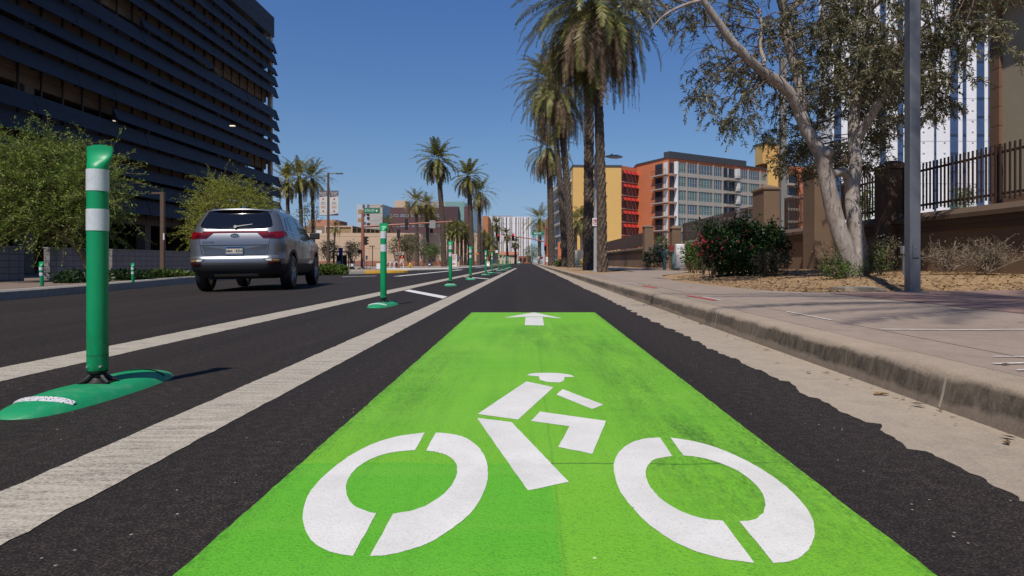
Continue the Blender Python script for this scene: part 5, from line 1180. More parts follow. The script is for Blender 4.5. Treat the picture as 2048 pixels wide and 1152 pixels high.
# ------------------------------------------------------------------ feathery trees and low shrubs on the left
M['feather'] = leafmat('feathery_leaf', (0.075,0.125,0.018), (0.175,0.25,0.04), (0.29,0.35,0.075), 0.33, 0.5)
M['feather_y'] = leafmat('yellow_feathery_leaf', (0.13,0.17,0.018), (0.28,0.33,0.04), (0.42,0.45,0.085), 0.33, 0.5)
M['green_bark'] = plain('brown_green_bark', (0.15,0.105,0.055), 0.85, var=.25, scale=8)
def feather_tree(label, Y, base, limbs_px, lobes_px, n_, mat, seed, rad=.09):
    rn = random.Random(seed); b = P(base[0], base[1], Y); t = thing('feathery_tree', label, 'tree', (b.x, b.y, b.z), 0, 'feathery trees by the garage')
    mb = MB(); tips = []
    for L in limbs_px:
        pp = crom([P(px, py, Y+dy) for px, py, dy in L], 4); mb.tube(pp, [lerp(rad, rad*.25, i/(len(pp)-1)) for i in range(len(pp))], 8, jit=.06); tips += pp[len(pp)//2:]
    lf = MB(); tot = sum(rx*ry for _, _, rx, ry, _ in lobes_px)
    for (cx, cy, rx, ry, dp) in lobes_px:
        for i in range(int(n_*rx*ry/tot)):
            while True:
                u, v, w_ = rn.uniform(-1,1), rn.uniform(-1,1), rn.uniform(-1,1)
                if .12 < u*u+v*v+w_*w_ < 1: break
            c = P(cx+u*rx, cy+v*ry, Y+w_*dp); out = Vector((u, w_, -v*0.7+.35)).normalized(); d = (out*.9+Vector((rn.gauss(0,.5),rn.gauss(0,.5),rn.gauss(0,.4)))).normalized()
            q = min(tips, key=lambda k: (k-c).length)
            if rn.random() < .3: mb.tube([q, q.lerp(c,.55)+Vector((0,0,.12)), c], [.014,.009,.004], 4, cap=False)
            p = c.copy(); L = rn.uniform(.3,.75); pts = [p.copy()]
            if u*u+v*v+w_*w_ > .62: L *= rn.uniform(1.1, 2.0)      # long outer sprays break the outline
            for s_ in range(8):                                  # a spray of small paired leaflets
                p = p+d*L/8; d = (d+Vector((rn.gauss(0,.1),rn.gauss(0,.1),-.07))).normalized(); pts.append(p.copy())
                for sg in range(4): leaf(lf, p+Vector((rn.gauss(0,.03),rn.gauss(0,.03),rn.gauss(0,.03))), rn.uniform(.065,.12), rn.uniform(.02,.033), rn, d*.8+Vector((rn.gauss(0,.7),rn.gauss(0,.7),rn.gauss(0,.6))))
            mb.tube(pts[::4], [.005]*3, 3, cap=False)
    mb.build('trunk', M['green_bark'], t, smooth=True); lf.build('crown', mat, t)
feather_tree('feathery green tree behind the nearest delineator in front of the garage', 18.5, (176,552),
  [[(176,556,0),(170,520,0),(140,482,-.2),(105,455,-.3),(70,420,-.5),(30,380,-.5)],[(178,556,0),(172,520,.1),(160,490,.3),(155,455,.5),(165,410,.6),(185,360,.6)],[(105,455,-.3),(110,410,.2),(100,350,.4),(80,310,.5)],[(140,482,-.2),(90,470,.6),(40,440,1),(-20,410,1.2)]],
  [(20,370,75,60,1.3),(90,350,85,60,1.3),(150,390,70,55,1.2),(60,420,80,45,1.2),(-30,340,50,60,1.2),(185,350,45,50,1.0),(120,440,60,40,1.0),(30,310,40,30,.9),(90,300,30,22,.7),(215,400,25,30,.8),(200,440,35,28,.8),(15,455,35,20,.8)], 1550, M['feather'], 91)
feather_tree('yellow green feathery tree rising behind the silver car', 33, (455,545),
  [[(455,548,0),(452,510,0),(440,470,-.4),(420,430,-.6),(405,400,-.7)],[(456,548,0),(460,500,.2),(470,450,.4),(480,410,.5),(470,380,.5)],[(452,510,0),(490,470,.6),(510,430,.7)]],
  [(430,420,48,45,1.6),(470,410,55,40,1.7),(405,440,25,45,1.2),(440,380,30,24,1.0),(500,410,35,24,1.2),(520,440,35,30,1.3),(400,470,22,25,1)], 900, M['feather_y'], 92, .08)
YB = 22
def hedge(label, px0, px1, ytop, ybot, Y, n_, mat, seed):
    rn = random.Random(seed); lobes = []; px = px0
    while px < px1: r = rn.uniform(18,26)*22/Y*1.0; lobes.append((PX(px, (ytop+ybot)/2+rn.uniform(-2,3), Y+rn.uniform(-.3,.3)), (r*Y/F, .55, (ybot-ytop)/2*Y/F*rn.uniform(.85,1.05)))); px += r*0.9
    return shrub('low_hedge', label, 'hedge', lobes, int(n_*1.8), .10, .06, mat, rn, group='low hedges along the left sidewalk', stem=False, sprig=.1)
M['hedge_l'] = leafmat('hedge_leaf', (0.04,0.075,0.012), (0.095,0.145,0.024), (0.18,0.23,0.05), .2, .5)
hedge('low dark green shrub behind the nearest delineator post', 150, 185, 545, 577, 16.0, 1500, M['leaf_dk'], 5)
hedge('rounded dark green shrub right of the nearest delineator post', 222, 275, 545, 570, 17.7, 2400, M['leaf_dk'], 6)
hedge('low bright green shrub row between the short post and the silver car', 315, 385, 545, 563, 21.8, 3200, M['hedge_l'], 7)
hedge('bright green clipped hedge in front of the bus shelter', 645, 690, 530, 549, 33.2, 2600, M['hedge_l'], 8)
# ------------------------------------------------------------------ small far trees
def small_tree(label, px, base_py, cy, rx, ry, Y, n_, mat, seed, cat='tree', name='small_tree', group='small trees by the tan building'):
    rn = random.Random(seed); b = P(px, base_py, Y); c = P(px, cy, Y); s_ = Y/F; t = thing(name, label, cat, (b.x, b.y, b.z), 0, group); mb = MB()
    for k in range(5):
        e = c+Vector((rn.uniform(-.7,.7)*rx*s_, rn.uniform(-.5,.5)*rx*s_, rn.uniform(-.4,.7)*ry*s_)); mb.tube([b, b.lerp(e,.4)+Vector((rn.gauss(0,.08),0,0)), e], [.10,.07,.03], 6)
    mb.build('trunk', M['twig'], t); lf = MB()
    for i in range(n_//10):
        p, v = rand_in_ellipsoid((c.x,c.y,c.z), (rx*s_, rx*s_*.8, ry*s_), rn, .5)
        for j in range(10): leaf(lf, p+Vector((rn.gauss(0,1),rn.gauss(0,1),rn.gauss(0,1)))*.22, rn.uniform(.14,.26), rn.uniform(.08,.14), rn)
    lf.build('crown', mat, t); return t
M['leaf_far'] = leafmat('grey_green_leaf', (0.05,0.06,0.025), (0.10,0.11,0.05), (0.17,0.17,0.09), .2, .5)
small_tree('small round tree left of the bus shelter', 658, 538, 500, 21, 19, 92, 1500, M['leaf_far'], 101)
small_tree('small round tree behind the bus shelter roof', 707, 536, 498, 20, 16, 95, 1400, M['leaf_far'], 102)
small_tree('small round tree left of the pedestrian signal pole', 795, 534, 491, 19, 19, 100, 1300, M['leaf_far'], 103)
small_tree('grey leafless looking tree right of the pedestrian signal pole', 818, 534, 487, 19, 22, 101, 1500, M['leaf_far'], 104)
small_tree('bright green small tree beside the tallest left palm trunk', 866, 533, 502, 15, 14, 104, 1400, M['leaf_md'], 105)
small_tree('dull green tree between the thin palm trunks', 847, 533, 498, 14, 16, 110, 900, M['leaf_far'], 106)
small_tree('dark round green tree right of the road end', 1063, 532, 505, 15, 17, 140, 1600, M['leaf_md'], 107)
small_tree('wispy tree below the palms beside the banner pole', 618, 540, 435, 26, 40, 75, 700, M['leaf_far'], 108)
small_tree('green tree hidden behind the palms at the street end', 985, 530, 505, 14, 16, 170, 900, M['leaf_md'], 109)
small_tree('green tree beyond the fence in front of the white tower', 1925, 520, 398, 22, 26, 60, 900, M['leaf_md'], 110, group='trees beyond the fence')
small_tree('green tree seen through the fence gap by the dark pillar', 1732, 520, 405, 16, 34, 50, 900, M['leaf_md'], 111, group='trees beyond the fence')
small_tree('low round bush at the foot of the third right palm', 1120, 534, 529, 7, 6, 60, 500, M['leaf_md'], 112, 'bush', 'small_bush', 'small bushes at the palm feet')
# ------------------------------------------------------------------ silver car
M['paint'] = plain('silver_car_paint', (0.185,0.197,0.222), 0.33, metal=0.65, var=0.03, coat=0.5)
M['clad'] = plain('black_cladding', (0.018,0.018,0.019), 0.6)
n = NT('tail_lamp_red'); n.fin((0.15,0.003,0.007), 0.15, spec=0.5); M['lamp'] = n.mat
M['lamp_dk'] = plain('dark_red_lamp', (0.05,0.003,0.005), 0.15, spec=0.5)
M['chrome'] = plain('chrome', (0.72,0.73,0.75), 0.12, metal=1.0, var=0.02)
M['car_glass'] = plain('tinted_car_glass', (0.006,0.007,0.011), 0.04, var=0.02, spec=0.6)
M['rim'] = plain('machined_rim', (0.42,0.43,0.45), 0.3, metal=0.8)
M['amber'] = plain('amber_lens', (0.30,0.16,0.06), 0.2); M['clear'] = plain('clear_lens', (0.55,0.53,0.5), 0.15, spec=0.6)
car = thing('parked_car', 'silver grey five door car seen from behind at the left of the painted buffer', 'car', (-5.79, 13.4, -0.016)); car.rotation_euler = (0, R(-1.0), R(8.5))
sl = [(.27,.74,-.62,3.30,.30,.45),(.33,.84,-.80,3.46,.34,.5),(.42,.885,-.875,3.53,.34,.5),(.53,.905,-.90,3.56,.32,.5),(.60,.915,-.905,3.57,.30,.5),(.665,.918,-.885,3.57,.30,.5),(.70,.917,-.852,3.56,.30,.5),(.80,.924,-.846,3.54,.30,.52),(.90,.928,-.850,3.52,.30,.52),(.965,.928,-.842,3.45,.30,.55),(1.03,.92,-.828,3.30,.30,.6),(1.10,.905,-.805,2.75,.30,.6),(1.17,.878,-.778,2.45,.30,.5),(1.235,.852,-.745,2.28,.27,.45),(1.32,.82,-.69,2.10,.25,.42),(1.42,.778,-.615,1.86,.23,.4),(1.51,.735,-.54,1.60,.21,.4),(1.565,.70,-.52,1.42,.20,.4),(1.60,.655,-.50,1.25,.20,.38),(1.62,.58,-.42,1.0,.2,.3)]
def outline(W, Rr, Fy, rr, rf, z):
    pts = []
    def arc_(cx, cy, r, a0, a1, k):
        for i in range(k): a = lerp(a0, a1, i/k); pts.append((cx+r*math.cos(a), cy+r*math.sin(a)))
    for i in range(12): x = lerp(-W+rr, W-rr, i/12); pts.append((x, Rr))
    arc_(W-rr, Rr+rr, rr, -math.pi/2, 0, 10)
    for i in range(30): pts.append((W, lerp(Rr+rr, Fy-rf, i/30)))
    arc_(W-rf, Fy-rf, rf, 0, math.pi/2, 8)
    for i in range(12): pts.append((lerp(W-rf, -W+rf, i/12), Fy))
    arc_(-W+rf, Fy-rf, rf, math.pi/2, math.pi, 8)
    for i in range(30): pts.append((-W, lerp(Fy-rf, Rr+rr, i/30)))
    arc_(-W+rr, Rr+rr, rr, math.pi, 1.5*math.pi, 10)
    out = []
    for x, y in pts:
        yy = y - 0.05*(1-(x/W)**2)*(1 if y < Rr+rr else 0)*(0.6) + 0.05*(1-(x/W)**2)*(1 if y > Fy-rf else 0)
        t = (y-1.33)/2.24; xx = x*(1-0.035*abs(t)**2.5)
        out.append((xx, yy, z + 0.02*(1-(t**2))*(1 if z > 1.5 else 0)))
    return out
mb = MB(); nn = None
for (z, W, Rr, Fy, rr, rf) in sl: o_ = outline(W, Rr, Fy, rr, rf, z); nn = len(o_); mb.v += o_
for i in range(len(sl)-1):
    for j in range(nn): a = i*nn+j; b = i*nn+(j+1) % nn; mb.f.append((a, b, b+nn, a+nn)); mb.m.append(1 if sl[i+1][0] <= .535 else 0)
mb.f.append(tuple(reversed(range(nn)))); mb.m.append(1)
k = len(mb.v); e = (len(sl)-1)*nn; mb.v.append((0, 0.35, 1.655))
for j in range(nn): mb.f.append((e+j, e+(j+1) % nn, k)); mb.m.append(0)
body = mb.build('body', [M['paint'], M['clad']], car, smooth=True, local=True)
bvh = BVHTree.FromPolygons([Vector(v) for v in mb.v], mb.f)
cut = MB()
for y in (0.0, 2.67):
    for sx in (-1, 1): cut.lathe([(0.0,-0.19),(0.405,-0.19),(0.405,0.25),(0.0,0.25)], 36, (sx*0.80, y, 0.36), axis='x')
co = cut.build('wheel_well_cut', M['clad'])
bm_ = bmesh.new(); bm_.from_mesh(co.data); bmesh.ops.remove_doubles(bm_, verts=bm_.verts, dist=1e-4); bmesh.ops.recalc_face_normals(bm_, faces=bm_.faces); bm_.to_mesh(co.data); bm_.free()
bm_ = bmesh.new(); bm_.from_mesh(body.data); bmesh.ops.recalc_face_normals(bm_, faces=bm_.faces); bm_.to_mesh(body.data); bm_.free()
md = body.modifiers.new('wells', 'BOOLEAN'); md.operation = 'DIFFERENCE'; md.object = co; md.solver = 'EXACT'; md.use_self = True
COLu = bpy.context.view_layer; COLu.update(); saved = car.rotation_euler.copy(), car.location.copy(); car.rotation_euler = (0,0,0); car.location = (0,0,0); COLu.update()
dg = bpy.context.evaluated_depsgraph_get(); me2 = bpy.data.meshes.new_from_object(body.evaluated_get(dg)); body.modifiers.clear(); body.data = me2; me2.set_sharp_from_angle(angle=R(32))
bpy.data.objects.remove(co); car.rotation_euler, car.location = saved
def patch(name, poly, side, mat, off=0.005, parent=None, res=0.07, thick=0.0):
    bm = bmesh.new(); vs_ = []
    f_ = bm.faces.new([bm.verts.new((u, v, 0)) for u, v in poly]); bmesh.ops.triangulate(bm, faces=[f_])
    for _ in range(6):
        le = [e_ for e_ in bm.edges if e_.calc_length() > res]
        if not le: break
        bmesh.ops.subdivide_edges(bm, edges=le, cuts=1); bmesh.ops.triangulate(bm, faces=bm.faces[:])
    mbp = MB(); bm.verts.index_update()
    for v in bm.verts:
        u, w_ = v.co.x, v.co.y
        if side == 'rear': o_, d_ = Vector((u, -3, w_)), Vector((0,1,0))
        elif side == 'right': o_, d_ = Vector((3, u, w_)), Vector((-1,0,0))
        else: o_, d_ = Vector((-3, u, w_)), Vector((1,0,0))
        h, nrm, _, _ = bvh.ray_cast(o_, d_)
        if h is None: h, nrm, _, _ = bvh.find_nearest(o_ + d_*2.2)
        if nrm.dot(d_) > 0: nrm = -nrm
        mbp.v.append(tuple(h + nrm*off))
    for f_ in bm.faces:
        ids = [v.index for v in f_.verts]; a_, b_, c_ = [Vector(mbp.v[i]) for i in ids[:3]]; nr = (b_-a_).cross(c_-a_)
        dd = {'rear': Vector((0,-1,0)), 'right': Vector((1,0,0)), 'left': Vector((-1,0,0))}[side]
        if nr.dot(dd) < 0: ids.reverse()
        mbp.f.append(tuple(ids)); mbp.m.append(0)
    bm.free(); return mbp.build(name, mat, parent or car, smooth=True, local=True)
def mir(poly): return [(-u, v) for u, v in poly][::-1]
rw_ = patch('rear_window', [(-.665,1.29),(-.64,1.255),(-.54,1.228),(-.3,1.216),(0,1.212),(.3,1.216),(.54,1.228),(.64,1.255),(.665,1.29),(.635,1.40),(.585,1.52),(.545,1.57),(.3,1.594),(0,1.600),(-.3,1.594),(-.545,1.57),(-.585,1.52),(-.635,1.40)], 'rear', M['car_glass'], .006)
mbw = MB(); mbw.tube([(0.0,-.80,1.262),(.16,-.755,1.29),(.30,-.74,1.312)], [.014,.010,.006], 6); mbw.lathe([(.03,-.03),(.03,.03)], 10, (0.0,-.79,1.262), axis='y'); mbw.build('wiper', M['clear'], rw_, local=True)
# spoiler lip over the window
mbw = MB()
for i in range(17):
    x = lerp(-.60, .60, i/16); y = -.60 + .10*(abs(x)/.60)**2.5; z = 1.628 - .035*(abs(x)/.60)**3
    mbw.v += [(x, y, z), (x, y-.015, z-.022), (x, y+.16, z-.028), (x, y+.3, z+.018)]
for i in range(16):
    for j in range(4): a = i*4+j; b = i*4+(j+1) % 4; mbw.f.append((a, b, b+4, a+4)); mbw.m.append(0)
mbw.build('spoiler', M['paint'], car, smooth='auto', local=True)
patch('brake_lamp', [(-.2,1.572),(.2,1.572),(.2,1.584),(-.2,1.584)], 'rear', M['lamp_dk'], .011)
patch('light_bar', [(-.60,1.172),(-.3,1.176),(0,1.178),(.3,1.176),(.60,1.172),(.60,1.140),(.3,1.142),(0,1.143),(-.3,1.142),(-.60,1.140)][::-1], 'rear', M['lamp'], .010)
TL = [(.40,1.145),(.62,1.142),(.84,1.178),(.86,1.06),(.80,1.032),(.52,1.034)]
for q in (TL, mir(TL)):
    tl = patch('tail_lamp', q, 'rear', M['lamp'], .012); s_ = 1 if q is TL else -1
    patch('lamp_insert', [(s_*.52,1.05),(s_*.48,1.09),(s_*.70,1.10),(s_*.74,1.05)], 'rear', M['lamp_dk'], .016, tl)
patch('tail_lamp', [(-.70,1.165),(-.70,1.05),(-.52,1.075),(-.34,1.135),(-.40,1.155)], 'right', M['lamp'], .010)
patch('tail_lamp', [(-.70,1.165),(-.70,1.05),(-.52,1.075),(-.34,1.135),(-.40,1.155)], 'left', M['lamp'], .010)
# hatch seams, recess, bumper parts
for q in ([(-.62,.895),(.62,.895),(.625,.907),(-.625,.907)], [(-.66,1.03),(-.652,1.03),(-.59,.74),(-.54,.708),(-.548,.70),(-.60,.735)], [(.66,1.03),(.652,1.03),(.59,.74),(.54,.708),(.548,.70),(.60,.735)], [(-.545,.700),(.545,.700),(.54,.709),(-.54,.709)]):
    patch('hatch_seam', q, 'rear', M['clad'], .004)
patch('plate_recess_shade', [(-.60,.893),(-.555,.735),(-.53,.712),(.53,.712),(.555,.735),(.60,.893),(.2,.83),(-.2,.83)], 'rear', plain('recess_shade_paint', (0.12,0.13,0.15), 0.36, metal=.65, coat=.5), .0045)  # darker copy of the body paint stands for shade in the recess
RF = [(.52,.625),(.58,.638),(.80,.632),(.84,.60),(.80,.578),(.60,.585)]
for q, s_ in ((RF, 1), (mir(RF), -1)):
    fl_ = patch('fog_lamp', q, 'rear', M['clad'], .008); patch('lens', [(s_*.56,.622),(s_*.68,.628),(s_*.68,.595),(s_*.60,.595)], 'rear', M['clear'], .014, fl_); patch('lens', [(s_*.69,.625),(s_*.80,.62),(s_*.80,.592),(s_*.69,.595)], 'rear', M['amber'], .014, fl_)
    patch('reflector', [(s_*.60,.565),(s_*.83,.57),(s_*.81,.53),(s_*.62,.528)], 'rear', M['lamp_dk'], .012)
patch('chrome_strip', [(-.80,.560),(-.3,.558),(.3,.558),(.80,.560),(.78,.578),(.3,.575),(-.3,.575),(-.78,.578)], 'rear', M['chrome'], .010)
patch('skid_plate', [(-.42,.30),(.42,.30),(.40,.355),(-.40,.355)], 'rear', plain('skid_grey', (0.22,0.19,0.165), 0.5), .012)
# badge, lettering, licence plate
yb = -.842; mbw = MB()
for rr_, z_, mi in ((1.0, 0, 0), (.84, -.004, 1)):
    mbw.v += [(rr_*.085*math.cos(a), yb-.016+z_, 1.083+rr_*.046*math.sin(a)) for a in [2*math.pi*i/28 for i in range(28)]]; kk = len(mbw.v)-28; mbw.f.append(tuple(kk+i for i in range(28))); mbw.m.append(mi)
text_into(mbw, 'KIA', (0, yb-.0205, 1.083), (1,0,0), (0,0,1), .056, 0, bold=.01)
mbw.build('badge', [M['chrome'], M['clad']], car, local=True)
mbw = MB(); text_into(mbw, 'SPORTAGE', (-.485, -.878, .962), (1,0.02,0), (0,0,1), .043, 0, bold=.004); mbw.build('lettering', M['clad'], car, local=True)
lp = MB(); lp.box(-.165,.165,-.905,-.895,.715,.880); o_ = lp.build('licence_plate', plain('plate_frame_blue', (0.10,0.17,0.30), .4), car, local=True)
lp = MB(); lp.box(-.148,.148,-.909,-.9055,.742,.832); lp.build('plate_face', plain('plate_cream', (.62,.56,.44), .5), o_, local=True)
lp = MB(); lp.box(-.148,.148,-.9085,-.9055,.833,.868); lp.build('plate_band', plain('plate_dark_blue', (.02,.05,.12), .5), o_, local=True)
lp = MB(); text_into(lp, '0MA 1EZA', (0,-.910,.787), (1,0,0), (0,0,1), .068, bold=.012); lp.build('plate_number', plain('plate_ink', (.05,.03,.05), .5), o_, local=True)
# side windows, pillars and door seams on both flanks
for side in ('right', 'left'):
    patch('quarter_window', [(-.30,1.20),(.02,1.19),(.10,1.47),(.0,1.49),(-.10,1.45)], side, M['car_glass'], .006)
    patch('rear_door_window', [(.07,1.185),(.86,1.165),(.88,1.52),(.45,1.525),(.15,1.50)], side, M['car_glass'], .006)
    patch('front_door_window', [(.93,1.165),(1.95,1.14),(1.75,1.28),(1.45,1.43),(1.2,1.505),(.95,1.52)], side, M['car_glass'], .006)
    patch('window_trim', [(-.36,1.172),(1.0,1.142),(2.0,1.118),(2.0,1.132),(1.0,1.156),(-.33,1.188)], side, M['chrome'], .008)
    for q in ([(.88,1.15),(.895,1.15),(.88,.45),(.865,.45)], [(1.98,1.10),(1.995,1.10),(2.02,.45),(2.005,.45)], [(.05,1.17),(.065,1.17),(.22,.85),(.42,.60),(.405,.595),(.205,.85)]):
        patch('door_seam', q, side, M['clad'], .004)
    for y in (.72, 1.80):
        patch('door_handle', [(y-.10,1.0),(y+.08,.995),(y+.08,1.025),(y-.10,1.03)], side, M['chrome'], .018)
    for yc_ in (0.0, 2.67):      # black arch trim
        pts_ = [(yc_+.465*math.cos(a), .36+.465*math.sin(a)) for a in [math.pi*i/16 for i in range(17)]] + [(yc_+.41*math.cos(a), .36+.41*math.sin(a)) for a in [math.pi*(16-i)/16 for i in range(17)]]
        patch('arch_trim', pts_, side, M['clad'], .012)
    sx = 1 if side == 'right' else -1
    mbw = MB(); mbw.obox((sx*.90, 1.90, 1.10), (sx*.22,0,0), (0,.10,0), (0,0,.15)); mbw.obox((sx*.83, 1.93, 1.10), (sx*.08,0,0), (0,.06,0), (0,0,.05)); o_ = mbw.build('mirror', M['clad'], car, local=True); bv = o_.modifiers.new('b', 'BEVEL'); bv.width = .03; bv.segments = 3
    mbw = MB(); mbw.tube([(sx*.60,-.25,1.615),(sx*.60,-.15,1.655),(sx*.61,.4,1.672),(sx*.60,1.05,1.66),(sx*.58,1.2,1.61)], .014, 8); mbw.build('roof_rail', M['chrome'], car, local=True, smooth=True)
mbw = MB(); mbw.v += [(-.02,-.28,1.645),(.02,-.28,1.645),(.02,-.06,1.655),(-.02,-.06,1.655),(-.004,-.27,1.725),(.004,-.27,1.725),(.004,-.24,1.725),(-.004,-.24,1.725)]
for q in ((0,1,5,4),(1,2,6,5),(2,3,7,6),(3,0,4,7),(4,5,6,7)): mbw.f.append(q); mbw.m.append(0)
mbw.build('antenna_fin', M['paint'], car, local=True)
mbw = MB(); mbw.box(-.62,.62,-.5,3.0,.24,.34); mbw.tube([(-.5,-.72,.30),(-.5,-.3,.30)], .035, 8); mbw.build('underbody', M['clad'], car, local=True)
for y in (0.0, 2.67):
    for sx in (-1, 1):
        c_ = (sx*.805, y, .352); mbw = MB()
        mbw.lathe([(.24,-.112),(.30,-.115),(.338,-.10),(.352,-.075),(.3535,0),(.352,.075),(.338,.10),(.30,.115),(.24,.112),(.235,.0),(.24,-.112)], 40, c_, axis='x'); wl = mbw.build('wheel', M['black'], car, local=True, smooth='auto')
        mbw = MB(); mbw.lathe([(.236,-.09),(.24,.098),(.225,.10),(.215,.03)], 32, c_, axis='x') if sx > 0 else mbw.lathe([(.236,.09),(.24,-.098),(.225,-.10),(.215,-.03)], 32, c_, axis='x')
        for q in range(5):
            for dq in (-.16, .16):
                a = 2*math.pi*q/5+.3; b0 = Vector((0, math.cos(a), math.sin(a)))*.05; a2 = a+dq; b1 = Vector((0, math.cos(a2), math.sin(a2)))*.226
                mbw.tube([Vector(c_)+Vector((sx*.085,0,0))+b0, Vector(c_)+Vector((sx*.09,0,0))+b1], [.026,.02], 6)
        mbw.lathe([(.0,sx*.05),(.065,sx*.06),(.055,sx*.10),(.0,sx*.105)], 16, c_, axis='x'); mbw.build('rim', M['rim'], wl, local=True)
        mbw = MB(); mbw.lathe([(.0,sx*.02),(.23,sx*.02)], 24, c_, axis='x'); mbw.build('brake_disc', M['clad'], wl, local=True)
# ------------------------------------------------------------------ poles, lamps and signs on the right
M['galv'] = plain('grey_painted_steel', (0.115,0.125,0.145), 0.5, var=.1, scale=3)
M['lgrey'] = plain('light_grey_steel', (0.34,0.345,0.35), 0.45, var=.08, scale=2)
M['brown_st'] = plain('brown_painted_steel', (0.115,0.075,0.055), 0.5)
M['rust'] = plain('red_brown_signal_pole', (0.34,0.125,0.085), 0.5, var=.08)
M['sign_w'] = plain('white_sign', (0.72,0.72,0.72), 0.5, var=.03); M['ink'] = plain('black_sign_ink', (0.012,0.012,0.014), 0.6); M['red'] = plain('red_sign_ink', (0.52,0.02,0.025), 0.5)
M['sgreen'] = plain('green_street_sign', (0.0,0.20,0.12), 0.45, var=.04); M['sig'] = plain('black_signal_housing', (0.014,0.014,0.015), 0.6)
M['red_on'] = emit('lit_red_signal', (0.9, 0.02, 0.03), 1.3); M['hand_on'] = emit('lit_hand_signal', (0.8, 0.06, 0.02), 0.8)
lpst = thing('lamp_post', 'thick square grey lamp post rising out of frame beside the sidewalk', 'lamp post', (5.16, 8.75, 0.14))
mb = MB(); mb.box(5.09, 5.235, 8.68, 8.825, 0.14, 9.6); o = mb.build('post', M['galv'], lpst); bv = o.modifiers.new('b', 'BEVEL'); bv.width = .012; bv.segments = 2
mb = MB(); mb.box(5.02, 5.30, 8.61, 8.895, 0.13, 0.165); mb.build('base_plate', M['galv'], lpst)
mb = MB(); mb.box(5.12, 5.205, 8.668, 8.679, .62, .80); mb.build('hand_hole_cover', M['galv'], lpst); mb = MB(); mb.tube([(5.16,8.662,.76),(5.16,8.68,.76)], .008, 8); mb.build('bolt', M['bolt'], lpst)
mb = MB(); mb.box(4.0, 5.3, 8.70, 8.80, 9.45, 9.55); mb.box(3.4, 4.05, 8.62, 8.88, 9.46, 9.58); mb.build('lamp_arm', M['galv'], lpst)
def meter():
    c = P(1809.5, 543, 10.2); t = thing('meter_post', 'small grey electric meter box on a short post beside the square lamp post', 'meter', (c.x, c.y, c.z)); mb = MB(); mb.box(c.x-.025, c.x+.025, c.y-.02, c.y+.02, c.z-.05, c.z+.30); mb.build('post', M['lgrey'], t)
    mb = MB(); mb.box(c.x-.05, c.x+.045, c.y-.045, c.y+.03, c.z+.28, c.z+.40); o = mb.build('box', M['lgrey'], t); mb = MB(); mb.lathe([(.028,-.0),(.028,-.03),(.02,-.035)], 12, (c.x, c.y-.046, c.z+.34), axis='y'); mb.build('dial', M['sign_w'], t); mb = MB(); mb.prism([(c.x-.03,c.y-.03),(c.x+.02,c.y-.03),(c.x+.02,c.y+.02),(c.x-.03,c.y+.02)], c.z+.402, c.z+.45); mb.build('cap', M['sig'], t)
meter()
t = thing('utility_box', 'flat concrete utility box lid in the mulch left of the lamp post', 'utility box', (4.95, 9.5, 0.15)); mb = MB(); mb.box(4.55, 5.15, 9.35, 9.85, 0.08, 0.185); mb.build('frame', M['gutter'], t); mb = MB(); mb.box(4.60, 5.10, 9.40, 9.80, 0.186, 0.192); mb.build('lid', M['kerb_far'], t)
# light grey street light with the no parking sign
Yp = 30.0; xp = px2(1191, Yp); zt_ = zpy(314, Yp)
t = thing('street_light', 'light grey street light with a no parking sign between the two tall palms', 'street light', (xp, Yp, .13))
mb = MB(); mb.tube([(xp,Yp,.12),(xp,Yp,zt_+.1)], [.095,.062], 14); mb.build('pole', M['lgrey'], t, smooth='auto'); mb = MB(); mb.box(xp-.15,xp+.15,Yp-.15,Yp+.15,.12,.17); mb.build('base_plate', M['lgrey'], t)
mb = MB(); mb.tube([(xp,Yp,zt_),(xp+.55,Yp,zt_+.02)], .035, 8); mb.build('arm', M['lgrey'], t)
mb = MB(); k_ = len(mb.v); mb.tube([(xp+.5,Yp,zt_+.02),(xp+.7,Yp,zt_+.02),(xp+1.0,Yp,zt_+.01),(xp+1.24,Yp,zt_-.01)], [.06,.12,.13,.05], 10); mb.v = [(x,y,lerp(zt_+.02, z, .75)) for x,y,z in mb.v]; lh = mb.build('lamp_head', M['lgrey'], t, smooth='auto'); mb = MB(); mb.lathe([(.03,0),(.03,.1)], 8, (xp+.75,Yp,zt_+.06)); mb.build('photocell', M['galv'], lh)
zs = zpy(444, Yp-.1); sgn = MB(); sgn.box(xp-.155, xp+.155, Yp-.112, Yp-.106, zs-.185, zs+.185); sg_ = sgn.build('no_parking_sign', M['sign_w'], t)
mb = MB(); ring = []
for i in range(32):
    a, b = 2*math.pi*i/32, 2*math.pi*(i+1)/32; pr = lambda r, q: (xp+r*math.cos(q), Yp-.1145, zs+r*math.sin(q)); mb.poly([pr(.132,a), pr(.132,b), pr(.105,b), pr(.105,a)][::-1])
mb.obox((xp-.085, Yp-.1165, zs+.065), (.15,0,-.15), (.017,0,.017), (0,.002,0)); mb.build('prohibition_ring', M['red'], sg_)
mb = MB(); text_into(mb, 'P', (xp,Yp-.111,zs), (1,0,0), (0,0,1), .22, bold=.015, out=.002); mb.build('letter', M['ink'], sg_)
t = thing('steel_pole', 'tall plain grey pole standing behind the fence left of the leaning trunk', 'pole', (px2(1566,31), 31, 0)); mb = MB(); x_ = px2(1566,31); mb.box(x_-.14,x_+.14,30.86,31.14,0,zpy(118,31)); mb.build('pole', plain('warm_grey_steel', (.20,.19,.175), .6), t); mb = MB(); mb.box(x_-.5,x_+.14,30.93,31.07,zpy(118,31)+.005,zpy(118,31)+.12); mb.build('lamp_head', M['galv'], t)
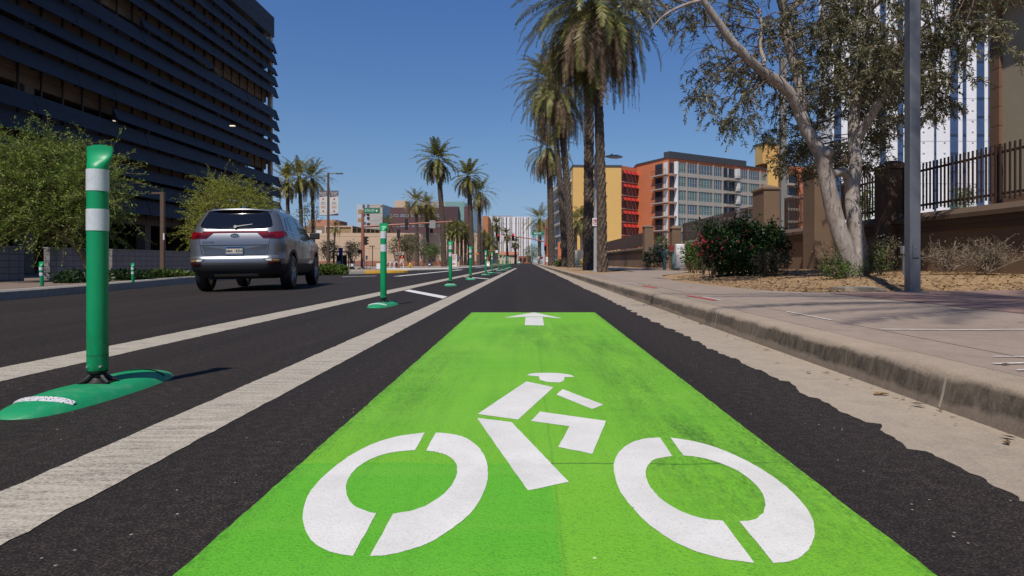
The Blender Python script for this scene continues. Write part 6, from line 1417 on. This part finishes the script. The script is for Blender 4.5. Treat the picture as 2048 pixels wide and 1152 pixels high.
# white utility cabinet, valve set, hydrants
c = P(1362, 536, 34); t = thing('utility_cabinet', 'white louvred utility cabinet beside the green shrub by the wall', 'cabinet', (c.x, c.y, .14)); zt2 = zpy(488, 34)
mb = MB(); mb.box(c.x-.25, c.x+.25, c.y, c.y+.5, .2, zt2); o = mb.build('body', M['sign_w'], t); bv = o.modifiers.new('b', 'BEVEL'); bv.width = .06; bv.segments = 3
for k in range(5): mb = MB(); z_ = lerp(.35, zt2-.25, k/4); mb.obox((c.x-.05, c.y-.035, z_), (.26,0,0), (0,.034,0), (0,-.01,.09)); mb.build('louvre', M['sign_w'], t)
mb = MB(); mb.box(c.x-.3, c.x+.3, c.y-.04, c.y+.54, .08, .198); mb.build('plinth', M['gutter'], t)
c = P(1338, 536, 35.5); t = thing('valve_assembly', 'teal and red backflow valve pipes beside the white cabinet', 'valve', (c.x, c.y, .14)); M['teal'] = plain('teal_valve_paint', (.17,.30,.29), .6)
mb = MB(); mb.tube([(c.x-.25,c.y,.1),(c.x-.25,c.y,1.0),(c.x-.18,c.y,1.15),(c.x+.15,c.y,1.15),(c.x+.22,c.y,1.0),(c.x+.22,c.y,.1)], .085, 10); mb.lathe([(.14,-.15),(.17,0),(.14,.15)], 14, (c.x-.25,c.y,1.0)); mb.build('pipe', M['teal'], t, smooth='auto')
mb = MB(); mb.lathe([(.02,0),(.19,.0),(.19,.03),(.02,.03)], 16, (c.x+.12,c.y-.12,1.30), axis='y'); mb.tube([(c.x+.12,c.y-.1,1.3),(c.x+.12,c.y,1.15)], .04, 8); mb.build('hand_wheel', plain('orange_red_paint', (.45,.09,.05), .6), t)
def hydrant(px, py, Y, label, z0):
    c = P(px, py, Y); t = thing('fire_hydrant', label, 'fire hydrant', (c.x, Y, z0)); mb = MB(); mb.lathe([(.14,0),(.14,.05),(.10,.06),(.10,.48),(.125,.5),(.125,.54),(.09,.62),(.03,.68),(.03,.74)], 14, (c.x,Y,z0)); mb.build('barrel', M['hyd'], t, smooth='auto')
    mb = MB(); mb.tube([(c.x-.2,Y,z0+.40),(c.x+.2,Y,z0+.40)], .05, 8); mb.tube([(c.x,Y-.17,z0+.38),(c.x,Y,z0+.38)], .065, 8); mb.build('nozzle', M['hyd'], t)
M['hyd'] = plain('yellow_hydrant_paint', (.62,.40,.03), .5)
hydrant(1162.5, 526, 62, 'yellow fire hydrant on the right sidewalk between the palm trunks', .13); hydrant(820, 538, 60, 'yellow fire hydrant at the far left corner', -.2)
# ------------------------------------------------------------------ street furniture across the left
Yb = 52; xb = px2(656.5, Yb)
t = thing('street_light', 'brown street light carrying two university banners beyond the silver car', 'street light', (xb, Yb, -.3))
mb = MB(); mb.tube([(xb,Yb,-.3),(xb,Yb,zpy(346,Yb))], [.12,.085], 12); mb.build('pole', M['brown_st'], t, smooth='auto'); za = zpy(347.5, Yb)
mb = MB(); mb.tube([(xb,Yb,za),(xb+.75,Yb,za+.03)], .035, 8); mb.build('arm', M['brown_st'], t); mb = MB(); mb.box(xb+.62, xb+1.15, Yb-.14, Yb+.14, za-.03, za+.06); mb.build('lamp_head', M['galv'], t)
M['banner'] = plain('banner_white', (.62,.61,.60), .7, var=.04, scale=1.5); M['maroon'] = plain('banner_plum', (.045,.022,.055), .7); M['b_red'] = plain('banner_red', (.42,.05,.07), .7); M['b_org'] = plain('banner_orange', (.50,.16,.03), .7)
for i, (p0, p1) in enumerate([(639, 654.2), (660, 676.8)]):
    x0, x1 = px2(p0, Yb), px2(p1, Yb); zT, zB = zpy(382.5, Yb), zpy(430, Yb); xm = (x0+x1)/2; hh = zT-zB; mb = MB()
    mb.box(x0, x1, Yb-.01, Yb+.01, zB, zT, 0); yf = Yb-.013
    mb.poly([(x0,yf,zT),(x0,yf,zT-hh*.245),(x1,yf,zT-hh*.205),(x1,yf,zT)], 1)
    for k, s_ in enumerate(('PHOENIX','BIOMED','CAMPUS')): text_into(mb, s_, (xm, yf-.002, zT-hh*(.05+.06*k)), (1,0,0), (0,0,1), .145, 0, bold=.012)
    text_into(mb, 'A', (xm, yf, zT-hh*.33), (1,0,0), (0,0,1), .30, 2, bold=.02)
    text_into(mb, 'NAU', (xm, yf, zT-hh*.485), (1,0,0), (0,0,1), .15, 1, bold=.01)
    for q in range(2): mb.box(xm-.22, xm+.2, yf-.003, yf-.001, zT-hh*(.535+.03*q), zT-hh*(.528+.03*q), 4)
    text_into(mb, 'ASU', (xm, yf, zT-hh*.655), (1,0,0), (0,0,1), .20, 3, bold=.02)
    mb.box(xm-.2, xm+.2, yf-.003, yf-.001, zT-hh*.715, zT-hh*.705, 4)
    mb.poly([(xm+.075*math.cos(2*math.pi*i_/12), yf-.002, zT-hh*.83+.075*math.sin(2*math.pi*i_/12)) for i_ in range(12)], 2); mb.box(xm-.26, xm+.26, yf-.003, yf-.001, zT-hh*.89, zT-hh*.88, 4)
    if i: mb.poly([(x0,yf-.001,zB),(x1,yf-.001,zB),(x1,yf-.001,zB+hh*.07),(x0,yf-.001,zB+hh*.02)], 1)
    mb.build('banner', [M['banner'], M['maroon'], M['b_red'], M['b_org'], plain('banner_grey', (.3,.3,.32), .7)], t)
    mb = MB(); xa = xb; mb.tube([(xb,Yb,zT+.03),(x0 if i == 0 else x1,Yb,zT+.03)], .018, 6); mb.tube([(xb,Yb,zB-.03),(x0 if i == 0 else x1,Yb,zB-.03)], .018, 6); mb.build('banner_arm', M['brown_st'], t)
Yg = 25.7; xg = px2(325.5, Yg); t = thing('lamp_post', 'slim brown lamp post with a short arm in front of the block wall', 'lamp post', (xg, Yg, -.05)); mb = MB(); mb.box(xg-.07, xg+.07, Yg-.07, Yg+.07, -.1, zpy(384,Yg)); mb.build('pole', M['brown_st'], t)
zg = zpy(386,Yg); mb = MB(); mb.box(xg-.42, xg-.071, Yg-.05, Yg+.05, zg-.04, zg+.03); mb.build('lamp_head', M['brown_st'], t); mb = MB(); mb.box(xg+.10, xg+.15, Yg-.16, Yg-.155, zpy(480,Yg), zpy(467,Yg)); mb.build('notice', M['sign_w'], t)
def signal_head(parent, c, face=1, lit=None, n_=3, plate=False, rz=0.0):
    """housing with visors; face=1 looks at the camera"""
    mb = MB(); hgt = .33*n_; mb.box(-.16,.16,-.12,.10,-hgt/2,hgt/2)
    if plate: mb.box(-.28,.28,.101,.115,-hgt/2-.14,hgt/2+.14)
    for k in range(n_):
        z = hgt/2-.165-.33*k
        for i in range(8):
            a, b = math.pi*(i/8*1.3-.15), math.pi*((i+1)/8*1.3-.15); mb.poly([(.125*math.cos(a),-.121,z+.125*math.sin(a)), (.125*math.cos(b),-.121,z+.125*math.sin(b)), (.125*math.cos(b),-.32,z+.125*math.sin(b)), (.125*math.cos(a),-.32,z+.125*math.sin(a))])
    Mx = Matrix.Translation(Vector(c)) @ Matrix.Rotation(rz + (0 if face == 1 else math.pi), 4, 'Z'); mb.xf(Mx); o = mb.build('signal_head', M['sig'], parent)
    for k in range(n_):
        z = hgt/2-.165-.33*k; mb = MB(); mb.lathe([(.0,-.135),(.08,-.132),(.112,-.123)], 14, (0,0,z), axis='y'); mb.xf(Mx); mb.build('lens', M['red_on'] if lit == k else M['sig'], o)
    return o
Ym = 75; xm_ = px2(725.5, Ym); t = thing('traffic_signal', 'red brown mast arm signal carrying the near green street name sign', 'traffic signal', (xm_, Ym, -.35))
mb = MB(); mb.tube([(xm_,Ym,-.36),(xm_,Ym,zpy(422,Ym))], [.24,.15], 12); mb.build('pole', M['rust'], t, smooth='auto')
mb = MB(); mb.tube([(xm_,Ym,zpy(453.5,Ym)),(px2(905,Ym),Ym,zpy(443,Ym))], [.13,.07], 10); arm_ = mb.build('mast_arm', M['rust'], t, smooth='auto')
mb = MB(); mb.tube([P(726,433,Ym),P(734,428,Ym),P(752,418,Ym),P(765,413,Ym)], [.06,.05,.045,.04], 8); mb.build('lamp_arm', M['rust'], t, smooth='auto'); mb = MB(); q = P(768,412.5,Ym); mb.box(q.x-.35,q.x+.35,Ym-.16,Ym+.16,q.z-.06,q.z+.08); mb.build('lamp_head', M['galv'], t)
mb = MB(); x0, x1, z0, z1 = px2(727.5,Ym), px2(761,Ym), zpy(427.5,Ym), zpy(416,Ym); mb.box(x0,x1,Ym-.26,Ym-.2,z0,z1,1); mb.box(x0+.06,x1-.06,Ym-.265,Ym-.2605,z0+.06,z1-.06,0)
text_into(mb, '5TH ST', (lerp(x0,x1,.39), Ym-.266, (z0+z1)/2), (1,0,0), (0,0,1), .36, 2, bold=.012); mb.poly([(lerp(x0,x1,.80)+.12*math.cos(2*math.pi*i/14), Ym-.268, (z0+z1)/2+.12*math.sin(2*math.pi*i/14)) for i in range(14)], 2); mb.build('street_name_sign', [M['sgreen'], plain('bronze_sign_frame', (.25,.14,.09), .6), M['sign_w']], t)
signal_head(t, tuple(P(813,449,Ym-.2)), -1, None, 4); mb = MB(); q = P(865,448.5,Ym-.25); mb.box(q.x-.33,q.x+.33,q.y-.02,q.y,q.z-.45,q.z+.45); mb.build('lane_sign', plain('sign_back_grey', (.33,.34,.34), .5, metal=.3), t)
signal_head(t, tuple(P(731,481.5,Ym-.35)), 1, None, 3, False, R(75)); mb = MB(); q = P(720,503,Ym-.2); mb.box(q.x-.22,q.x+.22,q.y-.1,q.y+.1,q.z-.22,q.z+.22); mb.build('pedestrian_signal', M['sig'], t)
Yq = 72; xq = px2(797.5, Yq); t = thing('pedestrian_signal', 'red brown pole with a one way sign and lit hand signal at the corner', 'pedestrian signal', (xq, Yq, -.2)); mb = MB(); mb.tube([(xq,Yq,-.3),(xq,Yq,zpy(464,Yq))], [.10,.075], 10); mb.build('pole', M['rust'], t, smooth='auto')
mb = MB(); q = P(800,507,Yq-.15); mb.box(q.x-.26,q.x+.26,q.y-.01,q.y,q.z-.14,q.z+.12,0); mb.box(q.x-.24,q.x+.24,q.y-.013,q.y-.0105,q.z-.11,q.z+.09,1); text_into(mb, 'ONE WAY', (q.x,q.y-.014,q.z-.01), (1,0,0), (0,0,1), .10, 0, bold=.008); mb.build('one_way_sign', [M['sign_w'], M['ink']], t)
q = P(804.5,513.5,Yq-.1); mb = MB(); mb.box(q.x-.2,q.x+.2,q.y-.1,q.y+.1,q.z-.2,q.z+.2); o = mb.build('hand_signal', M['sig'], t)
mb = MB(); mb.box(q.x-.08,q.x+.07,q.y-.104,q.y-.1005,q.z-.12,q.z+.01)
for i in range(4): mb.box(q.x-.08+.04*i,q.x-.05+.04*i,q.y-.104,q.y-.1005,q.z+.011,q.z+.09+.02*(i in (1,2)))
mb.build('hand_symbol', M['hand_on'], o)
q = P(797,466,Yq-.15); signal_head(t, (q.x,q.y,q.z-.1), -1, None, 3); mb = MB(); q = P(794,475,Yq); mb.box(q.x-.45,q.x+.45,q.y-.03,q.y+.03,q.z-.02,q.z+.02); mb.build('bracket', M['rust'], t)
# bus shelter
Ys = 70; t = thing('bus_shelter', 'dark bus shelter with a blue stop sign behind the clipped hedge', 'bus shelter', (px2(690,Ys), Ys, -.3)); gz = -.32
mb = MB(); mb.box(px2(665,Ys), px2(704,Ys), Ys-.9, Ys+.9, zpy(504.5,Ys), zpy(502.5,Ys)); mb.build('roof', M['brown_st'], t)
for px in (670, 677, 699.5, 703): x = px2(px,Ys); mb = MB(); mb.box(x-.05,x+.05,Ys-.6,Ys-.5,gz,zpy(504.6,Ys)); mb.build('post', M['sig'], t)
mb = MB(); mb.box(px2(670,Ys), px2(691,Ys), Ys+.5, Ys+.56, gz+.2, zpy(510,Ys)); mb.build('back_panel', plain('dark_mesh', (.022,.02,.02), .5), t)
mb = MB(); mb.box(px2(671,Ys), px2(680,Ys), Ys-.45, Ys+.1, gz+.38, gz+.46); mb.box(px2(671,Ys), px2(680,Ys), Ys+.1, Ys+.15, gz+.46, gz+.95); mb.build('bench', M['white_f'], t)
x = px2(684.5,Ys-1); mb = MB(); mb.box(x-.05,x+.05,Ys-1.05,Ys-.95,gz,zpy(496,Ys)); mb.build('stop_pole', plain('blue_grey_pole', (.06,.085,.13), .5), t); mb = MB(); mb.box(px2(678,Ys-1),px2(685.5,Ys-1),Ys-1.1,Ys-1.055,zpy(511,Ys-1),zpy(495.5,Ys-1)); mb.build('stop_sign', plain('blue_sign', (.012,.03,.16), .5), t)
t = thing('white_trailer', 'small white cart parked just right of the bus shelter', 'cart', (px2(705,78), 78, -.3)); mb = MB(); mb.box(px2(692,78),px2(707,78),78,79.5,gz+.35,zpy(527.5,78)); mb.build('body', M['white_f'], t)
for px in (695, 704): mb = MB(); mb.lathe([(.02,-.05),(.17,-.05),(.17,.05),(.02,.05)], 12, (px2(px,78),77.98,gz+.17), axis='y'); mb.build('wheel', M['black'], t)
# e-scooters
sc0 = thing('electric_scooter', 'parked electric scooter leftmost of the group beside the red brown pole', 'scooter', (px2(700,70), 70, gz), 0, 'electric scooters at the corner')
mb = MB(); mb.box(-.45,.38,-.07,.07,.12,.17); mb.build('deck', M['black'], sc0, local=True); mb = MB(); mb.tube([(.42,0,.12),(.36,0,1.0)], .025, 8); mb.build('stem', M['lgrey'], sc0, local=True); mb = MB(); mb.tube([(.30,-.22,1.02),(.40,.22,1.02)], .022, 8); mb.build('handlebar', M['black'], sc0, local=True)
for x in (-.48, .46): mb = MB(); mb.lathe([(.03,-.03),(.10,-.035),(.115,0),(.10,.035),(.03,.03)], 14, (x,0,.115), axis='y'); mb.build('wheel', M['sign_w'] if x < 0 else M['black'], sc0, local=True)
for px, Y, rz, lab in ((711,70.5,.3,'parked electric scooter, second from the left beside the red brown pole'),(721,69.5,-.2,'parked electric scooter directly before the red brown pole'),(732,71,.5,'parked electric scooter rightmost of the group by the red brown pole')):
    dup(sc0, (px2(px,Y), Y, gz), rz, lab)
# white bike racks
bk = thing('bike_rack', 'white hoop bike rack leftmost of the row by the pedestrian signal', 'bike rack', (px2(777,74), 74, -.3), 0, 'white hoop bike racks'); mb = MB(); mb.tube(crom([(-.22,0,0),(-.24,0,.5),(-.15,0,.8),(0,0,.88),(.15,0,.8),(.24,0,.5),(.22,0,0)], 3), .05, 8); mb.build('hoop', M['sign_w'], bk, local=True, smooth=True); mb = MB(); mb.box(-.3,.3,-.06,.06,-.02,.02); mb.build('foot', M['lgrey'], bk, local=True)
for px, lab in ((784,'white hoop bike rack second from the left by the pedestrian signal'),(792.5,'white hoop bike rack just left of the pedestrian signal pole'),(803,'white hoop bike rack right of the pedestrian signal pole')): dup(bk, (px2(px,74), 74, -.3), .5, lab)
c = P(757.5, 538, 70); t = tag(MB_box := (lambda: (lambda m: (m.prism([(c.x-.2,69.8),(c.x+.2,69.8),(c.x+.2,70.2),(c.x-.2,70.2)], -.33, .42), m)[1])(MB()))().build('litter_bin', M['sign_w']), 'small square white bin left of the second delineator post top', 'bin')
c = P(745, 505, 100); t = thing('lamp_post', 'thin brown lamp post with a twin head in front of the tan wall', 'lamp post', (c.x, 100, -.3)); mb = MB(); mb.tube([(c.x,100,-.35),(c.x,100,zpy(492,100))], .07, 8); mb.build('pole', M['brown_st'], t); mb = MB(); mb.box(c.x-.45,c.x+.3,99.85,100.15,zpy(493.5,100),zpy(491.5,100)); mb.build('lamp_head', M['brown_st'], t)
c = P(733, 520, 76); t = thing('parking_sign', 'small grey parking sign on a thin post by the scooters', 'sign', (c.x, 76, -.3)); mb = MB(); mb.tube([(c.x,76,-.35),(c.x,76,zpy(511,76))], .03, 6); mb.build('post', M['lgrey'], t); mb = MB(); mb.box(c.x-.14,c.x+.14,75.95,75.965,zpy(519,76),zpy(511.5,76)); mb.build('sign_plate', plain('sign_grey', (.30,.30,.31), .5), t)
# white information board with red arrow, A-frame, box, posts
Yw = 60; t = thing('notice_board', 'white notice board with red lettering and a red arrow on the left corner', 'sign', (px2(909,Yw), Yw, -.05)); x0, x1, z0, z1 = px2(903.5,Yw), px2(913.8,Yw), zpy(533.5,Yw), zpy(508.5,Yw); mb = MB(); mb.box(x0,x1,Yw,Yw+.06,z0,z1,0)
for k in range(6): zz = z1-.12-.085*k; mb.box(x0+.05, x1-.05-.05*(k%3), Yw-.004, Yw-.001, zz, zz+.035, 1)
zz = z0+.26; mb.poly([(x0+.03,Yw-.004,zz),(x0+.17,Yw-.004,zz+.12),(x0+.17,Yw-.004,zz-.12)][::-1], 1); mb.box(x0+.17,x0+.34,Yw-.005,Yw-.001,zz-.045,zz+.045,1); mb.build('board', [M['sign_w'], M['red']], t); mb = MB(); mb.box(x0+.05,x0+.09,Yw-.2,Yw+.25,-.02,.02); mb.box(x1-.09,x1-.05,Yw-.2,Yw+.25,-.02,.02); mb.box(x0+.06,x1-.06,Yw+.01,Yw+.05,.02,z0); mb.build('foot', M['lgrey'], t)
Yw = 92; t = thing('sandwich_board', 'small white sandwich board with red print on the yellow kerb', 'sign', (px2(976,Yw), Yw, 0)); x0, x1, z0, z1 = px2(973.2,Yw), px2(979,Yw), zpy(532,Yw), zpy(523.3,Yw); mb = MB(); mb.obox((x0,Yw,z0),(x1-x0,0,0),(0,.03,0),(0,.2,z1-z0),0); mb.obox((x0,Yw+.44,z0),(x1-x0,0,0),(0,.03,0),(0,-.2,z1-z0),0); mb.box(x0+.05,x1-.05,Yw+.12,Yw+.13,z1-.22,z1-.1,1); mb.build('board', [M['sign_w'], M['red']], t)
t = thing('stone_post', 'short tan post right of the white notice board', 'post', (px2(917,66), 66, 0)); mb = MB(); mb.box(px2(915.2,66),px2(918.8,66),66,66.3,-.1,zpy(523,66)); mb.build('shaft', M['tan'], t); mb = MB(); mb.box(px2(914.9,66),px2(919.1,66),65.98,66.32,zpy(523,66)+.002,zpy(522.3,66)); mb.build('cap', M['gutter'], t)
for px, Y, lab, hw in ((953,88,'orange double sign board on a thin post before the purple building',.34),(933,90,'small orange sign on a post beside the fourth delineator',.09)):
    t = thing('orange_sign', lab, 'sign', (px2(px,Y), Y, -.1), 0, 'orange signs on the far left sidewalk'); x = px2(px,Y); mb = MB(); mb.tube([(x,Y,-.15),(x,Y,zpy(508,Y))], .035, 6); mb.build('post', M['brown_st'], t); mb = MB(); mb.box(x-hw,x+hw,Y-.06,Y-.04,zpy(509.5,Y),zpy(506.8,Y)); mb.build('sign_plate', plain('orange_sign_face', (.55,.17,.05), .5), t)
for px, py0, py1, Y, lab, mt in ((859,533,524,75,'small blue and white sign between the thin palm trunks','b'),(918.5,519.5,512.5,95,'small white sign behind the notice board','w')):
    t = thing('small_sign', lab, 'sign', (px2(px,Y), Y, -.2)); x = px2(px,Y); mb = MB(); mb.tube([(x,Y,-.25),(x,Y,zpy(py1,Y))], .03, 6); mb.build('post', M['lgrey'], t); mb = MB(); mb.box(x-.15,x+.15,Y-.05,Y-.035,zpy(py0,Y),zpy(py1,Y),0); mb.box(x-.1,x+.1,Y-.053,Y-.0505,lerp(zpy(py0,Y),zpy(py1,Y),.3),lerp(zpy(py0,Y),zpy(py1,Y),.6),1); mb.build('sign_plate', [plain('sign_navy', (.02,.04,.14), .5) if mt == 'b' else M['sign_w'], M['sign_w'] if mt == 'b' else M['ink']], t)
# ------------------------------------------------------------------ signals at the far crossing
Yr = 92; xr = px2(1091, Yr); t = thing('traffic_signal', 'red brown mast arm signal with lit red lights over the far crossing', 'traffic signal', (xr, Yr, .12))
mb = MB(); mb.tube([(xr,Yr,.1),(xr,Yr,zpy(452,Yr))], [.15,.09], 10); mb.build('pole', M['rust'], t, smooth='auto'); mb = MB(); mb.tube([P(1091,484,Yr),P(1065,478,Yr),P(1030,473,Yr),P(996,472.5,Yr)], [.09,.075,.06,.04], 8); mb.build('mast_arm', M['rust'], t, smooth='auto')
mb = MB(); mb.tube([P(1091,456,Yr),P(1080,452,Yr),P(1068,451,Yr)], .04, 6); mb.build('lamp_arm', M['rust'], t)
signal_head(t, tuple(P(997,475.5,Yr-.3)), 1, 0); signal_head(t, tuple(P(1026.2,474.5,Yr-.3)), 1, 0); signal_head(t, tuple(P(1090.5,494.5,Yr-.3)), 1, 0)
q = P(1004,476,Yr-.2); mb = MB(); mb.box(q.x-.24,q.x+.24,q.y-.02,q.y,q.z-.33,q.z+.33,0); text_into(mb, 'ONLY', (q.x,q.y-.021,q.z+.05), (1,0,0), (0,0,1), .17, 1, bold=.01); mb.box(q.x-.16,q.x+.08,q.y-.024,q.y-.021,q.z-.19,q.z-.14,1); mb.poly([(q.x+.08,q.y-.024,q.z-.245),(q.x+.18,q.y-.024,q.z-.165),(q.x+.08,q.y-.024,q.z-.085)], 1); mb.build('lane_sign', [M['sign_w'], M['ink']], t)
q0, q1 = P(1063.5,470,Yr-.15), P(1087,464,Yr-.15); mb = MB(); mb.box(q0.x,q1.x,q0.y-.03,q0.y,q0.z,q1.z,0); text_into(mb, '3RD ST', ((q0.x+q1.x)/2,q0.y-.031,(q0.z+q1.z)/2), (1,0,0), (0,0,1), .34, 1, bold=.02); mb.build('street_name_sign', [M['sgreen'], M['sign_w']], t)
q = P(1094,519,Yr-.15); mb = MB(); mb.box(q.x-.16,q.x+.16,q.y-.02,q.y,q.z-.36,q.z+.36,0); mb.box(q.x-.1,q.x+.1,q.y-.024,q.y-.0205,q.z+.02,q.z+.06,1); mb.build('notice', [M['sign_w'], M['ink']], t)
Yt2 = 100; t = thing('traffic_signal', 'signal post with grey backplate left of the far crossing', 'traffic signal', (px2(970.5,Yt2), Yt2, -.1)); x = px2(970.5,Yt2); mb = MB(); mb.tube([(x,Yt2,-.15),(x,Yt2,zpy(494,Yt2))], [.10,.07], 8); mb.build('pole', M['rust'], t); mb = MB(); mb.tube([P(971,501,Yt2),P(995,501.5,Yt2)], .05, 6); mb.build('mast_arm', M['rust'], t); signal_head(t, tuple(P(971,500,Yt2-.3)), -1, None, 3, True)
q = P(993.5,503,Yt2-.2); mb = MB(); mb.box(q.x-.2,q.x+.2,q.y-.02,q.y,q.z-.2,q.z+.2); mb.build('lane_sign', M['sign_w'], t)
t = thing('newspaper_box', 'green and white kiosk box at the street end beyond the delineators', 'kiosk', (px2(1037,150), 150, 0)); mb = MB(); mb.box(px2(1034,150),px2(1040.5,150),150,150.6,-.02,zpy(521,150),0); mb.box(px2(1034.5,150),px2(1040,150),149.98,149.999,zpy(526,150),zpy(523,150),1); mb.build('box', [M['sgreen'], M['sign_w']], t)
# ------------------------------------------------------------------ people
M['skin'] = plain('skin', (.28,.155,.10), .6); M['hair'] = plain('dark_hair', (.025,.018,.014), .6)
def skin_mesh(name, pts, edges, rad, mat, parent, sub=1):
    me = bpy.data.meshes.new(name); me.from_pydata([tuple(p) for p in pts], edges, []); o = bpy.data.objects.new(name, me); COL.objects.link(o)
    o.modifiers.new('skin', 'SKIN'); s_ = o.modifiers.new('sub', 'SUBSURF'); s_.levels = sub; s_.render_levels = sub
    for i, r in enumerate(rad): o.data.skin_vertices[0].data[i].radius = (r, r)
    o.data.skin_vertices[0].data[0].use_root = True
    d = bpy.context.evaluated_depsgraph_get(); m2 = bpy.data.meshes.new_from_object(o.evaluated_get(d)); m2.materials.clear(); m2.materials.append(mat); m2.polygons.foreach_set('use_smooth', [True]*len(m2.polygons)); m2.name = name
    o.modifiers.clear(); o.data = m2; o.parent = parent; return o
def person(label, px, Y, z0, hgt, shirt, legs, stride, rz, hair='hair'):
    t = thing('person', label, 'person', (px2(px,Y), Y, z0), rz); k = hgt/1.75; s_ = stride
    pts = [(0,0,.92),(0,0,1.12),(0,0,1.38),(0,0,1.50),(0,-.01,1.56),(0,-.01,1.66),(-.19,0,1.40),(-.25,.04+s_*.3,1.12),(-.25,-.05+s_*.6,.88),(.19,0,1.40),(.25,.04-s_*.3,1.12),(.25,-.05-s_*.6,.88),(-.10,0,.88),(-.11,-s_*.5,.48),(-.11,-s_*.6,.07),(-.11,-s_*.6-.12,.03),(.10,0,.88),(.11,s_*.5,.48),(.11,s_*.9,.08),(.11,s_*.9-.12,.03)]
    ed = [(0,1),(1,2),(2,3),(3,4),(4,5),(2,6),(6,7),(7,8),(2,9),(9,10),(10,11),(0,12),(12,13),(13,14),(14,15),(0,16),(16,17),(17,18),(18,19)]
    rd = [.13,.125,.14,.06,.075,.085,.06,.045,.035,.06,.045,.035,.09,.06,.045,.035,.09,.06,.045,.035]
    sc_ = lambda P_: [(x*k, y*k, z*k) for x, y, z in P_]
    skin_mesh('body', sc_(pts), ed, [r*k for r in rd], M['skin'], t)
    skin_mesh('shirt', sc_([pts[i] for i in (0,1,2,6,7,9,10)]), [(0,1),(1,2),(2,3),(3,4),(2,5),(5,6)], [r*k for r in (.15,.15,.16,.085,.06,.085,.06)], shirt, t)
    skin_mesh('trousers', sc_([(0,0,.95)] + [pts[i] for i in (12,13,14,16,17,18)]), [(0,1),(1,2),(2,3),(0,4),(4,5),(5,6)], [r*k for r in (.15,.105,.075,.06,.105,.075,.06)], legs, t)
    mb = MB(); mb.lathe([(.0,-.01),(.095,0),(.105,.05),(.09,.10),(.04,.14),(.0,.145)], 12, (0,.012*k,1.66*k)); mb.build('hair', M[hair], t, local=True, smooth=True); return t
cl = lambda nm, c_: plain(nm, c_, .85)
person('person in a patterned grey top and dark trousers waiting beside the pedestrian signal pole', 794, 76, -.28, 1.62, cl('grey_top', (.16,.13,.12)), cl('dark_trousers', (.05,.03,.03)), .05, .4)
person('person in a dark red shirt and white trousers walking at the far crossing', 1083, 108, .05, 1.7, cl('dark_red_shirt', (.16,.015,.02)), cl('white_trousers', (.5,.48,.46)), .22, .2)
person('person in pale clothes standing left of the person in dark red', 1077, 116, .05, 1.75, cl('pale_shirt', (.45,.43,.42)), cl('grey_trousers', (.22,.21,.2)), .1, -.3)
person('person in a purple shirt crossing far down the road', 1047, 175, 0, 1.7, cl('purple_shirt', (.08,.03,.18)), cl('black_trousers', (.02,.02,.02)), .2, 1.2)
person('person in orange on the sidewalk at the far street end', 1059, 165, .1, 1.75, cl('orange_shirt', (.45,.16,.05)), cl('blue_trousers', (.06,.07,.12)), .15, .8)
